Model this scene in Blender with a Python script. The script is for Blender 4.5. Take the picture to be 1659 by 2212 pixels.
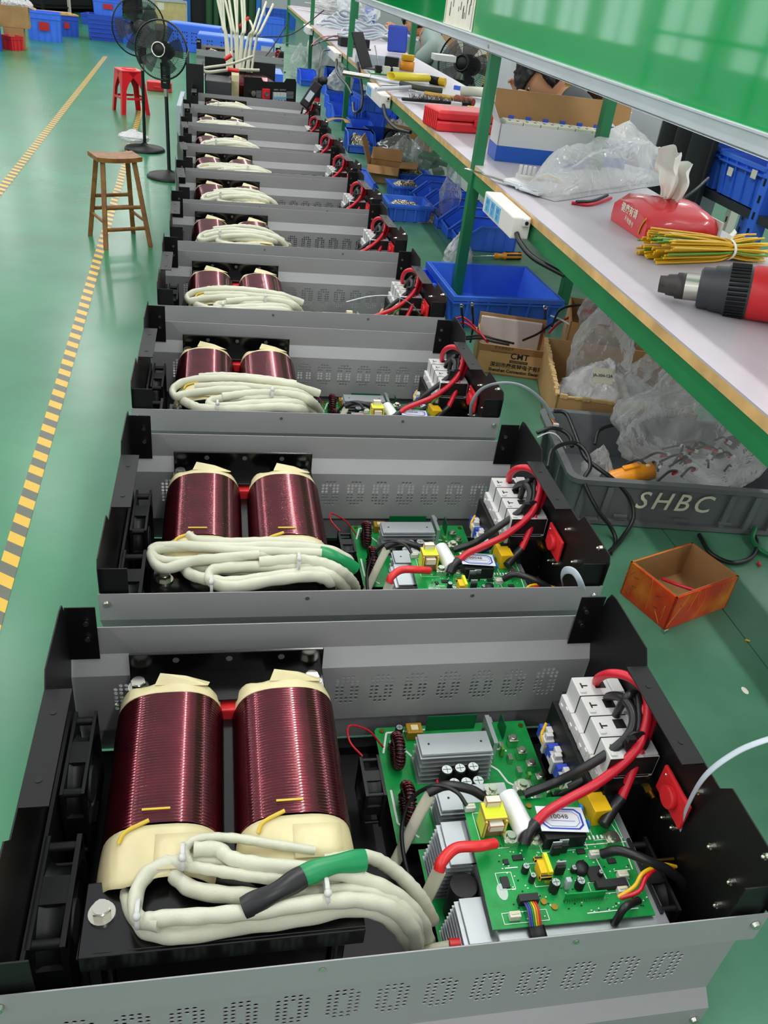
import bpy, bmesh, math, random
from mathutils import Matrix, Vector, noise
from math import sin, cos, pi, radians as RAD
for o in list(bpy.data.objects): bpy.data.objects.remove(o)
SC = bpy.context.scene; COL = SC.collection
# ---------------------------------------------------------------- camera
F, PITCH, YAW, ROLL = 1773.4, 0.57852, 0.23623, 0.13445
CAM = Vector((-0.19735, -0.80228, 1.79048))
def cam_rows():
    cy, sy = cos(YAW), sin(YAW)
    f = Vector((sy*cos(PITCH), cy*cos(PITCH), -sin(PITCH))); r = Vector((cy, -sy, 0)); u = r.cross(f)
    c, s = cos(ROLL), sin(ROLL)
    return c*r+s*u, -s*r+c*u, f
RX, RU, RF = cam_rows()
cam = bpy.data.objects.new('camera', bpy.data.cameras.new('camera')); COL.objects.link(cam)
m3 = Matrix((RX, RU, -RF)).transposed()
cam.matrix_world = Matrix.Translation(CAM) @ m3.to_4x4()
cam.data.sensor_fit = 'HORIZONTAL'; cam.data.sensor_width = 36; cam.data.lens = F/1659*36
cam.data.clip_start = 0.02; cam.data.clip_end = 200
SC.camera = cam
# ---------------------------------------------------------------- world, exposure
SC.view_settings.view_transform = 'Standard'; SC.view_settings.look = 'None'
SC.view_settings.exposure = 0.0; SC.view_settings.gamma = 1; SC.view_settings.use_curve_mapping = False
W = bpy.data.worlds.new('world'); SC.world = W; W.use_nodes = True
W.node_tree.nodes['Background'].inputs[0].default_value = (0.95, 0.98, 1.0, 1)
W.node_tree.nodes['Background'].inputs[1].default_value = 0.84
LAMP_POWER = 10.5      # watts of each tube lamp
# tube lamps hang in rows along y; (x, y) of each 1.2 m tube, z = 3.1
LAMP_ROWS = [(-4.2, 3.0), (-1.9, 3.0), (0.25, 3.05), (2.6, 3.0)]
LAMP_YS = [-1.9, 0.1, 2.1, 4.1, 6.6, 9.4, 12.6, 16.0, 20.0]
for lx, lz in LAMP_ROWS:
    for ly in LAMP_YS:
        L = bpy.data.lights.new('tube_light', 'AREA'); L.shape = 'RECTANGLE'; L.size = 0.05; L.size_y = 1.2
        L.energy = LAMP_POWER*(1.0 if ly < 9 else 1.8); L.color = (1, 0.985, 0.96)
        lo = bpy.data.objects.new('tube_light', L); COL.objects.link(lo); lo.location = (lx, ly, lz-0.03)
# ---------------------------------------------------------------- pixel -> world
def ray(u, v): return RX*((u-829.5)/F) - RU*((v-1106)/F) + RF
def WZ(u, v, z): d = ray(u, v); return CAM + d*((z-CAM.z)/d.z)
def WX(u, v, x): d = ray(u, v); return CAM + d*((x-CAM.x)/d.x)
def WY(u, v, y): d = ray(u, v); return CAM + d*((y-CAM.y)/d.y)
MAT_Z, BENCH_Z, RAIL_X = 0.855, 1.30, 0.60
# ---------------------------------------------------------------- materials
def lin(h):
    h = h.lstrip('#'); c = [int(h[i:i+2], 16)/255 for i in (0, 2, 4)]
    return tuple(x/12.92 if x <= .04045 else ((x+.055)/1.055)**2.4 for x in c)+(1,)
MATS = {}
def mat(name, hexc, rough=.5, metal=0., bump=0., bscale=200., var=0., vscale=6., hex2=None, coat=0., trans=0., alpha=1., spec=.5, emit=0., bdist=.002):
    if name in MATS: return MATS[name]
    m = bpy.data.materials.new(name); m.use_nodes = True; nt = m.node_tree; b = nt.nodes['Principled BSDF']
    b.inputs['Base Color'].default_value = lin(hexc); b.inputs['Roughness'].default_value = rough; b.inputs['Metallic'].default_value = metal
    b.inputs['Specular IOR Level'].default_value = spec
    if coat: b.inputs['Coat Weight'].default_value = coat; b.inputs['Coat Roughness'].default_value = .04
    if trans: b.inputs['Transmission Weight'].default_value = trans
    if alpha < 1: b.inputs['Alpha'].default_value = alpha
    if emit: b.inputs['Emission Color'].default_value = lin(hexc); b.inputs['Emission Strength'].default_value = emit
    tc = nt.nodes.new('ShaderNodeTexCoord')
    if var or hex2:
        n = nt.nodes.new('ShaderNodeTexNoise'); n.inputs['Scale'].default_value = vscale; n.inputs['Detail'].default_value = 5
        nt.links.new(tc.outputs['Object'], n.inputs['Vector'])
        r = nt.nodes.new('ShaderNodeValToRGB'); r.color_ramp.elements[0].position = .35 if not name.startswith('orange_pr') else .48; r.color_ramp.elements[1].position = .68 if not name.startswith('orange_pr') else .78
        c = lin(hexc); c2 = lin(hex2) if hex2 else tuple(min(1, x*(1+var)) for x in c[:3])+(1,)
        r.color_ramp.elements[0].color = c if hex2 else tuple(x*(1-var) for x in c[:3])+(1,); r.color_ramp.elements[1].color = c2
        nt.links.new(n.outputs['Fac'], r.inputs['Fac']); nt.links.new(r.outputs['Color'], b.inputs['Base Color'])
    if bump:
        n = nt.nodes.new('ShaderNodeTexNoise'); n.inputs['Scale'].default_value = bscale; n.inputs['Detail'].default_value = 3
        nt.links.new(tc.outputs['Object'], n.inputs['Vector'])
        bp = nt.nodes.new('ShaderNodeBump'); bp.inputs['Strength'].default_value = bump; bp.inputs['Distance'].default_value = bdist
        nt.links.new(n.outputs['Fac'], bp.inputs['Height']); nt.links.new(bp.outputs['Normal'], b.inputs['Normal'])
    MATS[name] = m; return m
def plastic_film(name, op=.22, tint='ffffff'):
    if name in MATS: return MATS[name]
    m = bpy.data.materials.new(name); m.use_nodes = True; nt = m.node_tree; nt.nodes.clear(); N = nt.nodes.new
    out = N('ShaderNodeOutputMaterial'); mix = N('ShaderNodeMixShader'); tr = N('ShaderNodeBsdfTransparent'); pr = N('ShaderNodeBsdfPrincipled')
    tr.inputs['Color'].default_value = (.93, .95, .95, 1)
    pr.inputs['Base Color'].default_value = lin(tint); pr.inputs['Roughness'].default_value = .09; pr.inputs['Specular IOR Level'].default_value = .9
    tc = N('ShaderNodeTexCoord'); n1 = N('ShaderNodeTexNoise'); n1.inputs['Scale'].default_value = 13; n1.inputs['Detail'].default_value = 3; n1.inputs['Distortion'].default_value = 1.2
    nt.links.new(tc.outputs['Object'], n1.inputs['Vector'])
    bp = N('ShaderNodeBump'); bp.inputs['Strength'].default_value = 1.0; bp.inputs['Distance'].default_value = .02
    nt.links.new(n1.outputs['Fac'], bp.inputs['Height']); nt.links.new(bp.outputs['Normal'], pr.inputs['Normal'])
    fr = N('ShaderNodeLayerWeight'); fr.inputs['Blend'].default_value = .35; nt.links.new(bp.outputs['Normal'], fr.inputs['Normal'])
    ad = N('ShaderNodeMath'); ad.operation = 'MULTIPLY_ADD'; ad.inputs[1].default_value = .55; ad.inputs[2].default_value = op; ad.use_clamp = True
    nt.links.new(fr.outputs['Fresnel'], ad.inputs[0]); nt.links.new(ad.outputs[0], mix.inputs[0])
    nt.links.new(tr.outputs[0], mix.inputs[1]); nt.links.new(pr.outputs[0], mix.inputs[2]); nt.links.new(mix.outputs[0], out.inputs[0])
    MATS[name] = m; return m
def hazard_mat():
    m = bpy.data.materials.new('hazard_tape'); m.use_nodes = True; nt = m.node_tree; b = nt.nodes['Principled BSDF']; N = nt.nodes.new
    tc = N('ShaderNodeTexCoord'); sp = N('ShaderNodeSeparateXYZ'); nt.links.new(tc.outputs['Object'], sp.inputs[0])
    a = N('ShaderNodeMath'); a.operation = 'MULTIPLY_ADD'; a.inputs[1].default_value = .75
    nt.links.new(sp.outputs['X'], a.inputs[0]); nt.links.new(sp.outputs['Y'], a.inputs[2])
    f = N('ShaderNodeMath'); f.operation = 'DIVIDE'; f.inputs[1].default_value = .115; nt.links.new(a.outputs[0], f.inputs[0])
    g = N('ShaderNodeMath'); g.operation = 'FRACT'; nt.links.new(f.outputs[0], g.inputs[0])
    h = N('ShaderNodeMath'); h.operation = 'GREATER_THAN'; h.inputs[1].default_value = .5; nt.links.new(g.outputs[0], h.inputs[0])
    nz = N('ShaderNodeTexNoise'); nz.inputs['Scale'].default_value = 14; nt.links.new(tc.outputs['Object'], nz.inputs['Vector'])
    mx = N('ShaderNodeMix'); mx.data_type = 'RGBA'; nt.links.new(h.outputs[0], mx.inputs[0])
    mx.inputs[6].default_value = lin('5b6152'); mx.inputs[7].default_value = lin('e0b52e'); nt.links.new(mx.outputs[2], b.inputs['Base Color'])
    b.inputs['Roughness'].default_value = .35; MATS['hazard'] = m; return m
# ---------------------------------------------------------------- geometry collector
def T(x=0, y=0, z=0): return Matrix.Translation((x, y, z))
def Rz(a): return Matrix.Rotation(a, 4, 'Z')
def Rx(a): return Matrix.Rotation(a, 4, 'X')
def Ry(a): return Matrix.Rotation(a, 4, 'Y')
def smooth_path(pts, k=6):
    P = [Vector(p) for p in pts]
    if len(P) < 3: return P
    Q = [P[0]*2-P[1]]+P+[P[-1]*2-P[-2]]; out = []
    for i in range(1, len(Q)-2):
        a, b, c, d = Q[i-1:i+3]
        for j in range(k):
            t = j/k
            out.append(.5*((2*b)+(c-a)*t+(2*a-5*b+4*c-d)*t*t+(3*b-3*c+d-a)*t**3))
    out.append(P[-1]); return out
class G:
    def __init__(s, M=None): s.v = []; s.f = []; s.mi = []; s.sm = []; s.M = M or Matrix()
    def add(s, vs, fs, M=None, m=0, sm=False):
        MM = s.M @ M if M is not None else s.M; n = len(s.v)
        s.v += [MM @ Vector(p) for p in vs]; s.f += [tuple(i+n for i in f) for f in fs]
        s.mi += [m]*len(fs); s.sm += [sm]*len(fs); return s
    def box(s, c, d, M=None, m=0, rz=0, taper=1.0):
        x, y, z = [k/2 for k in d]; t = taper
        vs = [(-x*t, -y*t, -z), (x*t, -y*t, -z), (x*t, y*t, -z), (-x*t, y*t, -z), (-x, -y, z), (x, -y, z), (x, y, z), (-x, y, z)]
        K = T(*c) @ Rz(rz); K = M @ K if M is not None else K
        return s.add(vs, [(0, 3, 2, 1), (4, 5, 6, 7), (0, 1, 5, 4), (1, 2, 6, 5), (2, 3, 7, 6), (3, 0, 4, 7)], K, m)
    def bb(s, a, b, M=None, m=0):
        return s.box([(a[i]+b[i])/2 for i in range(3)], [abs(b[i]-a[i]) for i in range(3)], M, m)
    def cyl(s, p0, p1, r0, r1=None, n=16, m=0, M=None, caps=True, sm=True):
        p0, p1 = Vector(p0), Vector(p1); r1 = r0 if r1 is None else r1; d = (p1-p0).normalized()
        u = d.orthogonal().normalized(); w = d.cross(u); vs = []
        for p, r in ((p0, r0), (p1, r1)):
            vs += [p+(u*cos(2*pi*i/n)+w*sin(2*pi*i/n))*r for i in range(n)]
        s.add(vs, [(i, (i+1) % n, n+(i+1) % n, n+i) for i in range(n)], M, m, sm)
        if caps: s.add(vs, [tuple(range(n))[::-1], tuple(range(n, 2*n))], M, m)
        return s
    def tube(s, pts, r, n=8, m=0, M=None, k=6, flat=None, closed=False):
        P = smooth_path(pts, k) if k else [Vector(p) for p in pts]
        if closed: P = P[:-1] if (P[0]-P[-1]).length < 1e-6 else P
        L = len(P); vs = []; up = None
        for i, p in enumerate(P):
            d = (P[(i+1) % L]-P[i-1]) if closed else (P[min(i+1, L-1)]-P[max(i-1, 0)])
            d = d.normalized() if d.length > 1e-9 else Vector((0, 0, 1))
            if up is None: up = d.orthogonal() if flat is None else Vector(flat)
            up = up-d*up.dot(d); up = up.normalized() if up.length > 1e-6 else d.orthogonal().normalized()
            w = d.cross(up); rr = r(i/(L-1)) if callable(r) else r
            ra, rb = rr if isinstance(rr, tuple) else (rr, rr)
            vs += [p+up*(cos(2*pi*j/n)*ra)+w*(sin(2*pi*j/n)*rb) for j in range(n)]
        fs = []
        for i in range(L if closed else L-1):
            a, b = i*n, ((i+1) % L)*n
            fs += [(a+j, a+(j+1) % n, b+(j+1) % n, b+j) for j in range(n)]
        s.add(vs, fs, M, m, True)
        if not closed: s.add(vs, [tuple(range(n))[::-1], tuple(range((L-1)*n, L*n))], M, m)
        return s
    def lathe(s, prof, n=24, M=None, m=0, cap=True, sm=True):
        vs = [(r*cos(2*pi*j/n), r*sin(2*pi*j/n), z) for r, z in prof for j in range(n)]
        fs = [(i*n+j, i*n+(j+1) % n, (i+1)*n+(j+1) % n, (i+1)*n+j) for i in range(len(prof)-1) for j in range(n)]
        s.add(vs, fs, M, m, sm)
        if cap:
            if prof[0][0] > 1e-5: s.add(vs, [tuple(range(n))[::-1]], M, m)
            k = (len(prof)-1)*n
            if prof[-1][0] > 1e-5: s.add(vs, [tuple(range(k, k+n))], M, m)
        return s
    def prism(s, poly, z0, z1, M=None, m=0):
        n = len(poly); vs = [(x, y, z0) for x, y in poly]+[(x, y, z1) for x, y in poly]
        return s.add(vs, [tuple(range(n))[::-1], tuple(range(n, 2*n))]+[(i, (i+1) % n, n+(i+1) % n, n+i) for i in range(n)], M, m)
    def sheet(s, path, w0, w1, t, M=None, m=0):
        """folded strip: path of (a,b) points swept along third axis w0..w1, thickness t (built double sided)"""
        P = [Vector((a, b, 0)) for a, b in path]; nn = []
        for i in range(len(P)):
            d = (P[min(i+1, len(P)-1)]-P[max(i-1, 0)]).normalized(); nn.append(Vector((-d.y, d.x, 0))*t)
        loop = [p for p in P]+[P[i]+nn[i] for i in range(len(P)-1, -1, -1)]; n = len(loop)
        vs = [(p.x, p.y, w0) for p in loop]+[(p.x, p.y, w1) for p in loop]
        L = len(P); fs = [(i, (i+1) % n, n+(i+1) % n, n+i) for i in range(n)]
        for i in range(L-1):
            q = (i, i+1, n-2-i, n-1-i); fs.append(q[::-1]); fs.append(tuple(k+n for k in q))
        return s.add(vs, fs, M, m)
    def sphere(s, c, r, n=12, M=None, m=0, sc=(1, 1, 1)):
        prof = [(abs(sin(pi*i/n))*r if 0 < i < n else 1e-6, -cos(pi*i/n)*r) for i in range(n+1)]
        K = T(*c) @ Matrix.Diagonal((*sc, 1)); K = M @ K if M is not None else K
        return s.lathe(prof, n*2, K, m, False)
    def grid(s, fn, nu, nv, M=None, m=0, sm=True):
        vs = [fn(i/nu, j/nv) for j in range(nv+1) for i in range(nu+1)]; k = nu+1
        return s.add(vs, [(j*k+i, j*k+i+1, (j+1)*k+i+1, (j+1)*k+i) for j in range(nv) for i in range(nu)], M, m, sm)
    def build(s, name, mats, parent=None, bevel=0, solid=0):
        me = bpy.data.meshes.new(name); me.from_pydata([tuple(p) for p in s.v], [], s.f)
        mats = mats if isinstance(mats, (list, tuple)) else [mats]
        for mm in mats: me.materials.append(mm)
        me.polygons.foreach_set('material_index', s.mi); me.polygons.foreach_set('use_smooth', s.sm)
        if bevel or solid:
            bm = bmesh.new(); bm.from_mesh(me)
            if solid:
                bmesh.ops.recalc_face_normals(bm, faces=bm.faces); bmesh.ops.solidify(bm, geom=bm.faces[:], thickness=solid)
            if bevel:
                bmesh.ops.remove_doubles(bm, verts=bm.verts, dist=1e-6)
                ed = [e for e in bm.edges if len(e.link_faces) == 2 and e.calc_face_angle(0) > .6]
                bmesh.ops.bevel(bm, geom=ed, offset=bevel, segments=2, affect='EDGES', profile=.5)
            bm.to_mesh(me); bm.free()
        me.update()
        o = bpy.data.objects.new(name, me); COL.objects.link(o)
        if parent is not None: o.parent = parent
        return o
def tag(o, label, cat, group=None, kind=None):
    o['label'] = label; o['category'] = cat
    if group: o['group'] = group
    if kind: o['kind'] = kind
    return o
def thing(name, label, cat, loc=(0, 0, 0), rz=0, group=None):
    o = bpy.data.objects.new(name, None); COL.objects.link(o); o.location = loc; o.rotation_euler = (0, 0, rz); o.empty_display_size = .05
    return tag(o, label, cat, group)
def struct(o, label=None):
    o['kind'] = 'structure'
    if label: o['label'] = label
    return o
CH = {}
def copy_tree(o, parent=None, skip=()):
    c = o.copy(); COL.objects.link(c)
    if parent is not None: c.parent = parent
    for ch in [x for x in bpy.data.objects if x.parent == o]:
        if ch.name.split('.')[0] not in skip: copy_tree(ch, c)
    return c
def text_mesh(name, body, size, M, material, parent=None, ext=.0004, shear=0, spacing=1.0, bold=0):
    cu = bpy.data.curves.new(name, 'FONT'); cu.body = body; cu.size = size; cu.extrude = ext; cu.align_x = 'CENTER'; cu.align_y = 'CENTER'
    cu.shear = shear; cu.space_character = spacing; cu.offset = bold; cu.resolution_u = 3
    tmp = bpy.data.objects.new('tmp', cu); COL.objects.link(tmp)
    dg = bpy.context.evaluated_depsgraph_get(); me = bpy.data.meshes.new_from_object(tmp.evaluated_get(dg))
    bpy.data.objects.remove(tmp); me.name = name; me.materials.clear(); me.materials.append(material)
    me.transform(M)
    o = bpy.data.objects.new(name, me); COL.objects.link(o)
    if parent is not None: o.parent = parent
    return o
def frame_from(p, ex, ez):
    ex = Vector(ex).normalized(); ez = Vector(ez).normalized(); ey = ez.cross(ex)
    M = Matrix((ex, ey, ez)).transposed().to_4x4(); M.translation = Vector(p); return M
# ================================================================ palette
M_ = dict(
 floor=mat('floor_epoxy', '2f8057', .27, bump=.25, bscale=9, var=.14, vscale=1.6, spec=.55),
 esd=mat('green_esd_mat', '43795c', .40, bump=.25, bscale=22, hex2='5d9176', vscale=5, spec=.4),
 green=mat('green_paint', '1f7a44', .42, bump=.1, bscale=60, var=.12, vscale=8),
 postg=mat('green_post_paint', '187044', .38, var=.1, vscale=8),
 benchtop=mat('white_laminate', 'b4afb5', .38, var=.025, vscale=9),
 wood=mat('wood_edge', 'd2aa6c', .5, var=.22, vscale=14, bump=.2, bscale=60),
 alu=mat('brushed_aluminium', 'c6ccd0', .42, .35, bump=.15, bscale=120, var=.08, vscale=4),
 panel=mat('green_gloss_panel', '009a4c', .06, coat=.35, spec=.6, var=.05, vscale=2),
 paper=mat('paper', 'e6e1cf', .6, var=.04, vscale=10), ink=mat('ink', '4b4a46', .6),
 grey=mat('grey_powder_coat', '9a9a9b', .42, .12, bump=.12, bscale=1400, spec=.5),
 black=mat('black_powder_coat', '0a0a0b', .45, .0, bump=.12, bscale=900, spec=.35),
 blackgloss=mat('black_gloss_steel', '080809', .18, .2, spec=.7),
 blackp=mat('black_plastic', '141517', .45, spec=.35), darkp=mat('dark_grey_plastic', '35373b', .42),
 wire=mat('maroon_enamel_wire', '57131f', .2, .8, var=.2, vscale=30, coat=.55),
 tape=mat('cream_tape', 'd9cd9f', .38, var=.08, vscale=20), kraft=mat('kraft_core_paper', 'd2a64c', .55, var=.2, vscale=40),
 sleeve=mat('white_fibre_sleeve', 'cfcfba', .42, bump=.5, bscale=900, var=.05, vscale=22, bdist=.0006),
 red=mat('red_cable', 'c8172c', .35), blk=mat('black_cable', '18191b', .38), redp=mat('red_plastic', 'd4252c', .4),
 redtube=mat('red_shrink', 'd8272a', .33), greentube=mat('green_shrink', '0f8a50', .35), whitewire=mat('white_wire', 'e8e8e8', .35),
 greyflat=mat('grey_ribbon', 'b5bfc8', .35), pcb=mat('pcb_green', '0d8a3e', .28, hex2='12a24c', vscale=40, coat=.3),
 silk=mat('pcb_silkscreen', 'e8f0ea', .5), sink=mat('heatsink_aluminium', 'b9bec2', .35, .7, bump=.1, bscale=90),
 steel=mat('zinc_steel', 'd6d4c8', .22, 1.0), brass=mat('brass', 'a8823a', .3, 1.0), white=mat('white_plastic', 'cdcdca', .4),
 ivory=mat('ivory_plastic', 'd9d9c8', .45), yellow=mat('yellow_plastic', 'e8bb12', .4), lime=mat('lime_tape', 'd6df2c', .35),
 blue=mat('blue_plastic', '4279f2', .36, var=.06, vscale=5), bluedk=mat('dark_blue_plastic', '2c58cc', .4),
 bluelt=mat('sky_blue', '66b3d6', .4), navy=mat('blue_print', '2748b8', .45), cartonblue=mat('carton_blue', '1755b5', .4),
 cardboard=mat('cardboard', 'b08a58', .75, bump=.2, bscale=60, var=.1, vscale=6), cardin=mat('cardboard_inside', 'a37b4d', .8, var=.1, vscale=6),
 cartonw=mat('white_carton', 'cfd0d0', .45, var=.02), orange=mat('orange_print', 'dd3a14', .35, hex2='f5961e', vscale=11, coat=.3),
 orangep=mat('orange_plastic', 'f09a1e', .35), foam=mat('white_foam', 'cdc3bf', .8, bump=.3, bscale=150),
 shbc=mat('grey_bin_plastic', '6a6e70', .42, var=.07, vscale=5), skin=mat('skin', 'c08a68', .5, bump=.1, bscale=80), hair=mat('black_hair', '16110f', .5, bump=.6, bscale=60),
 woodst=mat('stool_wood', '9a6a35', .5, hex2='7a4c22', vscale=18, bump=.2, bscale=70), stoolred=mat('red_stool_plastic', 'd8202c', .3),
 wallw=mat('wall_paint', 'd8dcdc', .7), dark=mat('dark_cloth', '23282a', .8, bump=.3, bscale=60), screw=mat('metal_screws', 'b0aa98', .3, 1.0, var=.5, vscale=90, bump=1, bscale=90),
 ygwire=mat('yellow_green_wire', 'e0b010', .35), gwire=mat('green_wire', '5aa03a', .35), amber=mat('amber_tape', 'a07818', .3),
 film=plastic_film('clear_film', .12), film2=plastic_film('milky_film', .5), film3=plastic_film('glossy_bag_film', .34), lampw=mat('lamp_tube', 'ffffff', .4, emit=9.0),
 pane=mat('window_daylight', 'eef6ff', .3, emit=1.6), tissue=mat('tissue_paper', 'f2efe8', .8, bump=.3, bscale=60),
 capblue=mat('blue_ceramic', '1e7fd0', .3), capsl=mat('capacitor_top', 'd0d4d6', .25, .8), chip=mat('chip_black', '141416', .5),
)
hazard_mat()
# ================================================================ room
def plane(name, a, b, c, d, m, label=None):
    g = G().add([a, b, c, d], [(0, 1, 2, 3)]); return struct(g.build(name, m), label)
plane('floor', (-8, -6, 0), (8, -6, 0), (8, 33, 0), (-8, 33, 0), M_['floor'], 'glossy green epoxy workshop floor')
g = G().bb((-8, 33, 0), (8, 33.2, 4.6)); struct(g.build('wall_back', M_['wallw']))
g = G().bb((8, -6, 0), (8.2, 33, 4.6)); struct(g.build('wall_right', M_['wallw']))
# left wall with window openings between piers
WINY = [(-3.2+3.3*i, -3.2+3.3*i+2.3) for i in range(11)]
g = G(); g.bb((-8.2, -6, 0), (-8, 33.2, .95)); g.bb((-8.2, -6, 2.9), (-8, 33.2, 4.6)); py = -6
for a, b in WINY: g.bb((-8.2, py, .95), (-8, a, 2.9)); py = b
g.bb((-8.2, py, .95), (-8, 33.2, 2.9)); struct(g.build('wall_left', M_['wallw']))
for i, (a, b) in enumerate(WINY):
    w = thing('window_%d' % (i+1), 'white framed daylight window in the left wall', 'window'); w['kind'] = 'structure'; del w['category']
    G().bb((-8.12, a, .95), (-8.1, b, 2.9)).build('pane', M_['pane'], w)
    f = G()
    for y in (a, (a+b)/2, b): f.bb((-8.13, y-.03, .95), (-7.99, y+.03, 2.9))
    for z in (.95, 2.3, 2.9): f.bb((-8.13, a, z-.03), (-7.99, b, z+.03))
    for k in range(1, 16):
        f.cyl((-8.05, a+(b-a)*k/16, .95), (-8.05, a+(b-a)*k/16, 2.3), .008, n=6)
    f.build('window_frame', M_['white'], w)
def tube_lamp():
    r = thing('ceiling_light', 'tube lamp', 'lamp', (0, 0, 0), 0, 'tube lamps over the workshop')
    G().box((0, 0, .03), (.12, 1.26, .035)).build('housing', M_['white'], r, bevel=.005)
    G().cyl((-.03, -.6, 0), (-.03, .6, 0), .013, n=10).cyl((.03, -.6, 0), (.03, .6, 0), .013, n=10).build('tube', M_['lampw'], r)
    G().cyl((0, -.5, .04), (0, -.5, 1.5), .004, n=6).cyl((0, .5, .04), (0, .5, 1.5), .004, n=6).build('suspension_wire', M_['steel'], r)
    return r
tl = tube_lamp(); first = True
for lx, lz in LAMP_ROWS:
    for ly in LAMP_YS:
        o = tl if first else copy_tree(tl); first = False; o.location = (lx, ly, lz)
        o['label'] = 'hanging tube lamp %s, %s from the front' % (('in the row over the far left benches', 'in the row over the aisle', 'in the row over the inverters', 'in the row right of the bench')[[q[0] for q in LAMP_ROWS].index(lx)], ('first', 'second', 'third', 'fourth', 'fifth', 'sixth', 'seventh', 'eighth', 'ninth')[LAMP_YS.index(ly)])
# hazard tapes on the floor
def tape(p0, p1, w, name, label):
    p0, p1 = Vector(p0), Vector(p1); d = p1-p0; L = d.length
    r = G().add([(-w/2, 0, 0), (w/2, 0, 0), (w/2, L, 0), (-w/2, L, 0)], [(0, 1, 2, 3)]).build(name, MATS['hazard'])
    r.location = (p0.x, p0.y, .0015); r.rotation_euler = (0, 0, math.atan2(-d.x, d.y)); return tag(r, label, 'floor tape', kind='structure')
a = WZ(17, 1230, 0); b = WZ(297, 262, 0); tape(a+(a-b)*.5, b+(b-a)*.16, .058, 'floor_tape', 'yellow and black hazard tape on the floor close to the inverter row')
a = WZ(0, 412, 0); b = WZ(228, 122, 0); tape(a+(a-b)*.5, b, .075, 'floor_tape', 'yellow and black hazard tape running further left across the floor')
# ================================================================ long work table
YT0, YT1 = -1.4, 11.5
t = thing('work_table', 'long low work table with green rubber mat carrying the inverter row', 'table', (0, 0, 0))
G().bb((-.30, YT0, .815), (1.32, YT1, .848)).build('tabletop', M_['wood'], t, bevel=.003)
mt = G(); XS = WZ(1563, 1318, MAT_Z).x
for y0, y1 in ((YT0, 3.4), (3.404, 7.2), (7.204, YT1)):
    mt.bb((-.302, y0, .848), (XS-.0015, y1, MAT_Z)); mt.bb((XS+.0015, y0, .848), (1.322, y1, MAT_Z))
mt.build('rubber_mat', M_['esd'], t)
G().bb((-.29, YT0, .755), (-.26, YT1, .815)).bb((1.28, YT0, .755), (1.31, YT1, .815)).build('apron', M_['green'], t)
for y in (-1.3, 1.97, 4.95, 8.05, 11.3):
    for x in (-.25, 1.25): G().bb((x-.02, y-.02, 0), (x+.02, y+.02, .755)).build('leg', M_['postg'], t, bevel=.002)
# raised white bench with posts
b = thing('assembly_bench', 'white topped assembly bench on green steel frame raised above the green mat', 'workbench', (0, 0, 0))
BX0, BX1, BY0, BY1 = RAIL_X+.012, 1.165, -.9, 11.4
G().bb((BX0, BY0, BENCH_Z-.004), (BX1, BY1, BENCH_Z)).build('laminate_top', M_['benchtop'], b)
G().bb((BX0, BY0, BENCH_Z-.024), (BX1, BY1, BENCH_Z-.004)).build('wood_edge', M_['wood'], b)
fr = G(); z0, z1 = BENCH_Z-.069, BENCH_Z-.025
fr.bb((BX0+.004, BY0, z0), (BX0+.034, BY1, z1)); fr.bb((BX1-.05, BY0, z0), (BX1-.02, BY1, z1))
for y in (-.8, 1.93, 4.75, 8.0, 11.2): fr.bb((BX0+.034, y-.015, z0), (BX1-.05, y+.015, z1))
fr.build('steel_frame', M_['green'], b)
RX2 = 1.03
PYA = WX(757, 80, RAIL_X+.02).y
for y in (-.82, 1.97, PYA, 8.05, 11.3):
    G().bb((RAIL_X+.007, y-.018, MAT_Z), (RAIL_X+.041, y+.016, 2.3)).build('post', M_['postg'], b, bevel=.002)
    G().bb((RX2-.018, y-.018, MAT_Z), (RX2+.018, y+.018, 2.35)).build('post', M_['postg'], b, bevel=.002)
YA, YB = -.9, 5.0
rl = G(); rl.bb((RAIL_X-.006, YA, 1.622), (RAIL_X-.002, YB, 1.652)); rl.bb((RAIL_X-.006, YA, 1.622), (RAIL_X+.02, YB, 1.626)); rl.bb((RAIL_X-.010, YA, 1.650), (RAIL_X+.004, YB, 1.655))
rl.build('aluminium_rail', M_['alu'], b, bevel=.0008)
G().bb((RAIL_X-.003, -.9, 1.655), (RAIL_X+.002, .744, 2.3)).bb((RAIL_X+.0022, .70, 1.655), (RAIL_X+.006, YB, 2.3)).build('gloss_board', M_['panel'], b)
G().cyl((RAIL_X-.0065, 1.95, 1.637), (RAIL_X-.009, 1.95, 1.637), .005, n=12).build('rail_screw', M_['steel'], b)
pz = thing('work_instruction_sheet', 'cream printed work sheet fixed on the glossy green board', 'paper', (0, 0, 0))
p = G().bb((RAIL_X-.0015, 2.2, 1.657), (RAIL_X+.001, 2.61, 1.93)); p.build('sheet', M_['paper'], pz)
ik = G(); random.seed(4)
for k in range(26):
    y = 2.24+random.random()*.32; z = 1.665+random.random()*.22
    ik.bb((RAIL_X-.0022, y, z), (RAIL_X-.0015, y+.004+random.random()*.008, z+.01+random.random()*.05))
for y in (2.215, 2.59): ik.bb((RAIL_X-.0022, y, 1.662), (RAIL_X-.0015, y+.003, 1.92))
ik.build('print_marks', M_['ink'], pz)
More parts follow.
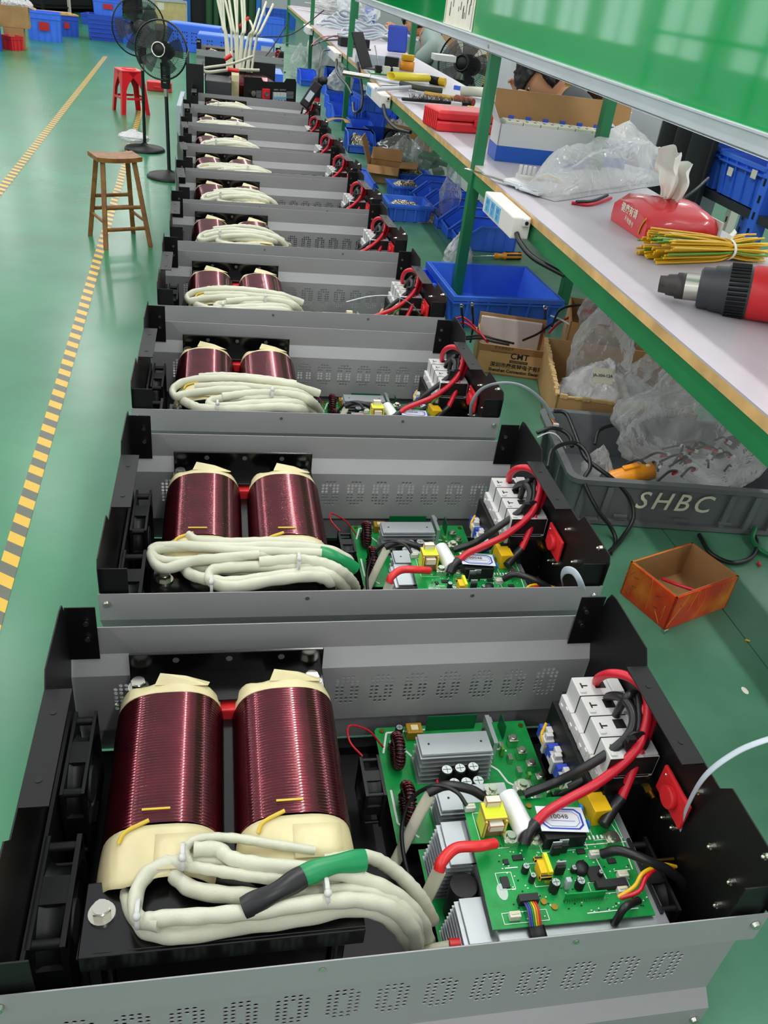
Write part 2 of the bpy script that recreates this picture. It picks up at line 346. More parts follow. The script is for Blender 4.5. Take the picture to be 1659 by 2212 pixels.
# second line on the left of the aisle (seen mirrored in the board)
b2 = thing('assembly_bench', 'second green framed bench line across the aisle', 'workbench', (-5.2, 0, 0))
G().bb((-.5, -3, .78), (.6, 12, .81)).build('laminate_top', M_['benchtop'], b2)
g = G()
for y in (-2.9, 0, 3, 6, 9, 11.9):
    for x in (-.45, .55): g.bb((x-.025, y-.025, 0), (x+.025, y+.025, 2.2))
g.bb((.53, -3, .70), (.58, 12, .78)); g.bb((.53, -3, 1.5), (.58, 12, 1.54)); g.bb((-.45, -3, 1.5), (.55, 12, 1.52)); g.build('steel_frame', M_['green'], b2)
# ================================================================ inverter units
UN = {1: (-.0413, -.6229, .0033), 2: (0, .0884, .0002), 3: (-.0063, .8427, .0018), 4: (.0104, 1.6156, .019), 5: (.0129, 2.3796, .0378), 6: (.0189, 3.0852, .071),
      7: (.0127, 3.784, .0939), 8: (-.0113, 4.4669, .0718), 9: (-.0312, 5.2163, .0556), 10: (-.0088, 6.0149, .0241)}
def UM(n): x, y, w = UN[n]; return T(x*.7, y*.7, MAT_Z) @ Rz(w)
OFF = Vector((-.19735+.28192*.7, -.80228+1.14611*.7, 0))
def L(n, u, v, z): return UM(n).inverted() @ WZ(u, v, MAT_Z+z)
def LP(n, pts): return [L(n, *p) for p in pts]
D = .4357
def panel_mesh():
    """perforated folded side sheet, 1.2 mm thick; outer side towards +y; real holes with walls"""
    g = G(); x0, x1, t_ = -.352, .352, .0012
    def strip(a, b):
        for o in (0, t_): g.add([(x0, a[0]-o, a[1]), (x1, a[0]-o, a[1]), (x1, b[0]-o, b[1]), (x0, b[0]-o, b[1])], [(0, 1, 2, 3)])
        for x in (x0, x1): g.add([(x, a[0], a[1]), (x, a[0]-t_, a[1]), (x, b[0]-t_, b[1]), (x, b[0], b[1])], [(0, 1, 2, 3)])
    P = [(0, .225), (0, .181), (-.015, .157)]
    for a, b in zip(P[:-1], P[1:]): strip(a, b)
    P = [(-.015, .058), (0, .044), (0, .004)]
    for a, b in zip(P[:-1], P[1:]): strip(a, b)
    for z in (.225, .004): g.add([(x0, 0, z), (x1, 0, z), (x1, -t_, z), (x0, -t_, z)], [(0, 1, 2, 3)])
    def q(xa, xb, za, zb):
        if xb-xa > 1e-6:
            for o in (0, t_): g.add([(xa, -.015-o, zb), (xb, -.015-o, zb), (xb, -.015-o, za), (xa, -.015-o, za)], [(0, 1, 2, 3)])
    pc, zt = .0068, .1425; zb = zt-8*pc
    q(x0, x1, zt, .157); q(x0, x1, .058, zb); px = x0
    for i in range(13):
        cx = -.284+i*.048; xa = cx-2.5*pc; q(px, xa, zb, zt); px = xa+5*pc
        for r in range(8):
            for c in range(5):
                hole = (r in (0, 7) and c in (1, 2, 3)) or (r in (1, 6)) or (2 <= r <= 5 and c != 2)
                ax, bx = xa+c*pc, xa+(c+1)*pc; tz, bz = zt-r*pc, zt-(r+1)*pc
                if not hole: q(ax, bx, bz, tz); continue
                mx, mz, R = (ax+bx)/2, (tz+bz)/2, .0027; h = pc/2
                sq = [(h, 0), (h, h), (0, h), (-h, h), (-h, 0), (-h, -h), (0, -h), (h, -h)]; n = len(g.v)
                vs = []
                for o in (0, t_): vs += [(mx+a, -.015-o, mz+b) for a, b in sq]+[(mx+R*cos(k*pi/4), -.015-o, mz+R*sin(k*pi/4)) for k in range(8)]
                g.add(vs, [(k, 8+k, 8+(k+1) % 8, (k+1) % 8) for k in range(8)]+[(16+k, 24+k, 24+(k+1) % 8, 16+(k+1) % 8) for k in range(8)]+[(8+k, 24+k, 24+(k+1) % 8, 8+(k+1) % 8) for k in range(8)])
    q(px, x1, zb, zt)
    return g
def unit_side_panels(t):
    g = panel_mesh(); o = g.build('rear_panel', M_['grey'], t); o.location = (0, D, 0); 
    me = o.data; me.transform(Matrix.Identity(4))
    f = bpy.data.objects.new('front_panel', me.copy()); f.data.transform(Rz(pi)); COL.objects.link(f); f.parent = t
    for oo in (o, f):
        pass
    s = G()
    for x in (-.342, .342):
        for y, d in ((-.0005, -1), (D+.0005, 1)):
            s.cyl((x, y, .209), (x, y+d*.0035, .209), .0052, .004, n=10)
            s.cyl((x, y, .022), (x, y+d*.0035, .022), .0052, .004, n=10)
    for x in (-.08, .155):
        for y, d in ((-.0004, -1), (D+.0004, 1)): s.cyl((x, y, .213), (x, y+d*.001, .213), .003, n=8)
    s.build('panel_screws', M_['steel'], t)
PLATE = [(.004, .0), (.004, .044), (.018, .058), (.018, .157), (.004, .181), (.004, .226), (-.001, .228), (-.002, .268), (.004, .279), (.103, .279), (.117, .261),
         (.298, .261), (.311, .279), (.405, .279), (.418, .276), (.425, .262), (D-.004, .226), (D-.004, .181), (D-.018, .157), (D-.018, .058), (D-.004, .044), (D-.004, 0)]
def end_plate(t, s):
    M = Matrix(((0, 0, s, 0), (1, 0, 0, 0), (0, 1, 0, 0), (0, 0, 0, 1)))  # (a=y,b=z,c)-> x=s*c
    g = G()
    g.prism(PLATE, .3485, .350, M)
    o = g.build('left_end_plate' if s < 0 else 'right_end_plate', M_['black'], t)
    f = G(); f.bb((s*.322, .150, .2595), (s*.3495, .298, .2612))
    for y in (.18, .265): f.cyl((s*.336, y, .2613), (s*.336, y, .2618), .0035, n=10, m=1)
    f.build('top_flange', [M_['black'], M_['blackp']], o)
    G().bb((s*.314, D-.0065, .178), (s*.3495, D-.005, .262)).build('corner_tab', M_['black'], o); G().bb((s*.314, .0055, .19), (s*.3495, .007, .262)).build('corner_tab', M_['black'], o)
    for z in (.213, .238): G().cyl((s*.326, D-.0075, z), (s*.326, D-.010, z), .0035, n=10).build('tab_screw', M_['steel'], o)
    G().cyl((s*.328, .0072, .236), (s*.328, .009, .236), .003, n=8).build('tab_screw', M_['steel'], o)
    return o
def fan(t, name, cy, size, x0, x1, ztop, m):
    h = size/2; zc = ztop-h; g = G(); n = 40
    # two square flanges with circular hole, barrel ring and corner posts
    def flange(xa, xb):
        for x in (xa, xb):
            vs = []; 
            for k in range(n):
                a = 2*pi*k/n; c, s_ = cos(a), sin(a); q = 1/max(abs(c), abs(s_)); vs.append((x, cy+c*q*h, zc+s_*q*h))
            vs += [(x, cy+cos(2*pi*k/n)*h*.94, zc+sin(2*pi*k/n)*h*.94) for k in range(n)]
            g.add(vs, [(k, (k+1) % n, n+(k+1) % n, n+k) for k in range(n)])
        for y0, y1, z0, z1 in ((-h, h, h, h), (-h, h, -h, -h), (-h, -h, -h, h), (h, h, -h, h)):
            g.add([(xa, cy+y0, zc+z0), (xb, cy+y0, zc+z0), (xb, cy+y1, zc+z1), (xa, cy+y1, zc+z1)], [(0, 1, 2, 3)])
    w = x1-x0; flange(x0, x0+w*.14); flange(x1-w*.14, x1)
    prof = [(h*.96, x0), (h*.96, x0+w*.14), (h*.90, x0+w*.3), (h*.90, x1-w*.3), (h*.96, x1-w*.14), (h*.96, x1), (h*.93, x1), (h*.87, x1-w*.3), (h*.87, x0+w*.3), (h*.93, x0)]
    MX = T(0, cy, zc) @ Ry(pi/2) @ Rz(0)
    g.lathe(prof, 40, MX, cap=False)
    for a in (-1, 1):
        for b in (-1, 1): g.cyl((x0, cy+a*h*.86, zc+b*h*.86), (x1, cy+a*h*.86, zc+b*h*.86), h*.085, n=10)
    # gussets
    for a in (0, pi/2, pi, 3*pi/2):
        g.box((0, 0, 0), (w*.9, h*.5, h*.1), T((x0+x1)/2, cy, zc) @ Rx(a) @ T(0, 0, h*.91))
    o = g.build(name, m, t)
    b = G(); K = T((x0+x1)/2, cy, zc) @ Ry(pi/2); b.lathe([(h*.36, -w*.42), (h*.36, w*.42)], 24, K)
    for k in range(7):
        a0 = 2*pi*k/7
        def blade(u, v, a0=a0):
            r = h*(.34+.5*u); a = a0+.75*(v-.5)+.18*u; return Vector((r*cos(a), r*sin(a), (v-.5)*w*.62))
        b.grid(blade, 5, 5, K); 
    b.build('impeller', M_['darkp'], o)
    return o
def superell(w, h, k, n, e=3.2):
    a = 2*pi*k/n; c, s_ = cos(a), sin(a); return (abs(c)**(2/e)*w/2*(1 if c > 0 else -1), abs(s_)**(2/e)*h/2*(1 if s_ > 0 else -1))
def coil(t, cx, detail=True):
    w, h, zc, y0, y1 = .124, .130, .136, .166, .346
    n = 44; nw = 46; seg = 4 if detail else 1; rings = []; g = G(); random.seed(int(cx*1000))
    N = nw*seg; vs = []
    for i in range(N+1):
        y = y0+(y1-y0)*i/N; rr = .0011*abs(sin(pi*i/seg)) if detail else 0
        if i % seg == 0: jit = random.uniform(-.0003, .0003)
        for k in range(n):
            x, z = superell(w+2*rr+jit, h+2*rr+jit, k, n, 2.7); 
            vs.append((cx+x, y+.0022*sin(k*.14+i*.01), zc+z))
    g.add(vs, [(i*n+k, i*n+(k+1) % n, (i+1)*n+(k+1) % n, (i+1)*n+k) for i in range(N) for k in range(n)], sm=True)
    o = g.build('winding', M_['wire'], t)
    # cream insulation ends
    def sleeve_(nm, ya, yb, droop, grow):
        g = G(); m_ = 8; vs = []
        for i in range(m_+1):
            u = i/m_; y = ya+(yb-ya)*u
            for k in range(n):
                x, z = superell(w-.001+grow*sin(pi*min(u*1.2, 1)*.5), h-.001+grow*u, k, n, 2.9)
                vs.append((cx+x, y+.003*sin(k*.7+cx*50)*u, zc+z-droop*u*u+.0015*sin(k*1.3)*u))
        g.add(vs, [(i*n+k, i*n+(k+1) % n, (i+1)*n+(k+1) % n, (i+1)*n+k) for i in range(m_) for k in range(n)], sm=True)
        g.build(nm, M_['tape'], o, solid=.0008)
    sleeve_('insulation', .166, .112, .012, .004); sleeve_('insulation', .345, .366, .004, .0)
    # paper flap on the rear end
    fl = G().add([(cx-.018, .358, .2005), (cx+.044, .360, .195), (cx+.046, .370, .190), (cx+.018, .371, .201), (cx-.012, .370, .208)], [(0, 1, 2, 3, 4)])
    fl.build('paper_flap', M_['tape'], o, solid=.001)
    ft = G(); ft.grid(lambda u, v: Vector((cx-.005+.05*u, .118+.036*v, .2015-.0030*u*u-.004*(1-v))), 4, 3); ft.build('paper_flap', M_['tape'], o, solid=.0008)
    kp = G()
    for q in range(3): kp.tube([(cx-.05+.006*q, .126-.008*q, .15), (cx-.052+.006*q, .112-.006*q, .12), (cx-.048, .108-.004*q, .085)], (.0012 if q else .0016, .014), 8, flat=(0, 1, 0))
    kp.cyl((cx-.028, .118, .165), (cx-.028, .098, .155), .010, n=10)
    kp.build('kraft_core', M_['kraft'], o)
    g = G(); g.box((cx-.006, .183, .2025), (.028, .0022, .0012)); g.tube([(cx-.012, .17, .2025), (cx-.034, .160, .200), (cx-.040, .150, .196)], (.0022, .0012), 6)
    g.build('binding_tie', mat('tie_yellow', 'd8b63a', .5), o)
    return o
def transformer(t, detail=True):
    tr = G(); tr.bb((-.286, .10, .006), (-.034, .385, .10)); tr.bb((-.29, .075, .006), (-.03, .10, .03)); tr.bb((-.165, .11, .03), (-.145, .36, .15))
    c = tr.build('transformer_core', M_['blackgloss'], t, bevel=.002)
    G().bb((-.166, .345, .08), (-.146, .378, .166)).build('red_spacer', M_['redp'], t, bevel=.002)
    for cx in (-.2245, -.089): coil(t, cx, detail)
    br = G(); br.bb((-.292, .055, .170), (-.030, .125, .174)); br.bb((-.292, .052, .150), (-.030, .056, .174)); br.bb((-.292, .055, .03), (-.285, .06, .17))
    f = br.build('front_clamp', M_['blackgloss'], t, bevel=.0012)
    rr = G(); rr.bb((-.276, .355, .170), (-.036, .405, .174)); rr.bb((-.276, .402, .158), (-.036, .406, .2085))
    r = rr.build('rear_clamp', M_['blackgloss'], t, bevel=.0012)
    for x in (-.22, -.155, -.09): G().cyl((x, .4015, .198), (x, .4012, .198), .0042, n=12).build('clamp_hole', mat('hole_grey', '4a4b4d', .6), r)
    for (x, y, p) in ((-.275, .092, f), (-.048, .092, f), (-.264, .380, r), (-.052, .380, r)):
        bo = G(); bo.cyl((x, y, .174), (x, y, .1765), .0125, n=20); bo.cyl((x, y, .1765), (x, y, .185), .0092, n=6, sm=False); bo.cyl((x, y, .185), (x, y, .1865), .0078, n=16)
        bo.cyl((x, y, .03), (x, y, .170), .004, n=8); bo.build('clamp_bolt', M_['steel'], p)
# cable bundles per variant, (pixel u, v, height over mat) in the frame of the unit it was read from
B1 = (1, [
 ([(262, 1888, .150), (268, 1930, .165), (290, 1975, .178), (322, 2012, .182), (400, 2020, .184), (520, 2000, .186), (640, 1985, .186), (760, 1962, .184), (830, 1975, .175), (872, 2015, .13), (890, 2050, .05)], .0092),
 ([(345, 1995, .200), (300, 1985, .197), (292, 1945, .192), (312, 1895, .192), (360, 1868, .192), (430, 1862, .194), (540, 1880, .194), (650, 1905, .192), (760, 1920, .190), (845, 1945, .18), (890, 1990, .15), (912, 2040, .06)], .0088),
 ([(312, 1990, .198), (360, 1983, .204), (450, 1978, .206), (560, 1968, .208), (680, 1950, .208), (780, 1945, .202), (850, 1965, .185), (890, 2010, .14), (902, 2060, .05)], .0088),
 ([(282, 1830, .186), (330, 1850, .190), (395, 1868, .197), (460, 1880, .203), (560, 1895, .206), (660, 1905, .208)], .0066),
 ([(410, 1868, .200), (400, 1835, .203), (430, 1812, .206), (500, 1810, .205), (580, 1822, .203), (680, 1838, .198)], .006),
 ([(420, 1835, .207), (470, 1835, .208), (500, 1855, .209), (560, 1868, .212), (680, 1880, .212), (770, 1895, .205), (850, 1930, .185), (905, 1985, .14), (925, 2040, .06)], .0088),
 ([(375, 1890, .185), (420, 1922, .188), (520, 1935, .192), (640, 1938, .194), (760, 1925, .195), (840, 1945, .182), (885, 1990, .15), (895, 2045, .06)], .0095),
 ([(700, 1860, .190), (790, 1850, .188), (850, 1880, .17), (905, 1935, .14), (935, 1990, .08)], .008),
], [(298, 1975, .203), (395, 1850, .207), (705, 1925, .212)], [((526, 1962, .212), (590, 1930, .221), (655, 1893, .223), 'blk', .0105), ((650, 1894, .222), (720, 1868, .223), (788, 1858, .218), 'greentube', .0105)])
B2 = (2, [
 ([(695, 1195, .205), (600, 1195, .206), (500, 1205, .206), (420, 1212, .204), (360, 1228, .202), (332, 1215, .200), (333, 1190, .200), (400, 1180, .205), (500, 1183, .207), (600, 1180, .208), (700, 1187, .208), (745, 1205, .195), (762, 1225, .17)], .0085),
 ([(408, 1157, .200), (430, 1168, .204), (500, 1172, .207), (600, 1170, .208), (680, 1178, .206)], .0078),
 ([(695, 1195, .212), (600, 1192, .211), (500, 1188, .209), (400, 1180, .207), (335, 1182, .203), (332, 1200, .200), (370, 1212, .202), (470, 1205, .206), (560, 1198, .21)], .0075),
 ([(392, 1218, .19), (410, 1240, .19), (450, 1252, .192), (500, 1258, .192), (600, 1245, .196), (680, 1235, .198), (720, 1248, .19), (745, 1272, .14), (750, 1290, .05)], .0095),
 ([(700, 1225, .2), (620, 1225, .198), (520, 1225, .196), (460, 1232, .196), (455, 1255, .196), (500, 1268, .197), (600, 1252, .2), (680, 1245, .2), (715, 1258, .18), (728, 1280, .1)], .0092),
 ([(560, 1215, .205), (640, 1210, .208), (700, 1218, .205), (740, 1238, .19), (762, 1262, .14), (770, 1285, .05)], .0095),
 ([(340, 1215, .19), (390, 1215, .18), (420, 1228, .185), (520, 1230, .187), (600, 1232, .188), (690, 1228, .19), (735, 1250, .17), (757, 1280, .08)], .0095),
], [(457, 1262, .206), (645, 1212, .214)], [((690, 1192, .212), (730, 1205, .205), (768, 1228, .18), 'greentube', .0095)])
B3 = (3, [
 ([(640, 850, .2), (560, 843, .205), (480, 842, .206), (410, 850, .203), (378, 856, .2), (376, 838, .2), (410, 822, .204), (480, 818, .208), (560, 822, .21), (630, 832, .208), (690, 850, .19)], .0085),
 ([(430, 815, .2), (480, 812, .204), (560, 818, .205), (640, 830, .2)], .0085),
 ([(390, 862, .19), (410, 873, .192), (440, 883, .194), (520, 885, .196), (600, 880, .197), (650, 885, .19), (668, 895, .12)], .0098),
 ([(640, 862, .198), (560, 862, .197), (480, 862, .197), (452, 870, .196), (470, 880, .198), (560, 872, .2), (640, 872, .198), (675, 890, .15), (682, 900, .1)], .0095),
 ([(480, 858, .203), (560, 850, .206), (640, 855, .205), (675, 870, .19), (692, 892, .12)], .0095),
 ([(420, 835, .207), (500, 832, .211), (570, 838, .212), (640, 846, .21), (672, 862, .19)], .0075),
], [(470, 878, .207), (588, 848, .215)], [])
B4 = (5, [
 ([(620, 533, .17), (600, 515, .195), (560, 503, .205), (500, 497, .208), (450, 503, .206), (432, 512, .2), (436, 520, .198), (480, 512, .206), (540, 510, .21), (590, 520, .2)], .0088),
 ([(625, 530, .12), (590, 522, .19), (540, 517, .2), (490, 515, .2), (470, 522, .197), (500, 529, .2), (560, 530, .19)], .0092),
 ([(610, 530, .13), (570, 510, .2), (520, 503, .212), (470, 505, .214), (440, 512, .208)], .0085),
 ([(460, 495, .205), (520, 490, .209), (570, 497, .205), (612, 520, .17)], .0085),
], [(475, 505, .216)], [])
def cables(t, var):
    n, paths, ties, caps = var
    for i, (pts, r) in enumerate(paths):
        random.seed(i*7+n); ph = random.random()*6
        P = LP(n, pts)
        if var[0] == 5: P = [Vector((p.x, p.y, p.z)) for p in P]
        g = G().tube(P, lambda u, r=r, ph=ph: (r*(1+.07*sin(u*90+ph)), r*(.78+.06*sin(u*70+ph))), 12, k=8, flat=(0, 0, 1))
        g.build('sleeved_cable', M_['sleeve'], t)
    for p in ties:
        g = G(); c = L(n, *p); g.lathe([(.0125, -.002), (.0135, 0), (.0125, .002)], 14, T(*c) @ Ry(pi/2)); g.sphere((c.x, c.y-.008, c.z+.010), .004, 6); g.build('cable_tie', M_['white'], t)
    for a, b_, c, mm, r in caps:
        P = LP(n, [a, b_, c]); G().tube(P, lambda u, r=r: (r*(.95+.1*sin(u*9)), r*.8), 12, k=8).build('shrink_sleeve', M_[mm], t)
def lead(t, name, n, pts, r, m, nn=10, flat=None):
    return G().tube(LP(n, pts), r, nn, k=8, flat=flat).build(name, M_[m] if isinstance(m, str) else m, t)
def breaker(t):
    g = G(); x0, x1 = .282, .345
    for k in range(4):
        y0 = .210+k*.0335; y1 = y0+.0330
        g.bb((x0, y0, .165), (x1, y1, .200)); g.bb((x0-.006, y0, .150), (x1-.004, y1, .170)); 
        g.bb((x1-.018, y0+.002, .1995), (x1-.002, y1-.002, .2035)); g.bb((x0+.002, y0+.004, .1995), (x0+.010, y0+.008, .2025))
        g.bb((x0-.0075, y0+.006, .158), (x0, y0+.013, .168)); g.bb((x0-.0075, y0+.020, .152), (x0, y0+.027, .160))
    o = g.build('circuit_breaker', M_['white'], t, bevel=.0012)
    d = G()
    for k in range(4):
        y0 = .210+k*.0335; d.bb((x0+.026, y0+.012, .1997), (x0+.040, y0+.026, .2006)); d.bb((x0+.007, y0+.013, .1997), (x0+.009, y0+.022, .2004)); d.bb((x0+.009, y0+.016, .1997), (x0+.016, y0+.018, .2004))
        d.bb((x1-.002, y0-.0005, .17), (x1-.0635, y0+.0002, .2003))
    d.build('terminal_openings', M_['chip'], o)
    G().bb((x0-.012, .205, .095), (x0+.0, .350, .150)).bb((x0, .20, .03), (x1, .352, .165)).build('breaker_bracket', M_['black'], t)
    for k in range(4):
        y0 = .213+k*.0335; w = G().bb((x0-.026, y0, .098), (x0-.012, y0+.020, .112)).bb((x0-.024, y0+.003, .085), (x0-.014, y0+.010, .120)).bb((x0-.020, y0+.010, .112), (x0-.012, y0+.020, .120))
        c = w.build('terminal_clip', M_['white'], t, bevel=.001); G().bb((x0-.0262, y0+.019, .098), (x0-.0118, y0+.027, .117)).bb((x0-.0265, y0+.012, .106), (x0-.0255, y0+.018, .113)).build('blue_clamp', M_['navy'], c)
    V = 1
    lead(o, 'red_cable', V, [(1288, 1482, .190), (1292, 1466, .215), (1318, 1455, .240), (1358, 1462, .252), (1392, 1492, .250), (1400, 1540, .235), (1385, 1600, .215), (1350, 1645, .195), (1290, 1692, .172), (1225, 1728, .158), (1180, 1755, .15), (1158, 1778, .143)], .0058, 'red')
    lead(o, 'red_cable', V, [(1355, 1620, .19), (1372, 1570, .215), (1395, 1530, .235), (1412, 1518, .24), (1413, 1545, .228), (1385, 1620, .20), (1366, 1665, .175), (1342, 1724, .15)], .0058, 'red')
    lead(o, 'black_cable', V, [(1308, 1516, .190), (1318, 1504, .21), (1345, 1508, .228), (1367, 1540, .228), (1362, 1580, .215), (1330, 1615, .2), (1260, 1660, .17), (1200, 1690, .14), (1132, 1716, .125)], .0058, 'blk')
    lead(o, 'black_cable', V, [(1326, 1556, .19), (1338, 1530, .215), (1355, 1504, .235), (1375, 1500, .235), (1382, 1540, .23), (1372, 1590, .21), (1330, 1640, .18), (1270, 1680, .14), (1215, 1710, .12), (1203, 1722, .11)], .0052, 'blk')
    lead(o, 'earth_wire', V, [(1400, 1600, .20), (1398, 1640, .17), (1385, 1700, .13), (1360, 1740, .10)], .0022, 'ygwire')
    lead(o, 'earth_wire', V, [(1365, 1610, .20), (1330, 1660, .175), (1290, 1690, .16), (1250, 1710, .13), (1240, 1750, .10)], .0024, 'gwire')
    lead(o, 'earth_wire', V, [(1212, 1628, .09), (1185, 1618, .10), (1170, 1590, .11), (1180, 1562, .12)], .0022, 'ygwire')
    c = L(1, 1375, 1605, .212); G().lathe([(.0155, -.0018), (.0165, 0), (.0155, .0018)], 16, T(*c) @ Rx(pi/2*.8)).box((c.x-.012, c.y-.004, c.z+.012), (.010, .007, .006)).build('cable_tie', M_['blackp'], o)
    lead(o, 'shrink_sleeve', V, [(1158, 1778, .143), (1140, 1800, .138), (1132, 1822, .13)], .0072, 'blk')
    lead(o, 'shrink_sleeve', V, [(1342, 1722, .15), (1325, 1745, .142), (1303, 1782, .134)], .0072, 'blk')
    return o
def ring_lug(g, p, m=0):
    g.cyl(p, (p[0], p[1], p[2]+.0015), .0085, n=16, m=m); g.cyl((p[0], p[1], p[2]+.0015), (p[0], p[1], p[2]+.006), .0058, .005, n=14, m=m); g.box((p[0], p[1], p[2]-.006), (.017, .013, .012), m=m)
def right_side(t):
    x = .3475
    for (u, v) in ((1450, 1672), (1460, 1787), (1440, 1765), (1542, 1828), (1585, 1905), (1555, 1955), (1515, 1710), (1660, 1850)):
        p = UM(1).inverted() @ WX(u, v, x-.0289); G().cyl((x+.001, p.y, p.z), (x-.004, p.y, p.z), .0042, .0036, n=10).sphere((x-.006, p.y, p.z), .0022, 5).build('plate_screw', M_['steel'], t)
    p = UM(1).inverted() @ WX(1460, 1720, x-.03)
    r = G(); r.box((x-.004, p.y, p.z), (.005, .060, .040)); r.cyl((x-.006, p.y, p.z), (x-.014, p.y, p.z), .014, n=20); r.build('red_terminal_base', M_['redp'], t, bevel=.002)
    k = G(); a = L(1, 1402, 1690, .155); k.bb((a.x-.012, a.y-.002, a.z-.03), (x-.006, a.y+.002, a.z+.01)); 
    k.cyl((a.x-.004, a.y-.003, a.z), (a.x-.004, a.y-.016, a.z), .008, n=6, sm=False); k.cyl((a.x-.004, a.y-.016, a.z), (a.x-.004, a.y-.024, a.z), .004, n=10)
    k.build('terminal_bracket', M_['brass'], t); k = G(); a = L(1, 1500, 1855, .12); k.bb((a.x-.06, a.y-.002, a.z-.03), (x-.001, a.y+.001, a.z+.005)); k.cyl((a.x, a.y-.003, a.z-.008), (a.x, a.y-.018, a.z-.008), .008, n=6, sm=False)
    k.cyl((a.x, a.y-.018, a.z-.008), (a.x, a.y-.028, a.z-.008), .004, n=10); k.build('terminal_bracket', M_['brass'], t)
    lf = G(); f0 = L(1, 1370, 1850, .10); lf.build if 0 else None
    fan(t, 'exhaust_fan', .115, .092, .305, .330, .118, M_['blackp'])
    fan(t, 'exhaust_fan', .055, .0, .305, .330, .118, M_['blackp']) if 0 else None
    h = G(); h.tube([Vector((.24, .05, .07)), Vector((.29, .03, .09)), Vector((.335, .02, .06))], .006, 8)
    lead(t, 'sensor_cable', 1, [(1300, 1845, .135), (1340, 1838, .15), (1400, 1860, .15), (1450, 1885, .135), (1490, 1930, .10), (1498, 1990, .04)], .0055, 'blk')
    lead(t, 'sensor_cable', 1, [(1340, 1940, .135), (1380, 1925, .14), (1395, 1895, .145), (1420, 1875, .14), (1455, 1880, .13)], .0026, 'red')
    lead(t, 'sensor_cable', 1, [(1335, 1938, .135), (1370, 1915, .142), (1390, 1885, .148), (1430, 1868, .14), (1460, 1872, .13)], .0022, 'ygwire')
    lead(t, 'sensor_cable', 1, [(1380, 1945, .135), (1350, 1960, .14), (1330, 1990, .12), (1310, 2020, .08)], .0042, 'blk')
    lead(t, 'battery_cable', 1, [(1440, 1835, .08), (1460, 1800, .09), (1440, 1765, .10), (1380, 1750, .10), (1340, 1770, .08)], .0065, 'blk')
# ================================================================ circuit boards inside the inverter
def heatsink_h(t, x0, x1, y0, y1, z0, z1, name='heatsink', fins=6):
    g = G(); g.bb((x0, y0, z1-.003), (x1, y1, z1))
    for k in range(fins):
        z = z0+(z1-.006-z0)*k/(fins-1); g.bb((x0-.002*((k+1) % 2), y0-.002-.0012*(fins-k), z), (x1+.001, y1, z+.0012))
    g.bb((x0+.004, (y0+y1)/2, z0), (x1-.004, y1-.001, z1-.0015)); 
    for x in (x0+.012, x1-.012): g.cyl((x, (y0+y1)/2, z1), (x, (y0+y1)/2, z1+.0004), .0016, n=8, m=1)
    return g.build(name, [M_['sink'], M_['chip']], t)
def heatsink_v(t, x0, x1, y0, y1, z0, z1, name='heatsink', fins=8):
    g = G(); g.bb((x0, y0, z1-.003), (x1, y1, z1)); g.bb((x1-.008, y0, z0), (x1, y1, z1))
    for k in range(fins):
        z = z0+(z1-.006-z0)*k/(fins-1); g.bb((x0-.004-.0010*(fins-k), y0-.001, z), (x1-.006, y1, z+.0012))
    return g.build(name, M_['sink'], t)
def ecap(p, x, y, z, r, h, name='capacitor'):
    g = G(); g.lathe([(r*.95, 0), (r, .001), (r, h*.8), (r*.93, h*.85), (r, h*.9), (r, h-.001), (r*.9, h)], 18, T(x, y, z)); g.cyl((x, y, z+h), (x, y, z+h+.0004), r*.82, n=18, m=1)
    g.box((x, y, z+h+.0006), (r*1.3, r*.06, .0003), m=0); g.box((x, y, z+h+.0006), (r*.06, r*1.3, .0003), m=0)
    return g.build(name, [M_['chip'], M_['capsl']], p)
def board(t, name, poly, z):
    g = G().prism(poly, z, z+.0016); return g.build(name, M_['pcb'], t)
def toroid(p, c, R, r, name='choke_coil'):
    """ring standing with its axis along x, wound with wire"""
    g = G(); pts = [Vector((c[0], c[1]+R*cos(a), c[2]+R*sin(a))) for a in [2*pi*k/24 for k in range(24)]]
    g.tube(pts, r*.8, 10, k=0, closed=True, m=1)
    nt_ = 26; P = []
    for k in range(nt_*10+1):
        a = pi*.1+2*pi*.88*k/(nt_*10); b = 2*pi*k/10; rr = R+r*cos(b); P.append(Vector((c[0]+r*sin(b), c[1]+rr*cos(a), c[2]+rr*sin(a))))
    g.tube(P, .0014, 5, k=0); return g.build(name, [M_['wire'], M_['chip']], p)
def silkscreen(p, z, lines, w=.002):
    g = G()
    for pts in lines:
        for a, b in zip(pts[:-1], pts[1:]):
            a, b = Vector((*a, z)), Vector((*b, z)); d = b-a
            if d.length < 1e-6: continue
            n = Vector((-d.y, d.x, 0)).normalized()*w/2; g.add([a-n, b-n, b+n, a+n], [(0, 1, 2, 3)])
    return g.build('silkscreen', M_['silk'], p)
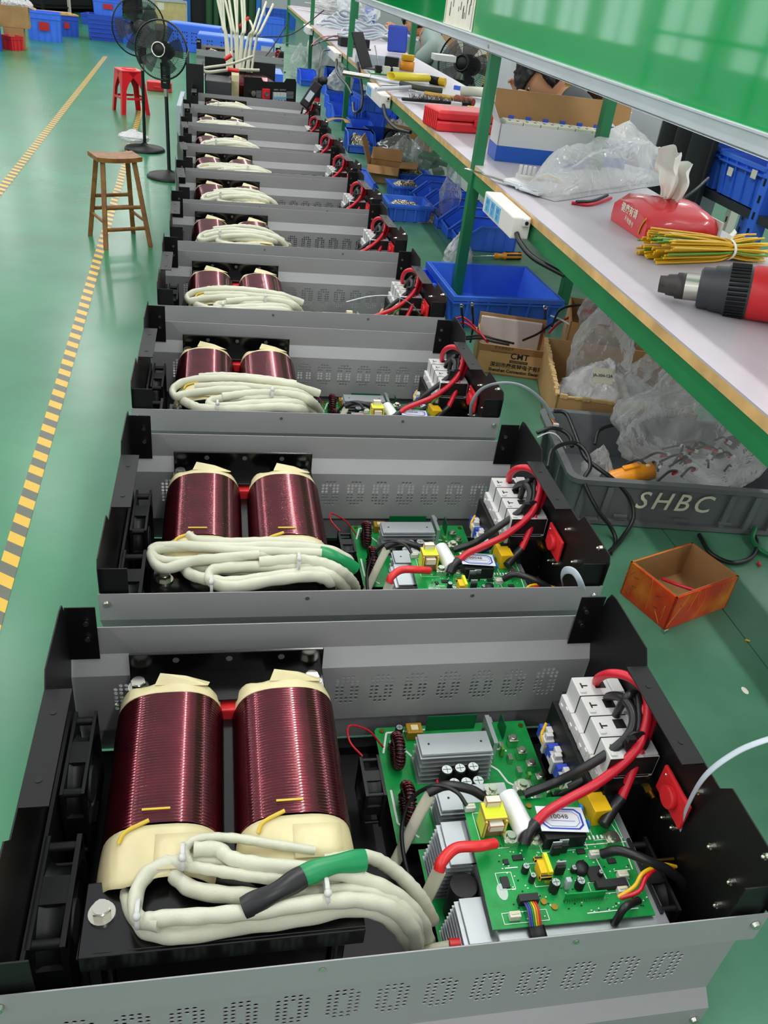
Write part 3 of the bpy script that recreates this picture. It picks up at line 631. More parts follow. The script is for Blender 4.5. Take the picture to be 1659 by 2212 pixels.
def electronics(t, full=True):
    # ---- rear power board
    zb = .050; pb = board(t, 'power_board', [(.046, .222), (.105, .218), (.135, .222), (.265, .225), (.268, .405), (.050, .405), (.046, .40)], zb); z = zb+.0018
    silkscreen(pb, z+.0003, [[(.052, .36), (.062, .395), (.13, .398)], [(.052, .30), (.052, .25), (.075, .228)], [(.19, .335), (.205, .32), (.212, .30), (.232, .285), (.243, .262)], [(.20, .36), (.226, .352)], [(.075, .375), (.09, .352)]], .0028)
    heatsink_h(pb, .091, .187, .316, .350, z, .098, 'heatsink', 7); heatsink_h(pb, .100, .190, .235, .270, z, .092, 'heatsink', 7)
    for i, (x, y) in enumerate(((.121, .297), (.139, .298), (.157, .299), (.126, .276), (.142, .276), (.158, .277))): ecap(pb, x, y, z, .0082, .038)
    toroid(pb, (.066, .345, z+.022), .018, .0068); toroid(pb, (.064, .262, z+.023), .020, .0068)
    ecap(pb, .078, .390, z, .0055, .016); ecap(pb, .062, .368, z, .003, .012)
    g = G().box((.099, .388, z+.008), (.022, .018, .016)); g.box((.099, .388, z+.0165), (.012, .011, .0012), m=1); g.build('small_transformer', [M_['amber'], M_['tape']], pb, bevel=.001)
    G().bb((.118, .395, z), (.190, .3965, z+.028)).build('daughter_board', mat('pcb_dark', '0c5a34', .3), pb)
    g = G(); g.bb((.196, .335, z), (.202, .385, z+.038)); g.bb((.202, .375, z+.028), (.206, .385, z+.034)); g.bb((.193, .345, z+.006), (.196, .358, z+.022), m=1); g.bb((.193, .363, z+.006), (.196, .376, z+.022), m=1); g.build('transistor_heatsink', [M_['sink'], M_['chip']], pb)
    G().bb((.226, .372, z), (.227, .398, z+.026)).build('daughter_board', mat('pcb_dark', '0c5a34', .3), pb)
    for k in range(6):
        x, y = .236+.0062*k, .362-.022*k; g = G().box((x, y, z+.007), (.013, .011, .014)); g.cyl((x, y, z+.014), (x, y, z+.0175), .0048, n=14); g.build('terminal_block', M_['steel'], pb, bevel=.0006)
        if k < 5: G().box((x-.018, y-.006, z+.005), (.006, .010, .010)).build('solder_terminal', M_['steel'], pb)
    for x, y in ((.056, .398), (.058, .226), (.26, .395), (.255, .235)): G().cyl((x, y, z-.001), (x, y, z+.002), .0035, n=10).build('board_screw', M_['brass'], pb)
    for x, y, m in ((.113, .297, 'redtube'), (.170, .296, 'redtube'), (.216, .345, 'gwire'), (.24, .30, 'gwire')): G().box((x, y, z+.008), (.005, .006, .016)).build('film_capacitor', M_[m], pb, bevel=.001)
    # ---- small fan on the pan
    fan(t, 'board_fan', .288, .062, .008, .034, .100, M_['blackp'])
    G().tube([(.012, .318, .10), (-.004, .33, .115), (.0, .36, .11), (.03, .372, .085), (.052, .365, .058)], .0014, 6).build('fan_wire', M_['red'], t)
    # ---- front lower board
    lb = board(t, 'driver_board', [(.072, .060), (.12, .060), (.12, .215), (.072, .215)], .045)
    heatsink_v(lb, .088, .120, .150, .205, .047, .112, 'heatsink', 9); heatsink_v(lb, .088, .120, .062, .112, .047, .108, 'heatsink', 9)
    G().cyl((.100, .132, .047), (.100, .132, .100), .0155, n=20).build('large_capacitor', M_['chip'], lb)
    # ---- steel carrier and control board
    G().bb((.118, .058, .050), (.312, .205, .114)).build('control_carrier', M_['sink'], t, bevel=.001)
    zc = .1185; cb = board(t, 'control_board', [(.112, .068), (.296, .066), (.300, .185), (.305, .223), (.118, .223)], zc); z = zc+.0018
    silkscreen(cb, z+.0003, [[(.21, .155), (.30, .155)], [(.29, .19), (.296, .16), (.293, .12)], [(.145, .135), (.16, .135)], [(.135, .10), (.138, .12)], [(.255, .14), (.258, .108)], [(.22, .075), (.28, .075)], [(.27, .12), (.29, .12)]], .0012)
    ch = G(); random.seed(9)
    for (x, y, w, h) in ((.148, .142, .006, .006), (.163, .146, .012, .006), (.240, .147, .010, .006), (.272, .132, .010, .006), (.140, .118, .009, .013), (.246, .118, .018, .018)): ch.box((x, y, z+.001), (w, h, .002))
    for k in range(170):
        x, y = .14+random.random()*.155, .075+random.random()*.09; ch.box((x, y, z+.0005), (.0016, .0010, .001), m=random.choice((0, 1, 1)))
    for k in range(14): ch.box((.212+k*.005, .163, z+.0012), (.0022, .0045, .0018), m=1)
    silkscreen(cb, z+.0004, [[(x, y), (x+w, y), (x+w, y+h), (x, y+h), (x, y)] for (x, y, w, h) in ((.194, .150, .056, .04), (.173, .110, .020, .028), (.126, .160, .032, .048), (.262, .160, .036, .046), (.126, .072, .05, .012), (.234, .095, .047, .014), (.132, .110, .018, .02))], .0007)
    ch.build('surface_chips', [M_['chip'], M_['silk']], cb)
    # yellow transformer
    x, y = .142, .186; g = G(); g.box((x, y, z+.009), (.024, .020, .018), m=0); g.box((x-.012, y, z+.014), (.004, .024, .028), m=1); g.box((x+.012, y, z+.014), (.004, .024, .028), m=1); g.box((x, y+.003, z+.029), (.028, .024, .003), m=1); g.box((x, y-.004, z+.020), (.018, .022, .010), m=2); g.box((x, y+.012, z+.034), (.018, .010, .010), m=2)
    g.build('power_transformer', [mat('copper_tape', 'b9805c', .3, .5), M_['lime'], M_['ivory']], cb, bevel=.001)
    # white cylinder capacitor lying along y
    G().cyl((.178, .166, z+.013), (.170, .220, z+.013), .0125, n=24).build('film_capacitor', mat('white_film_cap', 'e2e4e4', .25), cb, bevel=.0008)
    # relay with label card
    rg = G().bb((.196, .153, z), (.246, .186, z+.020)).build('relay', M_['blackp'], cb, bevel=.001)
    K = T(.222, .176, z+.0225) @ Rz(-.12) @ Rx(-.10); G(K).box((0, 0, 0), (.056, .036, .0006)).build('label_card', mat('label_card', 'dfe4ea', .5), cb)
    g = G(K)
    for q, w_ in ((0, .0022), (.0032, .0006)):
        a, b, c = .0235-q, .014-q, .006; P = [(-a+c, -b), (a-c, -b), (a, -b+c), (a, b-c), (a-c, b), (-a+c, b), (-a, b-c), (-a, -b+c), (-a+c, -b)]
        for s_, e in zip(P[:-1], P[1:]):
            s_, e = Vector((*s_, .0006)), Vector((*e, .0006)); d = e-s_; n = Vector((-d.y, d.x, 0)).normalized()*w_/2; e = e+d.normalized()*w_*.3; g.add([s_-n, e-n, e+n, s_+n], [(0, 1, 2, 3)])
    g.box((.001, -.003, .0006), (.028, .0004, .0002)); g.build('label_border', M_['navy'], cb)
    text_mesh('label_writing', '10048', .009, K @ T(-.003, .003, .0006), M_['ink'], cb, .0001)
    # yellow block capacitor with blue discs
    g = G(Rz(.06)).box((.285, .180, z+.014), (.022, .036, .028)); g.build('suppression_capacitor', M_['yellow'], cb, bevel=.001)
    for y in (.176, .198): G().sphere((.258, y, z+.008), .006, 8, sc=(.45, 1, 1)).build('disc_capacitor', M_['capblue'], cb)
    # small coil transformer, caps, buzzer etc.
    g = G(T(.183, .124, z)).box((0, 0, .008), (.010, .016, .016)); g.box((.005, .001, .010), (.005, .024, .022), m=1); g.box((0, .011, .012), (.014, .004, .006), m=2); g.box((0, -.011, .012), (.014, .004, .006), m=2)
    g.build('small_transformer', [M_['yellow'], M_['lime'], M_['chip']], cb, bevel=.0006)
    for x, y, r, h in ((.166, .129, .0042, .011), (.170, .117, .0036, .012), (.191, .104, .0055, .016), (.2215, .105, .0052, .013), (.222, .124, .0035, .008), (.251, .116, .003, .008), (.158, .20, .004, .008)): ecap(cb, x, y, z, r, h)
    G().lathe([(.0075, 0), (.0075, .009), (.001, .009)], 20, T(.231, .124, z)).build('buzzer', M_['chip'], cb)
    for x, y in ((.208, .146), (.217, .148), (.204, .122)): G().box((x, y, z+.008), (.010, .003, .014)).box((x, y+.003, z+.011), (.011, .0015, .018), m=1).build('power_transistor', [M_['chip'], M_['sink']], cb)
    G().box((.207, .106, z+.008), (.006, .006, .016)).build('ceramic_resistor', M_['greyflat'], cb, bevel=.001)
    G().bb((.198, .090, z), (.245, .0912, z+.014)).build('daughter_board', M_['pcb'], cb)
    pins = G(); 
    for k in range(18): pins.cyl((.200+k*.0028, .088, z), (.200+k*.0028, .088, z+.004), .0005, n=5); pins.cyl((.228+k*.0022, .0945, z), (.228+k*.0022, .0945, z+.004), .0005, n=5) if k < 10 else None
    pins.build('pin_header', M_['steel'], cb)
    g = G(); g.bb((.240, .098, z), (.276, .107, z+.008)); g.build('socket_header', M_['chip'], cb)
    for x, y, m in ((.138, .078, 'ivory'), (.276, .112, 'ivory'), (.268, .094, 'white'), (.253, .140, 'white'), (.124, .213, 'white')): G().box((x, y, z+.004), (.012, .007, .008)).box((x, y+.001, z+.0085), (.009, .0035, .001), m=1).build('plug_socket', [M_[m], M_['tape']], cb, bevel=.0006)
    for x, y in ((.186, .085), (.280, .083), (.198, .212), (.295, .214), (.176, .092)): G().cyl((x, y, z-.001), (x, y, z+.002), .0036, n=10).build('board_screw', M_['brass'], cb)
    G().lathe([(.0075, 0), (.0075, .0004)], 20, T(.134, .108, z) @ Matrix.Diagonal((.8, 1.3, 1, 1))).build('inspection_sticker', mat('sticker', 'b9c9c0', .5), cb)
    # ring lugs
    for (x, y) in ((.156, .232), (.196, .236), (.244, .234), (.1595, .1665), (.281, .156), (.187, .162)): g = G(); ring_lug(g, (x, y, z+.009)); g.build('terminal_lug', M_['steel'], cb)
    # rainbow ribbon and black sleeve
    rb = G()
    for k, c in enumerate(('ribbon_violet 5a3a8a', 'ribbon_blue 2a4ab0', 'ribbon_green 2a8a3a', 'ribbon_yellow d8c02a', 'ribbon_orange e07a1e', 'ribbon_red c8242a')):
        x = .152+k*.0024; rb.tube([(x, .092, z+.006), (x, .080, z+.010), (x, .066, z+.002)], .0011, 5, m=k)
    rb.build('ribbon_cable', [mat(*c.split()) for c in ('ribbon_violet 5a3a8a', 'ribbon_blue 2a4ab0', 'ribbon_green 2a8a3a', 'ribbon_yellow d8c02a', 'ribbon_orange e07a1e', 'ribbon_red c8242a')], t)
    G().tube([(.158, .066, z+.002), (.160, .052, z-.01), (.160, .046, z-.06)], (.002, .009), 8, flat=(0, 1, 0)).build('ribbon_sleeve', M_['blk'], t)
    G().box((.158, .094, z+.005), (.022, .008, .010)).build('ribbon_plug', M_['chip'], cb)
    # sleeved leads to the terminals
    lead(t, 'sleeved_lead', 1, [(1068, 1822, .135), (1035, 1828, .142), (985, 1832, .142), (955, 1860, .138), (948, 1880, .13)], (.0062, .0075), 'redtube')
    lead(t, 'sleeved_lead', 1, [(950, 1878, .128), (930, 1920, .10), (905, 1970, .06), (890, 2000, .03)], (.003, .008), 'sleeve')
    lead(t, 'sleeved_lead', 1, [(1046, 1722, .118), (1015, 1705, .128), (965, 1697, .130), (925, 1712, .12)], (.0058, .007), 'blk')
    lead(t, 'sleeved_lead', 1, [(930, 1715, .118), (905, 1760, .09), (870, 1830, .05), (840, 1890, .02)], (.003, .0075), 'sleeve')
    lead(t, 'black_wire', 1, [(1008, 1740, .128), (985, 1710, .135), (940, 1697, .13), (890, 1725, .10), (868, 1790, .07), (880, 1880, .05), (920, 1960, .03)], .0026, 'blk')
    lead(t, 'sleeved_lead', 1, [(1115, 2022, .09), (1050, 2035, .09), (970, 2040, .09)], (.006, .007), 'redtube')
    lead(t, 'sleeved_lead', 1, [(972, 2040, .09), (930, 2048, .08), (890, 2050, .06)], (.004, .007), 'sleeve')
def side_flat_cable(t, kind):
    if kind == 1: lead(t, 'flat_cable', 1, [(1478, 1905, .06), (1466, 1830, .12), (1478, 1760, .19), (1520, 1680, .27), (1590, 1625, .31), (1662, 1596, .33), (1700, 1588, .33)], (.0012, .0042), 'greyflat', flat=(0, 0, 1))
    if kind == 2: lead(t, 'flat_cable', 2, [(1216, 1265, .15), (1213, 1245, .20), (1222, 1232, .235), (1240, 1236, .245), (1255, 1262, .232), (1262, 1300, .18), (1264, 1335, .13)], (.0012, .0058), 'greyflat', flat=(1, 0, 0))
    if kind == 3: lead(t, 'flat_cable', 3, [(1017, 898, .16), (1020, 870, .21), (1042, 840, .26), (1085, 827, .29), (1130, 835, .28), (1170, 865, .24), (1195, 905, .18)], (.0012, .004), 'greyflat', flat=(0, 0, 1))
    if kind == 4: lead(t, 'flat_cable', 4, [(908, 678, .17), (885, 655, .21), (850, 640, .235), (800, 640, .235), (748, 652, .22)], (.0012, .004), 'greyflat', flat=(0, 0, 1)); 
def inverter(label, var, full=True):
    t = thing('power_inverter', label, 'inverter', group='open power inverters in a row on the green mat')
    G().bb((-.348, .006, .002), (.348, D-.006, .005)).bb((-.30, .40, .005), (.30, .405, .02)).build('base_pan', M_['black'], t)
    unit_side_panels(t)
    for s in (-1, 1): end_plate(t, s)
    fan(t, 'cooling_fan', .306, .120, -.338, -.312, .153, M_['blackp'])
    fan(t, 'cooling_fan', .138, .120, -.344, -.308, .150, M_['blackp'])
    G().bb((-.346, .062, .03), (-.342, .37, .15)).build('fan_duct', M_['blackp'], t)
    transformer(t); breaker(t); right_side(t)
    if full: electronics(t)
    return t
LBL = {1: 'nearest open grey power inverter, black and green shrink sleeves on its white cables', 2: 'second open inverter from the front, green sleeve end hanging beside its green boards',
 3: 'third open inverter from the front, thin white lead arching out over its right end', 4: 'fourth open inverter from the front, thin white connector lead lying over its vents', 5: 'open inverter just beyond the fourth, level with the post in front of the blue bins',
 6: 'sixth open inverter from the front, beside the foot of the wooden stool in the aisle', 7: 'seventh open inverter from the front, beside the open brown carton under the bench', 8: 'eighth open inverter from the front, beside the bin of metal screws',
 9: 'ninth open inverter from the front, next to last before the dark front panels', 10: 'open inverter at the far end of the row, touching the upright black control panel'}
proto = inverter(LBL[1], B1)
def place(t, n): x, y, w = UN[n]; t.location = (x*.7, y*.7, MAT_Z); t.rotation_euler = (0, 0, w)
EL = ('power_board', 'driver_board', 'control_carrier', 'control_board', 'board_fan', 'fan_wire', 'sleeved_lead', 'black_wire', 'ribbon_cable', 'ribbon_sleeve', 'sensor_cable', 'battery_cable')
bpy.context.view_layer.update()
units = {}
for n in range(2, 11):
    c = copy_tree(proto, skip=EL if n > 4 else ()); c['label'] = LBL[n]; units[n] = c; place(c, n)
units[1] = proto; place(proto, 1)
for n, var in {1: B1, 2: B2, 3: B3, 4: B3, 5: B4, 6: B4, 7: B3, 8: B4, 9: B3, 10: B4}.items():
    cables(units[n], var)
    if n <= 4: side_flat_cable(units[n], n)
# ================================================================ placing helpers
def PJ(P):
    d = Vector(P)-CAM; return 829.5+F*d.dot(RX)/d.dot(RF), 1106-F*d.dot(RU)/d.dot(RF)
def HV(P, v):
    lo, hi = -1., 4.
    for _ in range(40):
        m = (lo+hi)/2
        if PJ((P.x, P.y, m))[1] > v: lo = m
        else: hi = m
    return lo
def FRM(u0, v0, u1, v1, z):
    """frame whose x axis runs from pixel 0 to pixel 1 on the plane z, and the length between them"""
    a, b = WZ(u0, v0, z), WZ(u1, v1, z); d = b-a; return a, math.atan2(d.y, d.x), d.length
# ================================================================ aisle: stools and fans
p = [WZ(195, 508, 0), WZ(229, 538, 0), WZ(325, 532, 0), WZ(288, 503, 0)]
c = sum(p, Vector())/4; H = .575; top = [WZ(201, 322, H), WZ(236, 346, H), WZ(297, 345, H), WZ(258, 318, H)]; tc = sum(top, Vector())/4
t = thing('wooden_stool', 'brown wooden stool with four splayed legs in the aisle beside the inverters', 'stool', (c.x, c.y, 0)); o3 = Vector((c.x, c.y, 0))
e1 = (p[2]-p[1]).normalized(); ang = math.atan2(e1.y, e1.x)
g = G(T(tc.x-c.x, tc.y-c.y, 0) @ Rz(ang))
def seatf(u, v, z): return Vector(((u-.5)*.30, (v-.5)*.205, z-.010*(1-(2*u-1)**2)))
vs = [seatf(i/8, j/2, H) for j in range(3) for i in range(9)]; k = 9
g.grid(lambda u, v: seatf(u, v, H), 8, 3); g.grid(lambda u, v: seatf(u, v, H-.028), 8, 3)
for v in (0, 1): g.add([seatf(i/8, v, H) for i in range(9)]+[seatf(i/8, v, H-.028) for i in range(9)], [(i, i+1, 10+i, 9+i) for i in range(8)])
for u in (0, 1): g.add([seatf(u, 0, H), seatf(u, 1, H), seatf(u, 1, H-.028), seatf(u, 0, H-.028)], [(0, 1, 2, 3)])
g.build('seat', M_['woodst'], t)
inn = [tc-o3+Vector((a*cos(ang)-b*sin(ang), a*sin(ang)+b*cos(ang), 0)) for a, b in ((-.105, .065), (-.105, -.065), (.105, -.065), (.105, .065))]
legs = []
for q, i_ in zip(p, inn):
    a = q-o3; a.z = 0; b_ = Vector((i_.x, i_.y, H-.03)); legs.append((a, b_))
    gg = G(); w = .015
    vs = [a+Vector((x, y, 0)) for x, y in ((-w, -w), (w, -w), (w, w), (-w, w))]+[b_+Vector((x, y, 0)) for x, y in ((-w, -w), (w, -w), (w, w), (-w, w))]
    gg.add(vs, [(3, 2, 1, 0), (4, 5, 6, 7), (0, 1, 5, 4), (1, 2, 6, 5), (2, 3, 7, 6), (3, 0, 4, 7)]).build('leg', M_['woodst'], t, bevel=.002)
for i, f in ((0, .30), (1, .22), (2, .30), (3, .36), (1, .47), (3, .52)):
    a = legs[i][0].lerp(legs[i][1], f); b_ = legs[(i+1) % 4][0].lerp(legs[(i+1) % 4][1], f)
    G().tube([a, b_], (.013, .009), 6, k=0, flat=(0, 0, 1)).build('stretcher', M_['woodst'], t)
# red plastic stool
a, b = WZ(241, 238, 0), WZ(325, 248, 0); fr_ = WZ(271, 247, 0); Hs = .475
c = (a+b)/2; ang = math.atan2((fr_-b).y, (fr_-b).x)+pi
t = thing('plastic_stool', 'bright red plastic stool in the aisle behind the wooden stool', 'stool', (c.x, c.y, 0), ang)
g = G(); g.box((0, 0, Hs-.012), (.27, .27, .024)); g.lathe([(.085, Hs), (.085, Hs+.003)], 24); g.build('seat', M_['stoolred'], t, bevel=.01)
for i, (sx, sy) in enumerate(((-1, -1), (1, -1), (1, 1), (-1, 1))):
    g = G(); tx, ty, bx, by = sx*.13, sy*.13, sx*.175, sy*.175
    for ax in (0, 1):
        pts = []
        n = 7
        for k in range(n+1):
            f = k/n; x = tx+(bx-tx)*f; y = ty+(by-ty)*f; z = (Hs-.02)*(1-f); wdt = .13*max(0, 1-f*2.4)**1.5+.058*(1-f*.15)
            q = Vector((x-sx*wdt, y, z)) if ax == 0 else Vector((x, y-sy*wdt, z)); pts.append((Vector((x, y, z)), q))
        vs = [v for pr in pts for v in pr]; g.add(vs, [(2*k, 2*k+1, 2*k+3, 2*k+2) for k in range(n)])
    g.build('leg', M_['stoolred'], t, solid=.006)
for s in range(4):
    G(Rz(s*pi/2)).bb((-.10, -.158, .16), (.10, -.152, .185)).build('brace', M_['stoolred'], t)
def ped_fan(name, label, base, cc, R, face, hub_mat, panel=True, base_r=.20, loc_group=None):
    """base: floor point, cc: cage centre (world), face: direction the grille faces"""
    base = Vector(base); t = thing(name, label, 'fan', base); cc = Vector(cc)-base; fz = Vector(face).normalized()
    G().lathe([(base_r, 0), (base_r, .012), (base_r*.92, .028), (.05, .045), (.03, .06), (.02, .07)], 40).build('base', M_['blackp'], t)
    px, py = cc.x-fz.x*.10, cc.y-fz.y*.10
    hcol = cc.z-.30
    G().cyl((0, 0, .04), (px*.6, py*.6, hcol), .016, n=14).build('pole', M_['blk'], t)
    G().cyl((px*.6, py*.6, hcol-.06), (px*.6, py*.6, hcol), .019, n=14).build('height_collar', M_['steel'], t)
    K = T(px*.7, py*.7, 0)
    if panel:
        fa = math.atan2(fz.y, fz.x)
        o = G(K @ Rz(fa)).box((0, 0, hcol+.10), (.05, .075, .20)).build('control_box', M_['blackp'], t, bevel=.008)
        q = G(K @ Rz(fa)); q.cyl((.025, 0, hcol+.155), (.031, 0, hcol+.155), .018, n=20); 
        for k in range(4): q.box((.026, 0, hcol+.05+.018*k), (.003, .026, .007))
        q.build('buttons', M_['steel'], o)
    ax = frame_from(cc, fz.orthogonal(), fz)
    G().tube([Vector((px*.7, py*.7, hcol+.18)), Vector((px, py, cc.z-.10)), Vector((px, py, cc.z-.03))], .026, 12).build('neck', M_['blackp'], t)
    G(ax).lathe([(.02, -.20), (.065, -.19), (.075, -.12), (.07, -.05), (.04, -.045)], 28).build('motor_housing', M_['blackp'], t)
    g = G(ax); n = 84
    for s, z0, z1 in ((1, .0, .055), (-1, -.02, -.075)):
        for k in range(n):
            a = 2*pi*k/n; pts = []
            for j in range(6):
                f = j/5; r = .06+(R-.06)*f; zz = z1+(z0-z1)*f**3; aa = a+.25*f; pts.append((r*cos(aa), r*sin(aa), zz))
            g.tube(pts, .0012, 3, k=0)
        for rr, zz in ((.062, z1), (R*.62, z1+(z0-z1)*.2), (R, z0)):
            g.tube([(rr*cos(2*pi*k/40), rr*sin(2*pi*k/40), zz) for k in range(40)], .003 if rr == R else .0016, 5, k=0, closed=True)
    g.tube([(R*cos(2*pi*k/40), R*sin(2*pi*k/40), -.01) for k in range(40)], .007, 6, k=0, closed=True)
    g.build('grille', M_['blk'], t)
    b_ = G(ax); b_.lathe([(.045, -.03), (.045, .02), (.01, .03)], 20)
    for k in range(5):
        a0 = 2*pi*k/5
        def bl(u, v, a0=a0): r = .04+(R*.86-.04)*u; a = a0+(v-.5)*(1.05-.25*u); return Vector((r*cos(a), r*sin(a), (v-.5)*.05))
        b_.grid(bl, 6, 6)
    b_.build('blades', mat('smoked_blade', '2b2f31', .25, alpha=.8), t)
    h = G(ax); h.lathe([(.062, .045), (.060, .062), (.001, .064)], 32); h.lathe([(.058, .060), (.060, .068), (.050, .0685), (.048, .063)], 32, cap=False, m=1)
    h.build('hub_badge', [M_['blackp'], hub_mat], t); return t
base = WZ(366, 384, 0); cc = WY(347, 108, base.y-.05); dep = (cc-CAM).dot(RF)
ped_fan('pedestal_fan', 'black pedestal fan standing nearest, silver ringed hub turned towards the camera', base, cc, 57/F*dep, (-.25, -1, .12), M_['steel'], base_r=.20)
base = WZ(313, 324, 0); cc = WY(299, 58, base.y-.05); dep = (cc-CAM).dot(RF)
ped_fan('pedestal_fan', 'second black pedestal fan standing behind the near one, plastic bag over its foot', base, cc, 57/F*dep, (-.35, .9, .1), M_['blackp'], base_r=.20)
def bag(name, label, cat, P, size, seed, m, rough=.35, lean=(0, 0), n=3, group=None, flat=0, parent=None):
    rnd = random.Random(seed); bm = bmesh.new(); bmesh.ops.create_icosphere(bm, subdivisions=5, radius=1)
    off = Vector((rnd.random()*50, rnd.random()*50, rnd.random()*50))
    for v in bm.verts:
        d = v.co.copy(); nz = noise.fractal(d*1.4+off, 1, 2, 4)*rough+ (1-abs(noise.noise(d*2.6+off)))**6*rough*.5 + noise.ridged_multi_fractal(d*2.2+off, .8, 2.1, 4, 1, 2)*rough*.22
        pinch = 1.0
        if d.z > .15: pinch = 1-.62*(d.z-.15)/.85
        q = Vector((d.x*pinch, d.y*pinch, d.z))*(.82+nz*.5)
        q.x += lean[0]*max(0, q.z); q.y += lean[1]*max(0, q.z)
        z = max(q.z, -.62)+.62
        v.co = Vector((q.x*size[0]/2, q.y*size[1]/2, z*size[2]/1.45))
    me = bpy.data.meshes.new(name); bm.to_mesh(me); bm.free(); me.materials.append(m)
    for f in me.polygons: f.use_smooth = True
    o = bpy.data.objects.new(name, me); COL.objects.link(o)
    if parent is not None: o.parent = parent; o.location = P; return o
    o.location = P; return tag(o, label, cat, group)
bag('plastic_bag', 'crumpled shiny plastic bag lying on the floor over the fan foot', 'plastic bag', WZ(290, 318, 0)+Vector((0, 0, .06)), (.34, .30, .10), 3, M_['film2'])
# ---------------------------------------------------------------- crates and boxes
def crate(name, label, P, rz, w, d, h, m, group=None, ribs=5, wall=.006, taper=.93, card=None, lattice=False, kind='crate', rim=True, empty=True):
    """P is the near left bottom corner; x runs along rz, y away"""
    t = thing(name, label, kind, P, rz, group); g = G(); cx, cy = w/2, d/2
    def ring(f, z): return [Vector((cx-w/2*f, cy-d/2*f, z)), Vector((cx+w/2*f, cy-d/2*f, z)), Vector((cx+w/2*f, cy+d/2*f, z)), Vector((cx-w/2*f, cy+d/2*f, z))]
    fi = 1-2*wall/min(w, d)
    A, B_, C_, D_ = ring(taper, 0), ring(1, h), ring(fi, h), ring(taper*fi, wall)
    vs = A+B_+C_+D_; fs = [(3, 2, 1, 0), (12, 13, 14, 15)]
    for k in range(4):
        j = (k+1) % 4; fs += [(k, j, 4+j, 4+k), (4+k, 4+j, 8+j, 8+k), (8+k, 8+j, 12+j, 12+k)]
    g.add(vs, fs)
    if rim:
        e = wall*1.4
        for z0, z1 in ((h-.014, h), (h*.78, h*.78+.006)):
            f0 = 1-(1-taper)*(1-z0/h)
            for a, b_ in (((-e, -e), (w+e, wall*.3)), ((-e, d-wall*.3), (w+e, d+e)), ((-e, 0), (wall*.3, d)), ((w-wall*.3, 0), (w+e, d))):
                g.bb((a[0], a[1], z0), (b_[0], b_[1], z1))
    if ribs:
        for k in range(ribs):
            f = (k+.5)/ribs; e = wall*1.2
            for s, yy in ((-1, 0), (1, d)):
                x0 = cx+(f-.5)*w*.96
                g.add([(x0-.004, cy+s*d/2*taper, .004), (x0+.004, cy+s*d/2*taper, .004), (x0+.004, cy+s*(d/2+e), h-.01), (x0-.004, cy+s*(d/2+e), h-.01), (x0-.004, cy+s*(d/2*taper+e*1.5), .004), (x0+.004, cy+s*(d/2*taper+e*1.5), .004)], [(0, 1, 5, 4), (4, 5, 2, 3), (0, 4, 3), (1, 2, 5)])
            y0 = cy+(f-.5)*d*.92
            for s in (-1, 1):
                g.add([(cx+s*w/2*taper, y0-.004, .004), (cx+s*w/2*taper, y0+.004, .004), (cx+s*(w/2+e), y0+.004, h-.01), (cx+s*(w/2+e), y0-.004, h-.01), (cx+s*(w/2*taper+e*1.5), y0-.004, .004), (cx+s*(w/2*taper+e*1.5), y0+.004, .004)], [(0, 1, 5, 4), (4, 5, 2, 3), (0, 4, 3), (1, 2, 5)])
    if lattice:
        for k in range(14):
            x = w*(k+.5)/14; g.bb((x-.004, -.012, .02), (x+.004, .02, h-.03)); g.bb((-.012, d*(k+.5)/14-.004, .02), (.02, d*(k+.5)/14+.004, h-.03))
        for k in range(5): g.bb((0, -.014, h*(k+1)/6-.006), (w, .02, h*(k+1)/6+.006))
    g.build('crate_body', m, t)
    if card:
        cw = card[0] if isinstance(card, tuple) else w*.3; G().bb((cx-cw/2, -.016, h*.38), (cx+cw/2, -.012, h*.68)).build('label_card', mat('red_card', 'b8202a', .5), t)
    return t
def carton(name, label, P, rz, w, d, h, m=None, flaps=(), wall=.004, cat='cardboard box', inner=None, ragged=False, group=None):
    m = m or M_['cardboard']; t = thing(name, label, cat, P, rz, group); g = G(); e = wall
    for a, b_ in (((0, 0, 0), (w, d, e)), ((0, 0, 0), (w, e, h)), ((0, d-e, 0), (w, d, h)), ((0, 0, 0), (e, d, h)), ((w-e, 0, 0), (w, d, h))): g.bb(a, b_)
    g.build('box_body', m, t)
    for side, ln, an in flaps:   # side 0 front,1 right,2 back,3 left ; angle from vertical outwards
        K = [T(0, 0, h), T(w, 0, h) @ Rz(pi/2), T(w, d, h) @ Rz(pi), T(0, d, h) @ Rz(-pi/2)][side]; wd = (w, d, w, d)[side]
        G(K @ Rx(an)).bb((.002, 0, 0), (wd-.002, e, ln)).build('flap', inner or m, t)
    return t
# ---------------------------------------------------------------- far left stacks
def far_box(u0, v0, u1, v1, vt, d):
    a, an, L_ = FRM(u0, v0, u1, v1, 0); return Vector((a.x, a.y, 0)), an, L_, max(.05, HV(a, vt))
P, an, L_, h_ = far_box(12, 104, 56, 108, 58, .4); P0 = P
carton('cardboard_box', 'taped brown cardboard box at the bottom of the pair by the left edge', P, an, L_, .45, h_)
t = carton('cardboard_box', 'open brown cardboard box full of clear plastic parts, on top of the taped box', P+Vector((-.12, 0, h_)), an, L_+.22, .45, HV(P, 10)-h_, flaps=((1, .12, 1.9),))
for i in range(6): bag('plastic_bottle_parts', 'clear plastic parts heaped in the open box', 'plastic parts', (P.x+.05+i*.07, P.y+.2, HV(P, 16)), (.16, .16, .14), 40+i, M_['film2'], group='clear plastic parts in the open cardboard box')
P, an, L_, h_ = far_box(3, 105, 27, 110, 74, .3); crate('small_crate', 'small red plastic bin on the floor in front of the stacked cardboard boxes', P, an, L_, .25, h_, M_['redp'], ribs=3, kind='bin')
P, an, L_, h_ = far_box(-30, 108, 4, 111, 40, .3); crate('storage_crate', 'dark blue crate cut by the left edge of the photo', P, an, L_, .3, h_, M_['bluedk'])
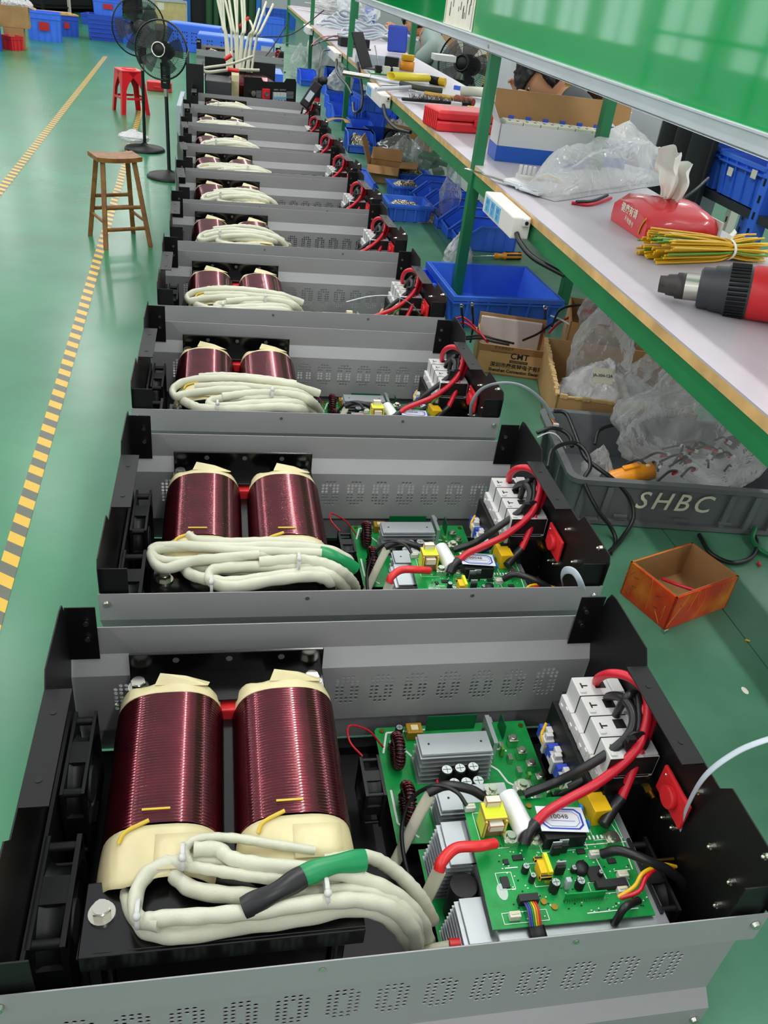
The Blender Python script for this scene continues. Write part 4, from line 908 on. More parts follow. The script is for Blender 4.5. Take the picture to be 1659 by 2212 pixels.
P, an, L_, h_ = far_box(62, 86, 134, 93, 28, .5); crate('storage_crate', 'bright blue crate with a big red card, nearest of the far crates on the left', P, an, L_, .5, h_*1.08, M_['blue'], card=True)
P, an, L_, h_ = far_box(118, 77, 173, 81, 31, .5); crate('storage_crate', 'blue crate with red card and a board laid on top, behind the nearest crate', P, an, L_, .5, h_, M_['bluedk'], card=(.1,))
tag(G(T(P.x, P.y, h_) @ Rz(an)).bb((-.25, -.02, .0), (L_+.0, .25, .02)).bb((-.25, .02, .02), (L_-.1, .28, .04)).build('board', M_['wood']), 'thin pale wooden board lying on the blue crate', 'board')
P, an, L_, h_ = far_box(176, 52, 192, 54, 28, .5); crate('storage_crate', 'dark blue crate standing back between the two groups of crates', P, an, L_*1.3, .5, h_, M_['bluedk'])
P, an, L_, h_ = far_box(195, 86, 268, 93, 30, .5); crate('lattice_crate', 'blue lattice sided crate on the floor behind the fans', P, an, L_, .5, h_, M_['bluedk'], lattice=True, ribs=0); hl = h_
P2 = P+Vector((.10, .05, hl)); crate('storage_crate', 'blue crate with red card stacked on the lattice crate', P2, an, L_*.85, .4, HV(P, -8)-hl, M_['blue'], card=(.18,))
P, an, L_, h_ = far_box(266, 93, 284, 94, 45, .5); crate('storage_crate', 'blue crate half hidden behind the fan grilles', P, an, L_*1.5, .4, h_, M_['blue'])
# leaning framed board, blue rack with green tubes
def stand(u0, v0, u1, v1, vt, dist_y=None): return far_box(u0, v0, u1, v1, vt, .1)
P, an, L_, h_ = far_box(338, 62, 402, 66, 2, .1)
t = thing('notice_board', 'pale yellow board with a small notice, propped behind the fans', 'board', P, an)
G().bb((0, 0, 0), (L_, .03, h_)).build('panel', mat('pale_board', 'cdbd82', .6, var=.1), t); G().bb((.05, -.006, h_*.7), (.22, -.001, h_*.95)).build('notice', M_['paper'], t)
G().bb((-.03, -.02, h_), (L_+.03, .05, h_+.05)).bb((L_, -.02, 0), (L_+.03, .05, h_)).build('frame', M_['alu'], t)
P, an, L_, h_ = far_box(405, 62, 552, 80, -120, .8)
t = thing('storage_rack', 'blue framed rack holding dark green rolls at the far end', 'rack', P, an)
g = G(); g.bb((-.1, 0, 0), (.0, .1, 2.6)).bb((L_, 0, 0), (L_+.1, .1, 2.6)).bb((-.1, .7, 0), (0, .8, 2.6)).bb((L_, .7, 0), (L_+.1, .8, 2.6)).build('upright', mat('rack_blue', '1e74c8', .45), t)
G().bb((0, .75, 0), (L_, .8, 2.6)).bb((0, 0, 0), (L_, .8, .12)).build('back_sheet', M_['dark'], t)
for k in range(7):
    tag(G(T(P.x, P.y, 0) @ Rz(an)).cyl((L_*(.30+.105*k), .3+.05*(k % 2), .12), (L_*(.30+.105*k), .3+.05*(k % 2), 2.3), .085, n=16).build('fabric_roll', mat('dark_green_roll', '2c5a34', .7)), ['dark green roll standing in the blue rack, %s' % w for w in ('leftmost', 'second from the left', 'third from the left', 'middle one', 'third from the right', 'second from the right', 'rightmost')][k], 'roll')
P, an, L_, h_ = far_box(60, 40, 330, 40, -60, .6)
t = thing('storage_cabinet', 'row of dark open shelving along the far left', 'shelf', Vector((P.x, P.y+2, 0)), an)
G().bb((0, .5, 0), (L_, .55, 2.4)).build('back_panel', M_['dark'], t)
for z in (.1, .8, 1.5, 2.2): G().bb((0, 0, z), (L_, .5, z+.03)).build('shelf', M_['blackp'], t)
for k in range(6): G().bb((L_*k/5-.03, -.03, 0), (L_*k/5+.03, .03, 2.4)).build('upright', M_['ivory'] if k % 2 else M_['blackp'], t)
for i, (u0, v0, u1, v1, vt, lab) in enumerate(((562, 92, 612, 97, 36, 'blue crate behind the dangling cables at the far end'), (590, 60, 640, 64, 20, 'blue crate standing at the far end behind the green post'), (742, 60, 768, 62, 0, 'blue crate standing far behind the ribbon cable coils'))):
    P, an, L_, h_ = far_box(u0, v0, u1, v1, vt, .4); crate('storage_crate', lab, P, an, L_, .5, h_, M_['blue'])
# things on the floor left of the table
P = WZ(388, 300, 0); 
tag(G().bb((-.50, 5.6, 0), (-.47, 6.3, .86)).build('metal_sheet', M_['greyflat']), 'light grey metal sheet leaning at the table side behind the near fan', 'metal sheet')
tag(G().bb((-.46, 4.9, 0), (-.36, 5.5, .30)).build('cardboard_piece', M_['cardboard']), 'brown cardboard piece on the floor beside the table', 'cardboard')
P = WZ(345, 196, 0); t = thing('tool_case', 'small red tool case on the floor behind the fans', 'case', P); G().box((0, 0, .06), (.34, .2, .12)).build('case_body', M_['redp'], t, bevel=.01); G().tube([(-.06, -.1, .06), (-.06, -.14, .06), (.06, -.14, .06), (.06, -.1, .06)], .008, 6, k=2).build('handle', M_['redp'], t)
# ================================================================ far part of the row
# unfinished inverter with upright panels
t = thing('inverter_chassis', 'half assembled inverter with upright black control panel and raised white cables', 'inverter', (0, 0, 0))
a = WZ(527, 213, 1.07); b = WZ(640, 216, 1.07); an = math.atan2(b.y-a.y, b.x-a.x); w = (b-a).length; y0 = max(a.y+.02, 4.70)
K = T(a.x, y0, 0) @ Rz(an)
zt = HV(Vector((a.x, y0, 0)), 166)
pn = [(0, MAT_Z+.005), (w, MAT_Z+.005), (w, zt-.02), (w-.01, zt), (w*.80, zt), (w*.76, zt-.02), (w*.36, zt-.02), (w*.32, zt), (.0, zt)]
MX = Matrix(((1, 0, 0, 0), (0, 0, 1, 0), (0, 1, 0, 0), (0, 0, 0, 1)))
f = G(K).prism(pn, 0, .004, MX).build('front_control_panel', M_['blackp'], t)
z = zt-.085
G(K).box((w*.40, -.008, z), (.050, .014, .055)).build('red_terminal', M_['redp'], f, bevel=.003); G(K).cyl((w*.40, -.016, z), (w*.40, -.022, z), .014, n=14).build('terminal_bolt', M_['steel'], f)
G(K).cyl((w*.16, -.004, z), (w*.16, -.014, z), .016, n=14).build('terminal_bolt', M_['steel'], f)
g = G(K)
for k in range(4): g.box((w*(.57+.062*k), -.008, z-.018), (w*.056, .014, .055)); g.box((w*(.57+.062*k), -.016, z-.018), (w*.05, .004, .012), m=1); g.box((w*(.57+.062*k), -.018, z-.035), (w*.02, .008, .010), m=2)
g.build('breaker_row', [M_['white'], M_['bluelt'], M_['navy']], f)
text_mesh('printed_text', 'INPUT   OUTPUT', .011, K @ T(w*.68, -.0006, z+.022) @ Rx(pi/2), mat('panel_print', '9aa6b4', .5), f)
g = G(K)
for k in range(5): g.box((w*.88, -.0006, z+.012-.008*k), (w*.14, .0004, .003)); g.box((w*.28, -.0006, z+.012-.008*k), (w*.1, .0004, .003))
g.build('printed_lines', mat('panel_print', '9aa6b4', .5), f)
yL = y0+.02
pl = WZ(405, 205, 1.0); G().bb((-.40, yL-.02, MAT_Z), (-.396, yL+.45, 1.25)).bb((-.40, yL-.02, MAT_Z), (-.30, yL-.016, 1.22)).build('left_side_plate', M_['blackp'], t)
g = G(); g.bb((-.29, yL, MAT_Z+.02), (-.14, yL+.30, 1.14)); g.bb((-.25, yL-.002, 1.02), (-.22, yL, 1.05), m=1); g.build('battery_box', [M_['darkp'], M_['paper']], t, bevel=.004)
G().box((.0, 0, 0), (.30, .24, .24), T(-.02, yL+.30, 1.04)).build('maroon_winding', M_['wire'], t, bevel=.05)
G().box((0, 0, 0), (.045, .26, .26), T(-.115, yL+.29, 1.045)).build('yellow_band', M_['tape'], t, bevel=.045)
G().bb((-.30, yL+.44, MAT_Z), (.14, yL+.444, 1.22)).build('rear_plate', M_['blackp'], t)
G().bb((-.12, yL+.02, MAT_Z), (.02, yL+.12, MAT_Z+.10)).build('green_board', M_['pcb'], t)
G().cyl((-.16, yL+.05, MAT_Z+.02), (-.16, yL+.05, 1.12), .007, n=8).build('threaded_rod', M_['steel'], t)
random.seed(12)
for k in range(13):
    bx = -.16+.012*k; u1 = 470+6.2*k if k < 9 else 500+14*k; x0 = bx+random.uniform(-.02, .02)
    tp = WY((468, 474, 480, 487, 493, 505, 512, 520, 527, 560, 575, 590, 540)[k], (-10, -20, -14, 2, -10, -20, -12, -25, -8, 20, 5, 10, 45)[k], yL+.5+.03*k)
    mid = Vector(((x0+tp.x)/2+random.uniform(-.02, .02), yL+.4, 1.40)); 
    G().tube([(x0, yL+.33, 1.17), mid.lerp(Vector((x0, yL+.35, 1.3)), .5), mid, tp], (.009, .007), 8).build('raised_cable', M_['sleeve'], t)
for (u, v, z) in ((545, 140, 1.28), (620, 20, 1.45)): pass
q = [WY(540, 122, yL+.2), WY(500, 140, yL+.1), WY(445, 150, yL+.05), WY(436, 140, yL+.05), WY(470, 165, yL+.1)]
G().tube([WY(545, 122, yL+.2), WY(500, 138, yL+.08), WY(446, 146, yL+.02), WY(437, 150, yL), WY(450, 156, yL), WY(500, 151, yL+.05), WY(560, 152, yL+.1)], (.010, .007), 10).build('raised_cable', M_['sleeve'], t)
for a_, b_ in (((486, 128), (500, 119)), ((492, 150), (516, 153))):
    G().tube([WY(a_[0], a_[1], yL-.0), WY(b_[0], b_[1], yL+.0)], .0115, 10, k=0).build('red_sleeve_end', M_['redtube'], t)
G().tube([WY(517, 58, yL+.45), WY(537, 38, yL+.5)], .0095, 8, k=0).build('red_sleeve_end', M_['redtube'], t)
# grey inverter behind it
bpy.context.view_layer.update()
c = copy_tree(proto, skip=EL+('sleeved_cable', 'shrink_sleeve', 'cable_tie', 'board_fan')); c['label'] = 'open grey inverter standing behind the half assembled one, under the raised cables'
c.location = (-.045, 6.92, MAT_Z+.02); c.rotation_euler = (0, 0, .02)
# blue inverter cases
def blue_case(label, u0, v0, u1, v1, vt, z, d, name='blue_inverter'):
    a, an, L_ = FRM(u0, v0, u1, v1, z); h = HV(a, vt)-z; t = thing(name, label, 'inverter', a, an)
    G().bb((0, 0, 0), (L_, d, h)).build('case_body', M_['blue'], t, bevel=.012)
    g = G()
    for k in range(5):
        for r in range(4):
            for c_ in range(3):
                if r in (0, 3) or c_ != 1: g.cyl((L_*(.12+.18*k)+c_*.022, -.001, h*.35+r*.03), (L_*(.12+.18*k)+c_*.022, .001, h*.35+r*.03), .007, n=6)
    g.build('vent_holes', M_['chip'], t); G().box((L_*.9, -.004, h*.6), (.12, .006, .09)).build('rating_plate', M_['greyflat'], t); return t
blue_case('tall blue inverter case standing behind the near fan', 362, 108, 472, 122, 46, MAT_Z, .30)
blue_case('blue inverter case with grey plate lying in front of the tall blue case', 428, 128, 592, 146, 72, MAT_Z, .35)
blue_case('flat blue inverter case lying behind the raised white cables', 505, 104, 585, 112, 82, MAT_Z, .3)
P = WZ(605, 178, MAT_Z+.2); tag(G().bb((P.x-.13, P.y, MAT_Z), (P.x+.02, P.y+.35, MAT_Z+.25)).build('small_crate', M_['blue']), 'small blue box with red terminals at the far end of the row', 'box')
random.seed(5)
for k, (u0, v0, u1, v1) in enumerate(((525, 148, 620, 52), (560, 80, 700, 22))):
    a, b_ = WY(u0, v0, 7.0+k*.3), WY(u1, v1, 7.4+k*.3); tag(G().tube([a, a.lerp(b_, .5)+Vector((0, 0, -.08)), b_], .005, 6).build('hanging_cable', M_['blk']), ['thin black cable sagging over the far inverters', 'black cable rising towards the far bench', 'dark cable hanging down by the far post'][k], 'cable')
# ================================================================ things on the green mat under the bench
MZ = MAT_Z+.0005
def pick_bin(label, P, rz, w, d, h, m=None, group='open fronted blue picking bins', fill=None, card=False, tilt=None):
    """open fronted bin; scoop side faces -y in its own frame"""
    m = m or M_['blue']; t = thing('picking_bin', label, 'bin', P, rz, group)
    if tilt: t.rotation_euler = (tilt[0], tilt[1], rz)
    g = G(); e = .004; c = .35
    side = [(0, 0), (d, 0), (d, h), (d*c, h), (0, h*.42)]
    MX = Matrix(((0, 0, 1, 0), (1, 0, 0, 0), (0, 1, 0, 0), (0, 0, 0, 1)))
    g.prism(side, 0, e, MX); g.prism(side, w-e, w, MX); g.bb((0, 0, 0), (w, d, e)); g.bb((0, d-e, 0), (w, d, h)); g.bb((0, 0, 0), (w, e, h*.42))
    r = .006
    for x in (-r, w-e): g.bb((x, d*c, h-.008), (x+e+r, d+r, h))
    g.bb((-r, d-e, h-.008), (w+r, d+r, h)); g.bb((-r, -r, h*.42-.008), (w+r, e, h*.42))
    for x0 in (-r, w-e): g.add([(x0, 0, h*.42-.008), (x0+e+r, 0, h*.42-.008), (x0+e+r, d*c, h-.008), (x0, d*c, h-.008), (x0, 0, h*.42), (x0+e+r, 0, h*.42), (x0+e+r, d*c, h), (x0, d*c, h)], [(3, 2, 1, 0), (4, 5, 6, 7), (0, 1, 5, 4), (1, 2, 6, 5), (2, 3, 7, 6), (3, 0, 4, 7)])
    for k in range(4):
        y = d*(c+.08)+(d*(1-c)-.02)*k/3
        for x in (-r*.7, w): g.bb((x, y-.002, .002), (x+r*.7, y+.002, h-.008))
        xx = w*(k+.5)/4; g.bb((xx-.002, d, .002), (xx+.002, d+r*.7, h-.008)); g.bb((xx-.002, -r*.7, .002), (xx+.002, 0, h*.42-.008))
    g.build('bin_body', m, t)
    if card: G().bb((w*.25, -.0075, h*.12), (w*.75, -.0065, h*.36)).build('label_card', M_['paper'], t)
    return t
def pile(name, label, cat, P, w, d, h, m, rz=0, seed=1, n=56, kind='stuff', sc=.3):
    def fn(u, v):
        q = Vector((u*9, v*9, seed)); e = min(u, v, 1-u, 1-v)*4
        return Vector(((u-.5)*w, (v-.5)*d, h*(min(1, e)*(.7+.3*noise.noise(q*.35)))+.007*abs(noise.noise(q*4.5))*min(1, e*3)))
    g = G(T(*P) @ Rz(rz)); g.grid(fn, n, n, sm=False); o = g.build(name, m); return tag(o, label, cat, kind=kind)
def on_mat(u0, v0, u1, v1, vt=None):
    a, an, L_ = FRM(u0, v0, u1, v1, MAT_Z); a.z = MZ; return a, an, L_, (HV(a, vt)-MAT_Z if vt else .1)
# large blue crate behind the post
crate('parts_crate', 'large shallow blue crate on the mat behind the printed brown box', (.535, 1.665, MZ), .045, .365, .345, .105, M_['blue'], ribs=5)
tag(G(T(.70, 1.80, MZ+.012) @ Rz(.1)).box((.08, 0, .03), (.09, .01, .012)).build('cable_offcut', M_['blk']), 'black offcut lying inside the large shallow blue crate', 'offcut')
crate('small_crate', 'low blue tray touching the left side of the large blue crate', (.44, 1.86, MZ), .05, .10, .16, .075, M_['blue'], ribs=2, card=True, kind='tray')
# printed carton
a, an, L_, h_ = on_mat(1024, 803, 1140, 819, 731); w = L_*1.28; d = .165; h_ = .088
t = carton('cardboard_box', 'brown printed cardboard box with foam lining, full of black and red ring cables', a, an, w, d, h_, M_['cardboard'])
b_ = G(); b_.bb((0, d-.001, h_-.001), (w, d+.003, h_+.035)); b_.build('flap', M_['cardin'], t)
G().bb((.005, d-.014, .01), (w-.012, d-.004, h_+.028)).build('foam_lining', M_['foam'], t, bevel=.003)
FX = Rx(pi/2)
text_mesh('printed_text', '深圳市康奈特电子有限公司', .0155, T(w*.66, -.0006, h_*.345) @ FX, M_['chip'], t, .0001, spacing=.98, bold=.0003)
text_mesh('printed_text', 'Shenzhen Connection Electronic Co.', .0125, T(w*.66, -.0006, h_*.17) @ FX, M_['chip'], t, .0001, bold=.0004)
text_mesh('printed_text', 'CMT', .024, T(w*.60, -.0006, h_*.70) @ FX, M_['chip'], t, .0001, spacing=1.08, bold=.0006)
lg = G().bb((w*.60-.026, -.0006, h_*.475), (w*.60+.026, -.0002, h_*.56)).build('logo_bar', M_['chip'], t)
text_mesh('logo_text', 'CONNECTION', .0062, T(w*.60, -.0009, h_*.515) @ FX, M_['cardboard'], t, .0001, spacing=1.15)
text_mesh('printed_text', '专注连接技术', .0095, T(w*.36, -.0006, h_*.93) @ FX, M_['chip'], t, .0001)
text_mesh('printed_text', 'http://www.szcnnt.com', .0075, T(w*.36, -.0006, h_*.80) @ FX, M_['chip'], t, .0001)
G().bb((0, -.0005, h_*.78), (w, .0, h_)).build('packing_tape', mat('brown_tape', '8a6038', .3), t)
def ring_cable(label, pts, r, m, grp, lug=True):
    t = thing('ring_cable', label, 'cable', pts[-1], 0, grp); P = [Vector(p)-Vector(pts[-1]) for p in pts]
    G().tube(P, r, 8).build('lead', m, t)
    if lug:
        d = (P[-1]-P[-2]).normalized(); G().cyl(P[-1]-d*.03, P[-1]-d*.002, r*1.25, n=8).build('heat_shrink', M_['blk'], t)
        K = frame_from(P[-1]+d*.006, d, Vector((-.3, -.9, .35)).cross(d).cross(d)*-1)
        G(K).lathe([(.0035, -.0008), (.0068, -.0008), (.0068, .0008), (.0035, .0008), (.0035, -.0008)], 14, cap=False).build('ring_lug', M_['steel'], t)
    return t
def A(u, v, z): return WZ(u, v, z)
grp = 'loose ring cables sticking out of the printed box'
for i, (u, v, m, lab) in enumerate(((997, 664, 'blk', 'black ring cable standing up at the left corner of the printed box, leftmost'), (1020, 661, 'blk', 'black ring cable standing upright just right of the leftmost one'), (1031, 712, 'blk', 'black ring cable bent over the left corner of the printed box'), (1178, 668, 'red', 'red ring cable with black sleeve standing at the right of the foam lining'))):
    top = WY(u, v, a.y+.05+(.0 if i < 3 else .08)); foot = Vector((top.x+(.03 if i < 3 else .0), a.y+.10, MAT_Z+.05)); ring_cable(lab, [foot, foot.lerp(top, .5)+Vector((.006, 0, .0)), top], .0032, M_[m], grp)
for i, (p, m, lab) in enumerate((([(980, 690, .97), (1000, 686, .98), (1020, 700, .97), (1050, 735, .95)], 'red', 'red cable arching over the left end of the printed box, upper one'), ([(985, 700, .96), (1005, 698, .975), (1030, 716, .96), (1055, 740, .94)], 'red', 'red cable arching over the left end of the printed box, lower one'),
     ([(1000, 728, .95), (1040, 725, .955), (1070, 733, .95), (1110, 742, .94)], 'blk', 'black cable lying along the box rim, front one'), ([(1000, 733, .95), (1040, 731, .95), (1065, 738, .945), (1100, 745, .94)], 'blk', 'black cable lying along the box rim, second one'),
     ([(1130, 735, .95), (1160, 722, .95), (1185, 705, .96), (1205, 690, .97)], 'blk', 'black cable leaving the printed box over its right corner'), ([(1185, 720, .96), (1205, 700, .975), (1230, 685, .98)], 'red', 'red cable leaving the printed box over its right corner'),
     ([(1192, 705, .98), (1208, 672, 1.0), (1240, 660, 1.01), (1275, 663, 1.0), (1310, 690, .98)], 'blk', 'thick black cable arching across the torn carton behind'))):
    tag(G().tube([A(*q) for q in p], .0034, 8).build('loose_cable', M_[m]), lab, 'cable')
tag(G().tube([A(1190, 682, .98), A(1215, 692, .985), A(1245, 712, .98), A(1262, 735, .96)], .003, 8).build('loose_cable', M_['greyflat']), 'pale blue stripped cable poking out between the cardboard boxes', 'cable')
# big torn carton with bags
P = Vector((.613, .925, MZ)); rz = -.25
t = carton('cardboard_box', 'large torn brown carton full of clear plastic bags behind the grey bin', P, rz, .345, .395, .120, M_['cardboard'], wall=.005)
random.seed(3); g = G()
for k in range(40):
    g.box((random.uniform(-.002, .004), .01+k*.0096, .120), (.010, .009, random.uniform(.003, .009)))
for k in range(36): g.box((.01+k*.0092, random.uniform(-.001, .003), .120), (.009, .007, random.uniform(.003, .010)))
g.build('torn_edge', mat('torn_card', 'c9a873', .8), t)
K = T(*P) @ Rz(rz)
bag('plastic_bag', 'milky plastic bag of small parts inside the large torn carton', 'plastic bag', K @ Vector((.15, .15, .01)), (.30, .30, .15), 11, M_['film2'], rough=.3)
bag('plastic_bag', 'clear bag standing up with a white printed label inside the torn carton', 'plastic bag', K @ Vector((.14, .27, .02)), (.20, .16, .30), 12, M_['film'], rough=.25)
bag('plastic_bag', 'clear bag slumped at the right side of the torn carton', 'plastic bag', K @ Vector((.27, .10, .04)), (.20, .22, .20), 14, M_['film'], rough=.35)
tg = text_mesh('bag_label', 'JA-XH-12A', .011, frame_from(WZ(1302, 812, 1.02)+Vector((0, -.0012, .001)), (1, -.1, 0), (0, -.75, .66)), M_['ink'], None)
lb = G(frame_from(WZ(1302, 812, 1.02), (1, -.1, 0), (0, -.75, .66))).box((0, 0, 0), (.05, .04, .001)).build('paper_label', M_['paper']); tag(lb, 'small white printed label showing in the clear bag of the torn carton', 'label'); tg.parent = lb
# second carton behind with red wires
P3 = WZ(1245, 760, MAT_Z); P3 = Vector((.80, 1.36, MZ))
t = carton('cardboard_box', 'torn brown carton with red and black cables, behind the carton of clear bags', P3, -.35, .30, .24, .15, M_['cardboard'])
K3 = T(*P3) @ Rz(-.35)
random.seed(8)
for k in range(9):
    pts = [K3 @ Vector((random.uniform(.03, .27), random.uniform(.03, .2), random.uniform(.12, .17))) for _ in range(5)]
    tag(G().tube(pts, .0028, 6).build('loose_cable', M_['red' if k % 3 else 'blk']), 'thin cable coiled loosely in the rear torn carton', 'cable', 'thin red and black cables tangled in the rear torn carton')
bag('plastic_bag', 'clear bag over the red cables in the rear torn carton', 'plastic bag', K3 @ Vector((.13, .06, .08)), (.26, .2, .20), 21, M_['film'], rough=.3)
tag(G().tube([A(1262, 668, 1.02), A(1300, 690, 1.02), A(1330, 715, 1.01)], (.003, .006), 8).build('red_strap', M_['redp']), 'flat red strap lying on top of the rear torn carton', 'strap')
# grey lettered bin
P = Vector((.522, .558, MZ)); rz = -.115; w, d, h = .50, .302, .113
t = thing('grey_storage_bin', 'large grey plastic bin with cream letters SHBC, front right on the green mat', 'bin', P, rz)
g = G(); f = .955; e = .006
def rring(wx, dy, z, r=.02, n=5):
    out = []
    for cx, cy, a0 in ((w/2+wx/2-r, d/2-dy/2+r, -pi/2), (w/2+wx/2-r, d/2+dy/2-r, 0), (w/2-wx/2+r, d/2+dy/2-r, pi/2), (w/2-wx/2+r, d/2-dy/2+r, pi)):
        for k in range(n): a = a0+pi/2*k/(n-1); out.append(Vector((cx+r*cos(a), cy+r*sin(a), z)))
    return out
rings = [rring(w*f, d*f, 0), rring(w, d, h-.014), rring(w+.022, d+.022, h-.012, .028), rring(w+.026, d+.026, h, .028), rring(w-.006, d-.006, h, .018), rring(w*f-.012, d*f-.012, .008)]
n_ = len(rings[0]); vs = [p for r_ in rings for p in r_]
g.add(vs, [(i*n_+k, i*n_+(k+1) % n_, (i+1)*n_+(k+1) % n_, (i+1)*n_+k) for i in range(5) for k in range(n_)]); g.add(rings[0], [tuple(range(n_))[::-1]]); g.add(rings[5], [tuple(range(n_))])
for x in (.02, .075, w-.155, w-.10, w-.045):
    g.add([(x, .008, .002), (x+.012, .008, .002), (x+.012, -.010, h-.016), (x, -.010, h-.016), (x, -.004, .002), (x+.012, -.004, .002)], [(0, 1, 5, 4), (4, 5, 2, 3), (0, 4, 3), (1, 2, 5)])
g.bb((0.01, -.006, .002), (w-.01, .008, .012))
for y in (.08, .16, .24): g.bb((-.008, y, .004), (.008, y+.006, h-.014))
for x in (.105, .24, .34): g.bb((x, -.008, .024), (x+.03, -.002, .028))
g.build('bin_body', M_['shbc'], t)
text_mesh('printed_letters', 'SHBC', .058, T(.225, -.0065, .068) @ Rx(pi/2-.045), mat('cream_letters', 'd9d8bd', .5), t, .0003, shear=.22, spacing=1.28, bold=.0004)
K = T(*P) @ Rz(rz)
# contents: glue gun / yellow driver, plug cable, connector leads, bag
q = K @ Vector((.125, .055, .085)); t = thing('electric_screwdriver', 'orange and black electric screwdriver lying in the grey bin', 'screwdriver', q, .5)
g = G(Ry(pi/2+.25) @ Rz(.3)); g.lathe([(.001, -.075), (.019, -.07), (.022, -.03), (.021, .02), (.018, .03)], 20); g.build('handle', M_['orangep'], t)
g = G(Ry(pi/2+.25)); g.lathe([(.019, .028), (.020, .04), (.012, .05), (.010, .07)], 18); g.build('chuck', M_['blackp'], t)
t.rotation_euler = (0, .0, 2.6+.6)
G(Ry(pi/2+.25)).lathe([(.004, .07), (.0035, .09)], 8).build('bit', M_['steel'], t)
G(Ry(pi/2+.25)).box((-.022, 0, -.02), (.010, .014, .035)).build('trigger', M_['orangep'], t, bevel=.002)
random.seed(21); grp = 'plug ended leads heaped in the grey bin'
for k in range(22):
    u = 1385+random.random()*200; v = 955+random.random()*65; z = .955+random.random()*.02
    p = WZ(u, v, z); q = p+Vector((random.uniform(-.07, .02), random.uniform(-.03, .05), -.015)); t = thing('plug_lead', 'short red and black lead with a white plug in the grey bin', 'lead', p, 0, grp)
    d_ = q-p; G().tube([Vector((0, 0, 0)), d_*.5+Vector((0, 0, .012)), d_], .0028, 6).build('lead', M_['blk' if k % 2 else 'darkp'], t)
    G().tube([d_*.06, d_*.28], .0036, 6, k=0).build('heat_shrink', M_['red'], t)
    G(Rz(random.random()*3) @ Rx(random.random())).box((0, 0, 0), (.009, .007, .008)).build('plug', M_['white'], t, bevel=.0008)
bag('plastic_bag', 'large clear bag of plug leads bulging out of the grey bin', 'plastic bag', K @ Vector((.31, .17, .05)), (.40, .33, .235), 33, M_['film'], rough=.28)
bag('plastic_bag', 'clear bag peaked up between the grey bin and the bench edge', 'plastic bag', K @ Vector((.36, .30, .05)), (.24, .22, .30), 35, M_['film'], rough=.3)
bag('plastic_bag', 'small clear zip bag behind the orange screwdriver in the grey bin', 'plastic bag', K @ Vector((.085, .10, .03)), (.08, .07, .10), 36, M_['film'], rough=.3)
def cable(label, pts, r=.004, m='blk', name='power_cable', cat='cable'):
    return tag(G().tube([A(*p) for p in pts], r, 10).build(name, M_[m]), label, cat)
cable('black cable looping from the inverter row over the corner of the grey bin', [(1160, 935, .98), (1190, 925, .99), (1215, 930, .985), (1232, 945, .98), (1236, 965, .97)], .0045)
cable('long black cable draped over the front of the grey bin and down to the mat', [(1196, 888, .99), (1222, 893, .99), (1240, 930, .985), (1262, 985, .98), (1290, 1010, .98), (1330, 1040, .96), (1362, 1080, .92), (1368, 1120, .89), (1345, 1160, .865), (1318, 1190, .862), (1290, 1210, .862)], .0045)
cable('second black cable hanging in front of the grey bin beside the lettering', [(1183, 1010, .99), (1192, 975, 1.0), (1215, 960, 1.0), (1245, 958, .99), (1268, 980, .985), (1275, 1010, .98), (1262, 1040, .96), (1290, 1100, .92), (1320, 1140, .88), (1330, 1170, .862), (1318, 1195, .861)], .0045)
cable('black cable looping inside the grey bin', [(1285, 960, .93), (1295, 930, .95), (1330, 918, .96), (1365, 925, .95), (1376, 945, .93)], .004)
cable('white lead crossing the left rim of the grey bin', [(1160, 945, .98), (1185, 935, .985), (1205, 942, .98), (1222, 968, .95)], .0014, 'whitewire')
cable('black cable curled on the mat at the right behind the orange box', [(1510, 1155, .86), (1535, 1195, .861), (1580, 1215, .861), (1622, 1205, .861), (1636, 1175, .862), (1625, 1150, .865)], .0045)
cable('green cable at the right edge beside the grey bin', [(1632, 1140, .875), (1625, 1165, .865), (1645, 1190, .862), (1680, 1205, .862)], .0055, 'postg')
cable('black cable at the right edge under the bench', [(1640, 1105, .88), (1655, 1130, .872), (1675, 1135, .87)], .006)
t = thing('white_plug', 'white plug on the end of the flat cable by the grey bin rim', 'plug', A(1201, 918, .985)); G().box((0, 0, 0), (.012, .008, .007)).build('plug_body', M_['white'], t, bevel=.001)
for k, c_ in enumerate(('ygwire', 'redp', 'woodst')): G().tube([Vector((-.004+k*.003, .003, .002)), Vector((-.012+k*.002, .02, .012))], .001, 5, k=0).build('wire', M_[c_], t)
# orange box
f0, r0, l0 = WZ(1435, 1362, MAT_Z), WZ(1567, 1312, MAT_Z), WZ(1336, 1282, MAT_Z)
rz = math.atan2((r0-f0).y, (r0-f0).x); w = (r0-f0).length; d = (l0-f0).length; h = HV(f0, 1293)-MAT_Z; f0.z = MZ
t = thing('open_box', 'small open orange printed box holding a red wire, before the grey lettered bin', 'cardboard box', f0, rz); e = .0035
g = G(); g.bb((0, 0, 0), (w, e, h)).bb((0, 0, 0), (e, d, h)).bb((w-e, 0, 0), (w, d, h)).bb((0, d-e, 0), (w, d, h)); g.build('printed_walls', M_['orange'], t)
g = G(); i_ = e+.0003; g.bb((e, e, e), (w-e, d-e, e+.002)); g.bb((e, e, .001), (w-e, i_+.001, h+.001)).bb((e, e, .001), (i_+.001, d-e, h+.001)).bb((w-i_-.001, e, .001), (w-e, d-e, h+.001)).bb((e, d-i_-.001, .001), (w-e, d-e, h+.001)); g.build('inner_lining', M_['cardin'], t)
g = G()
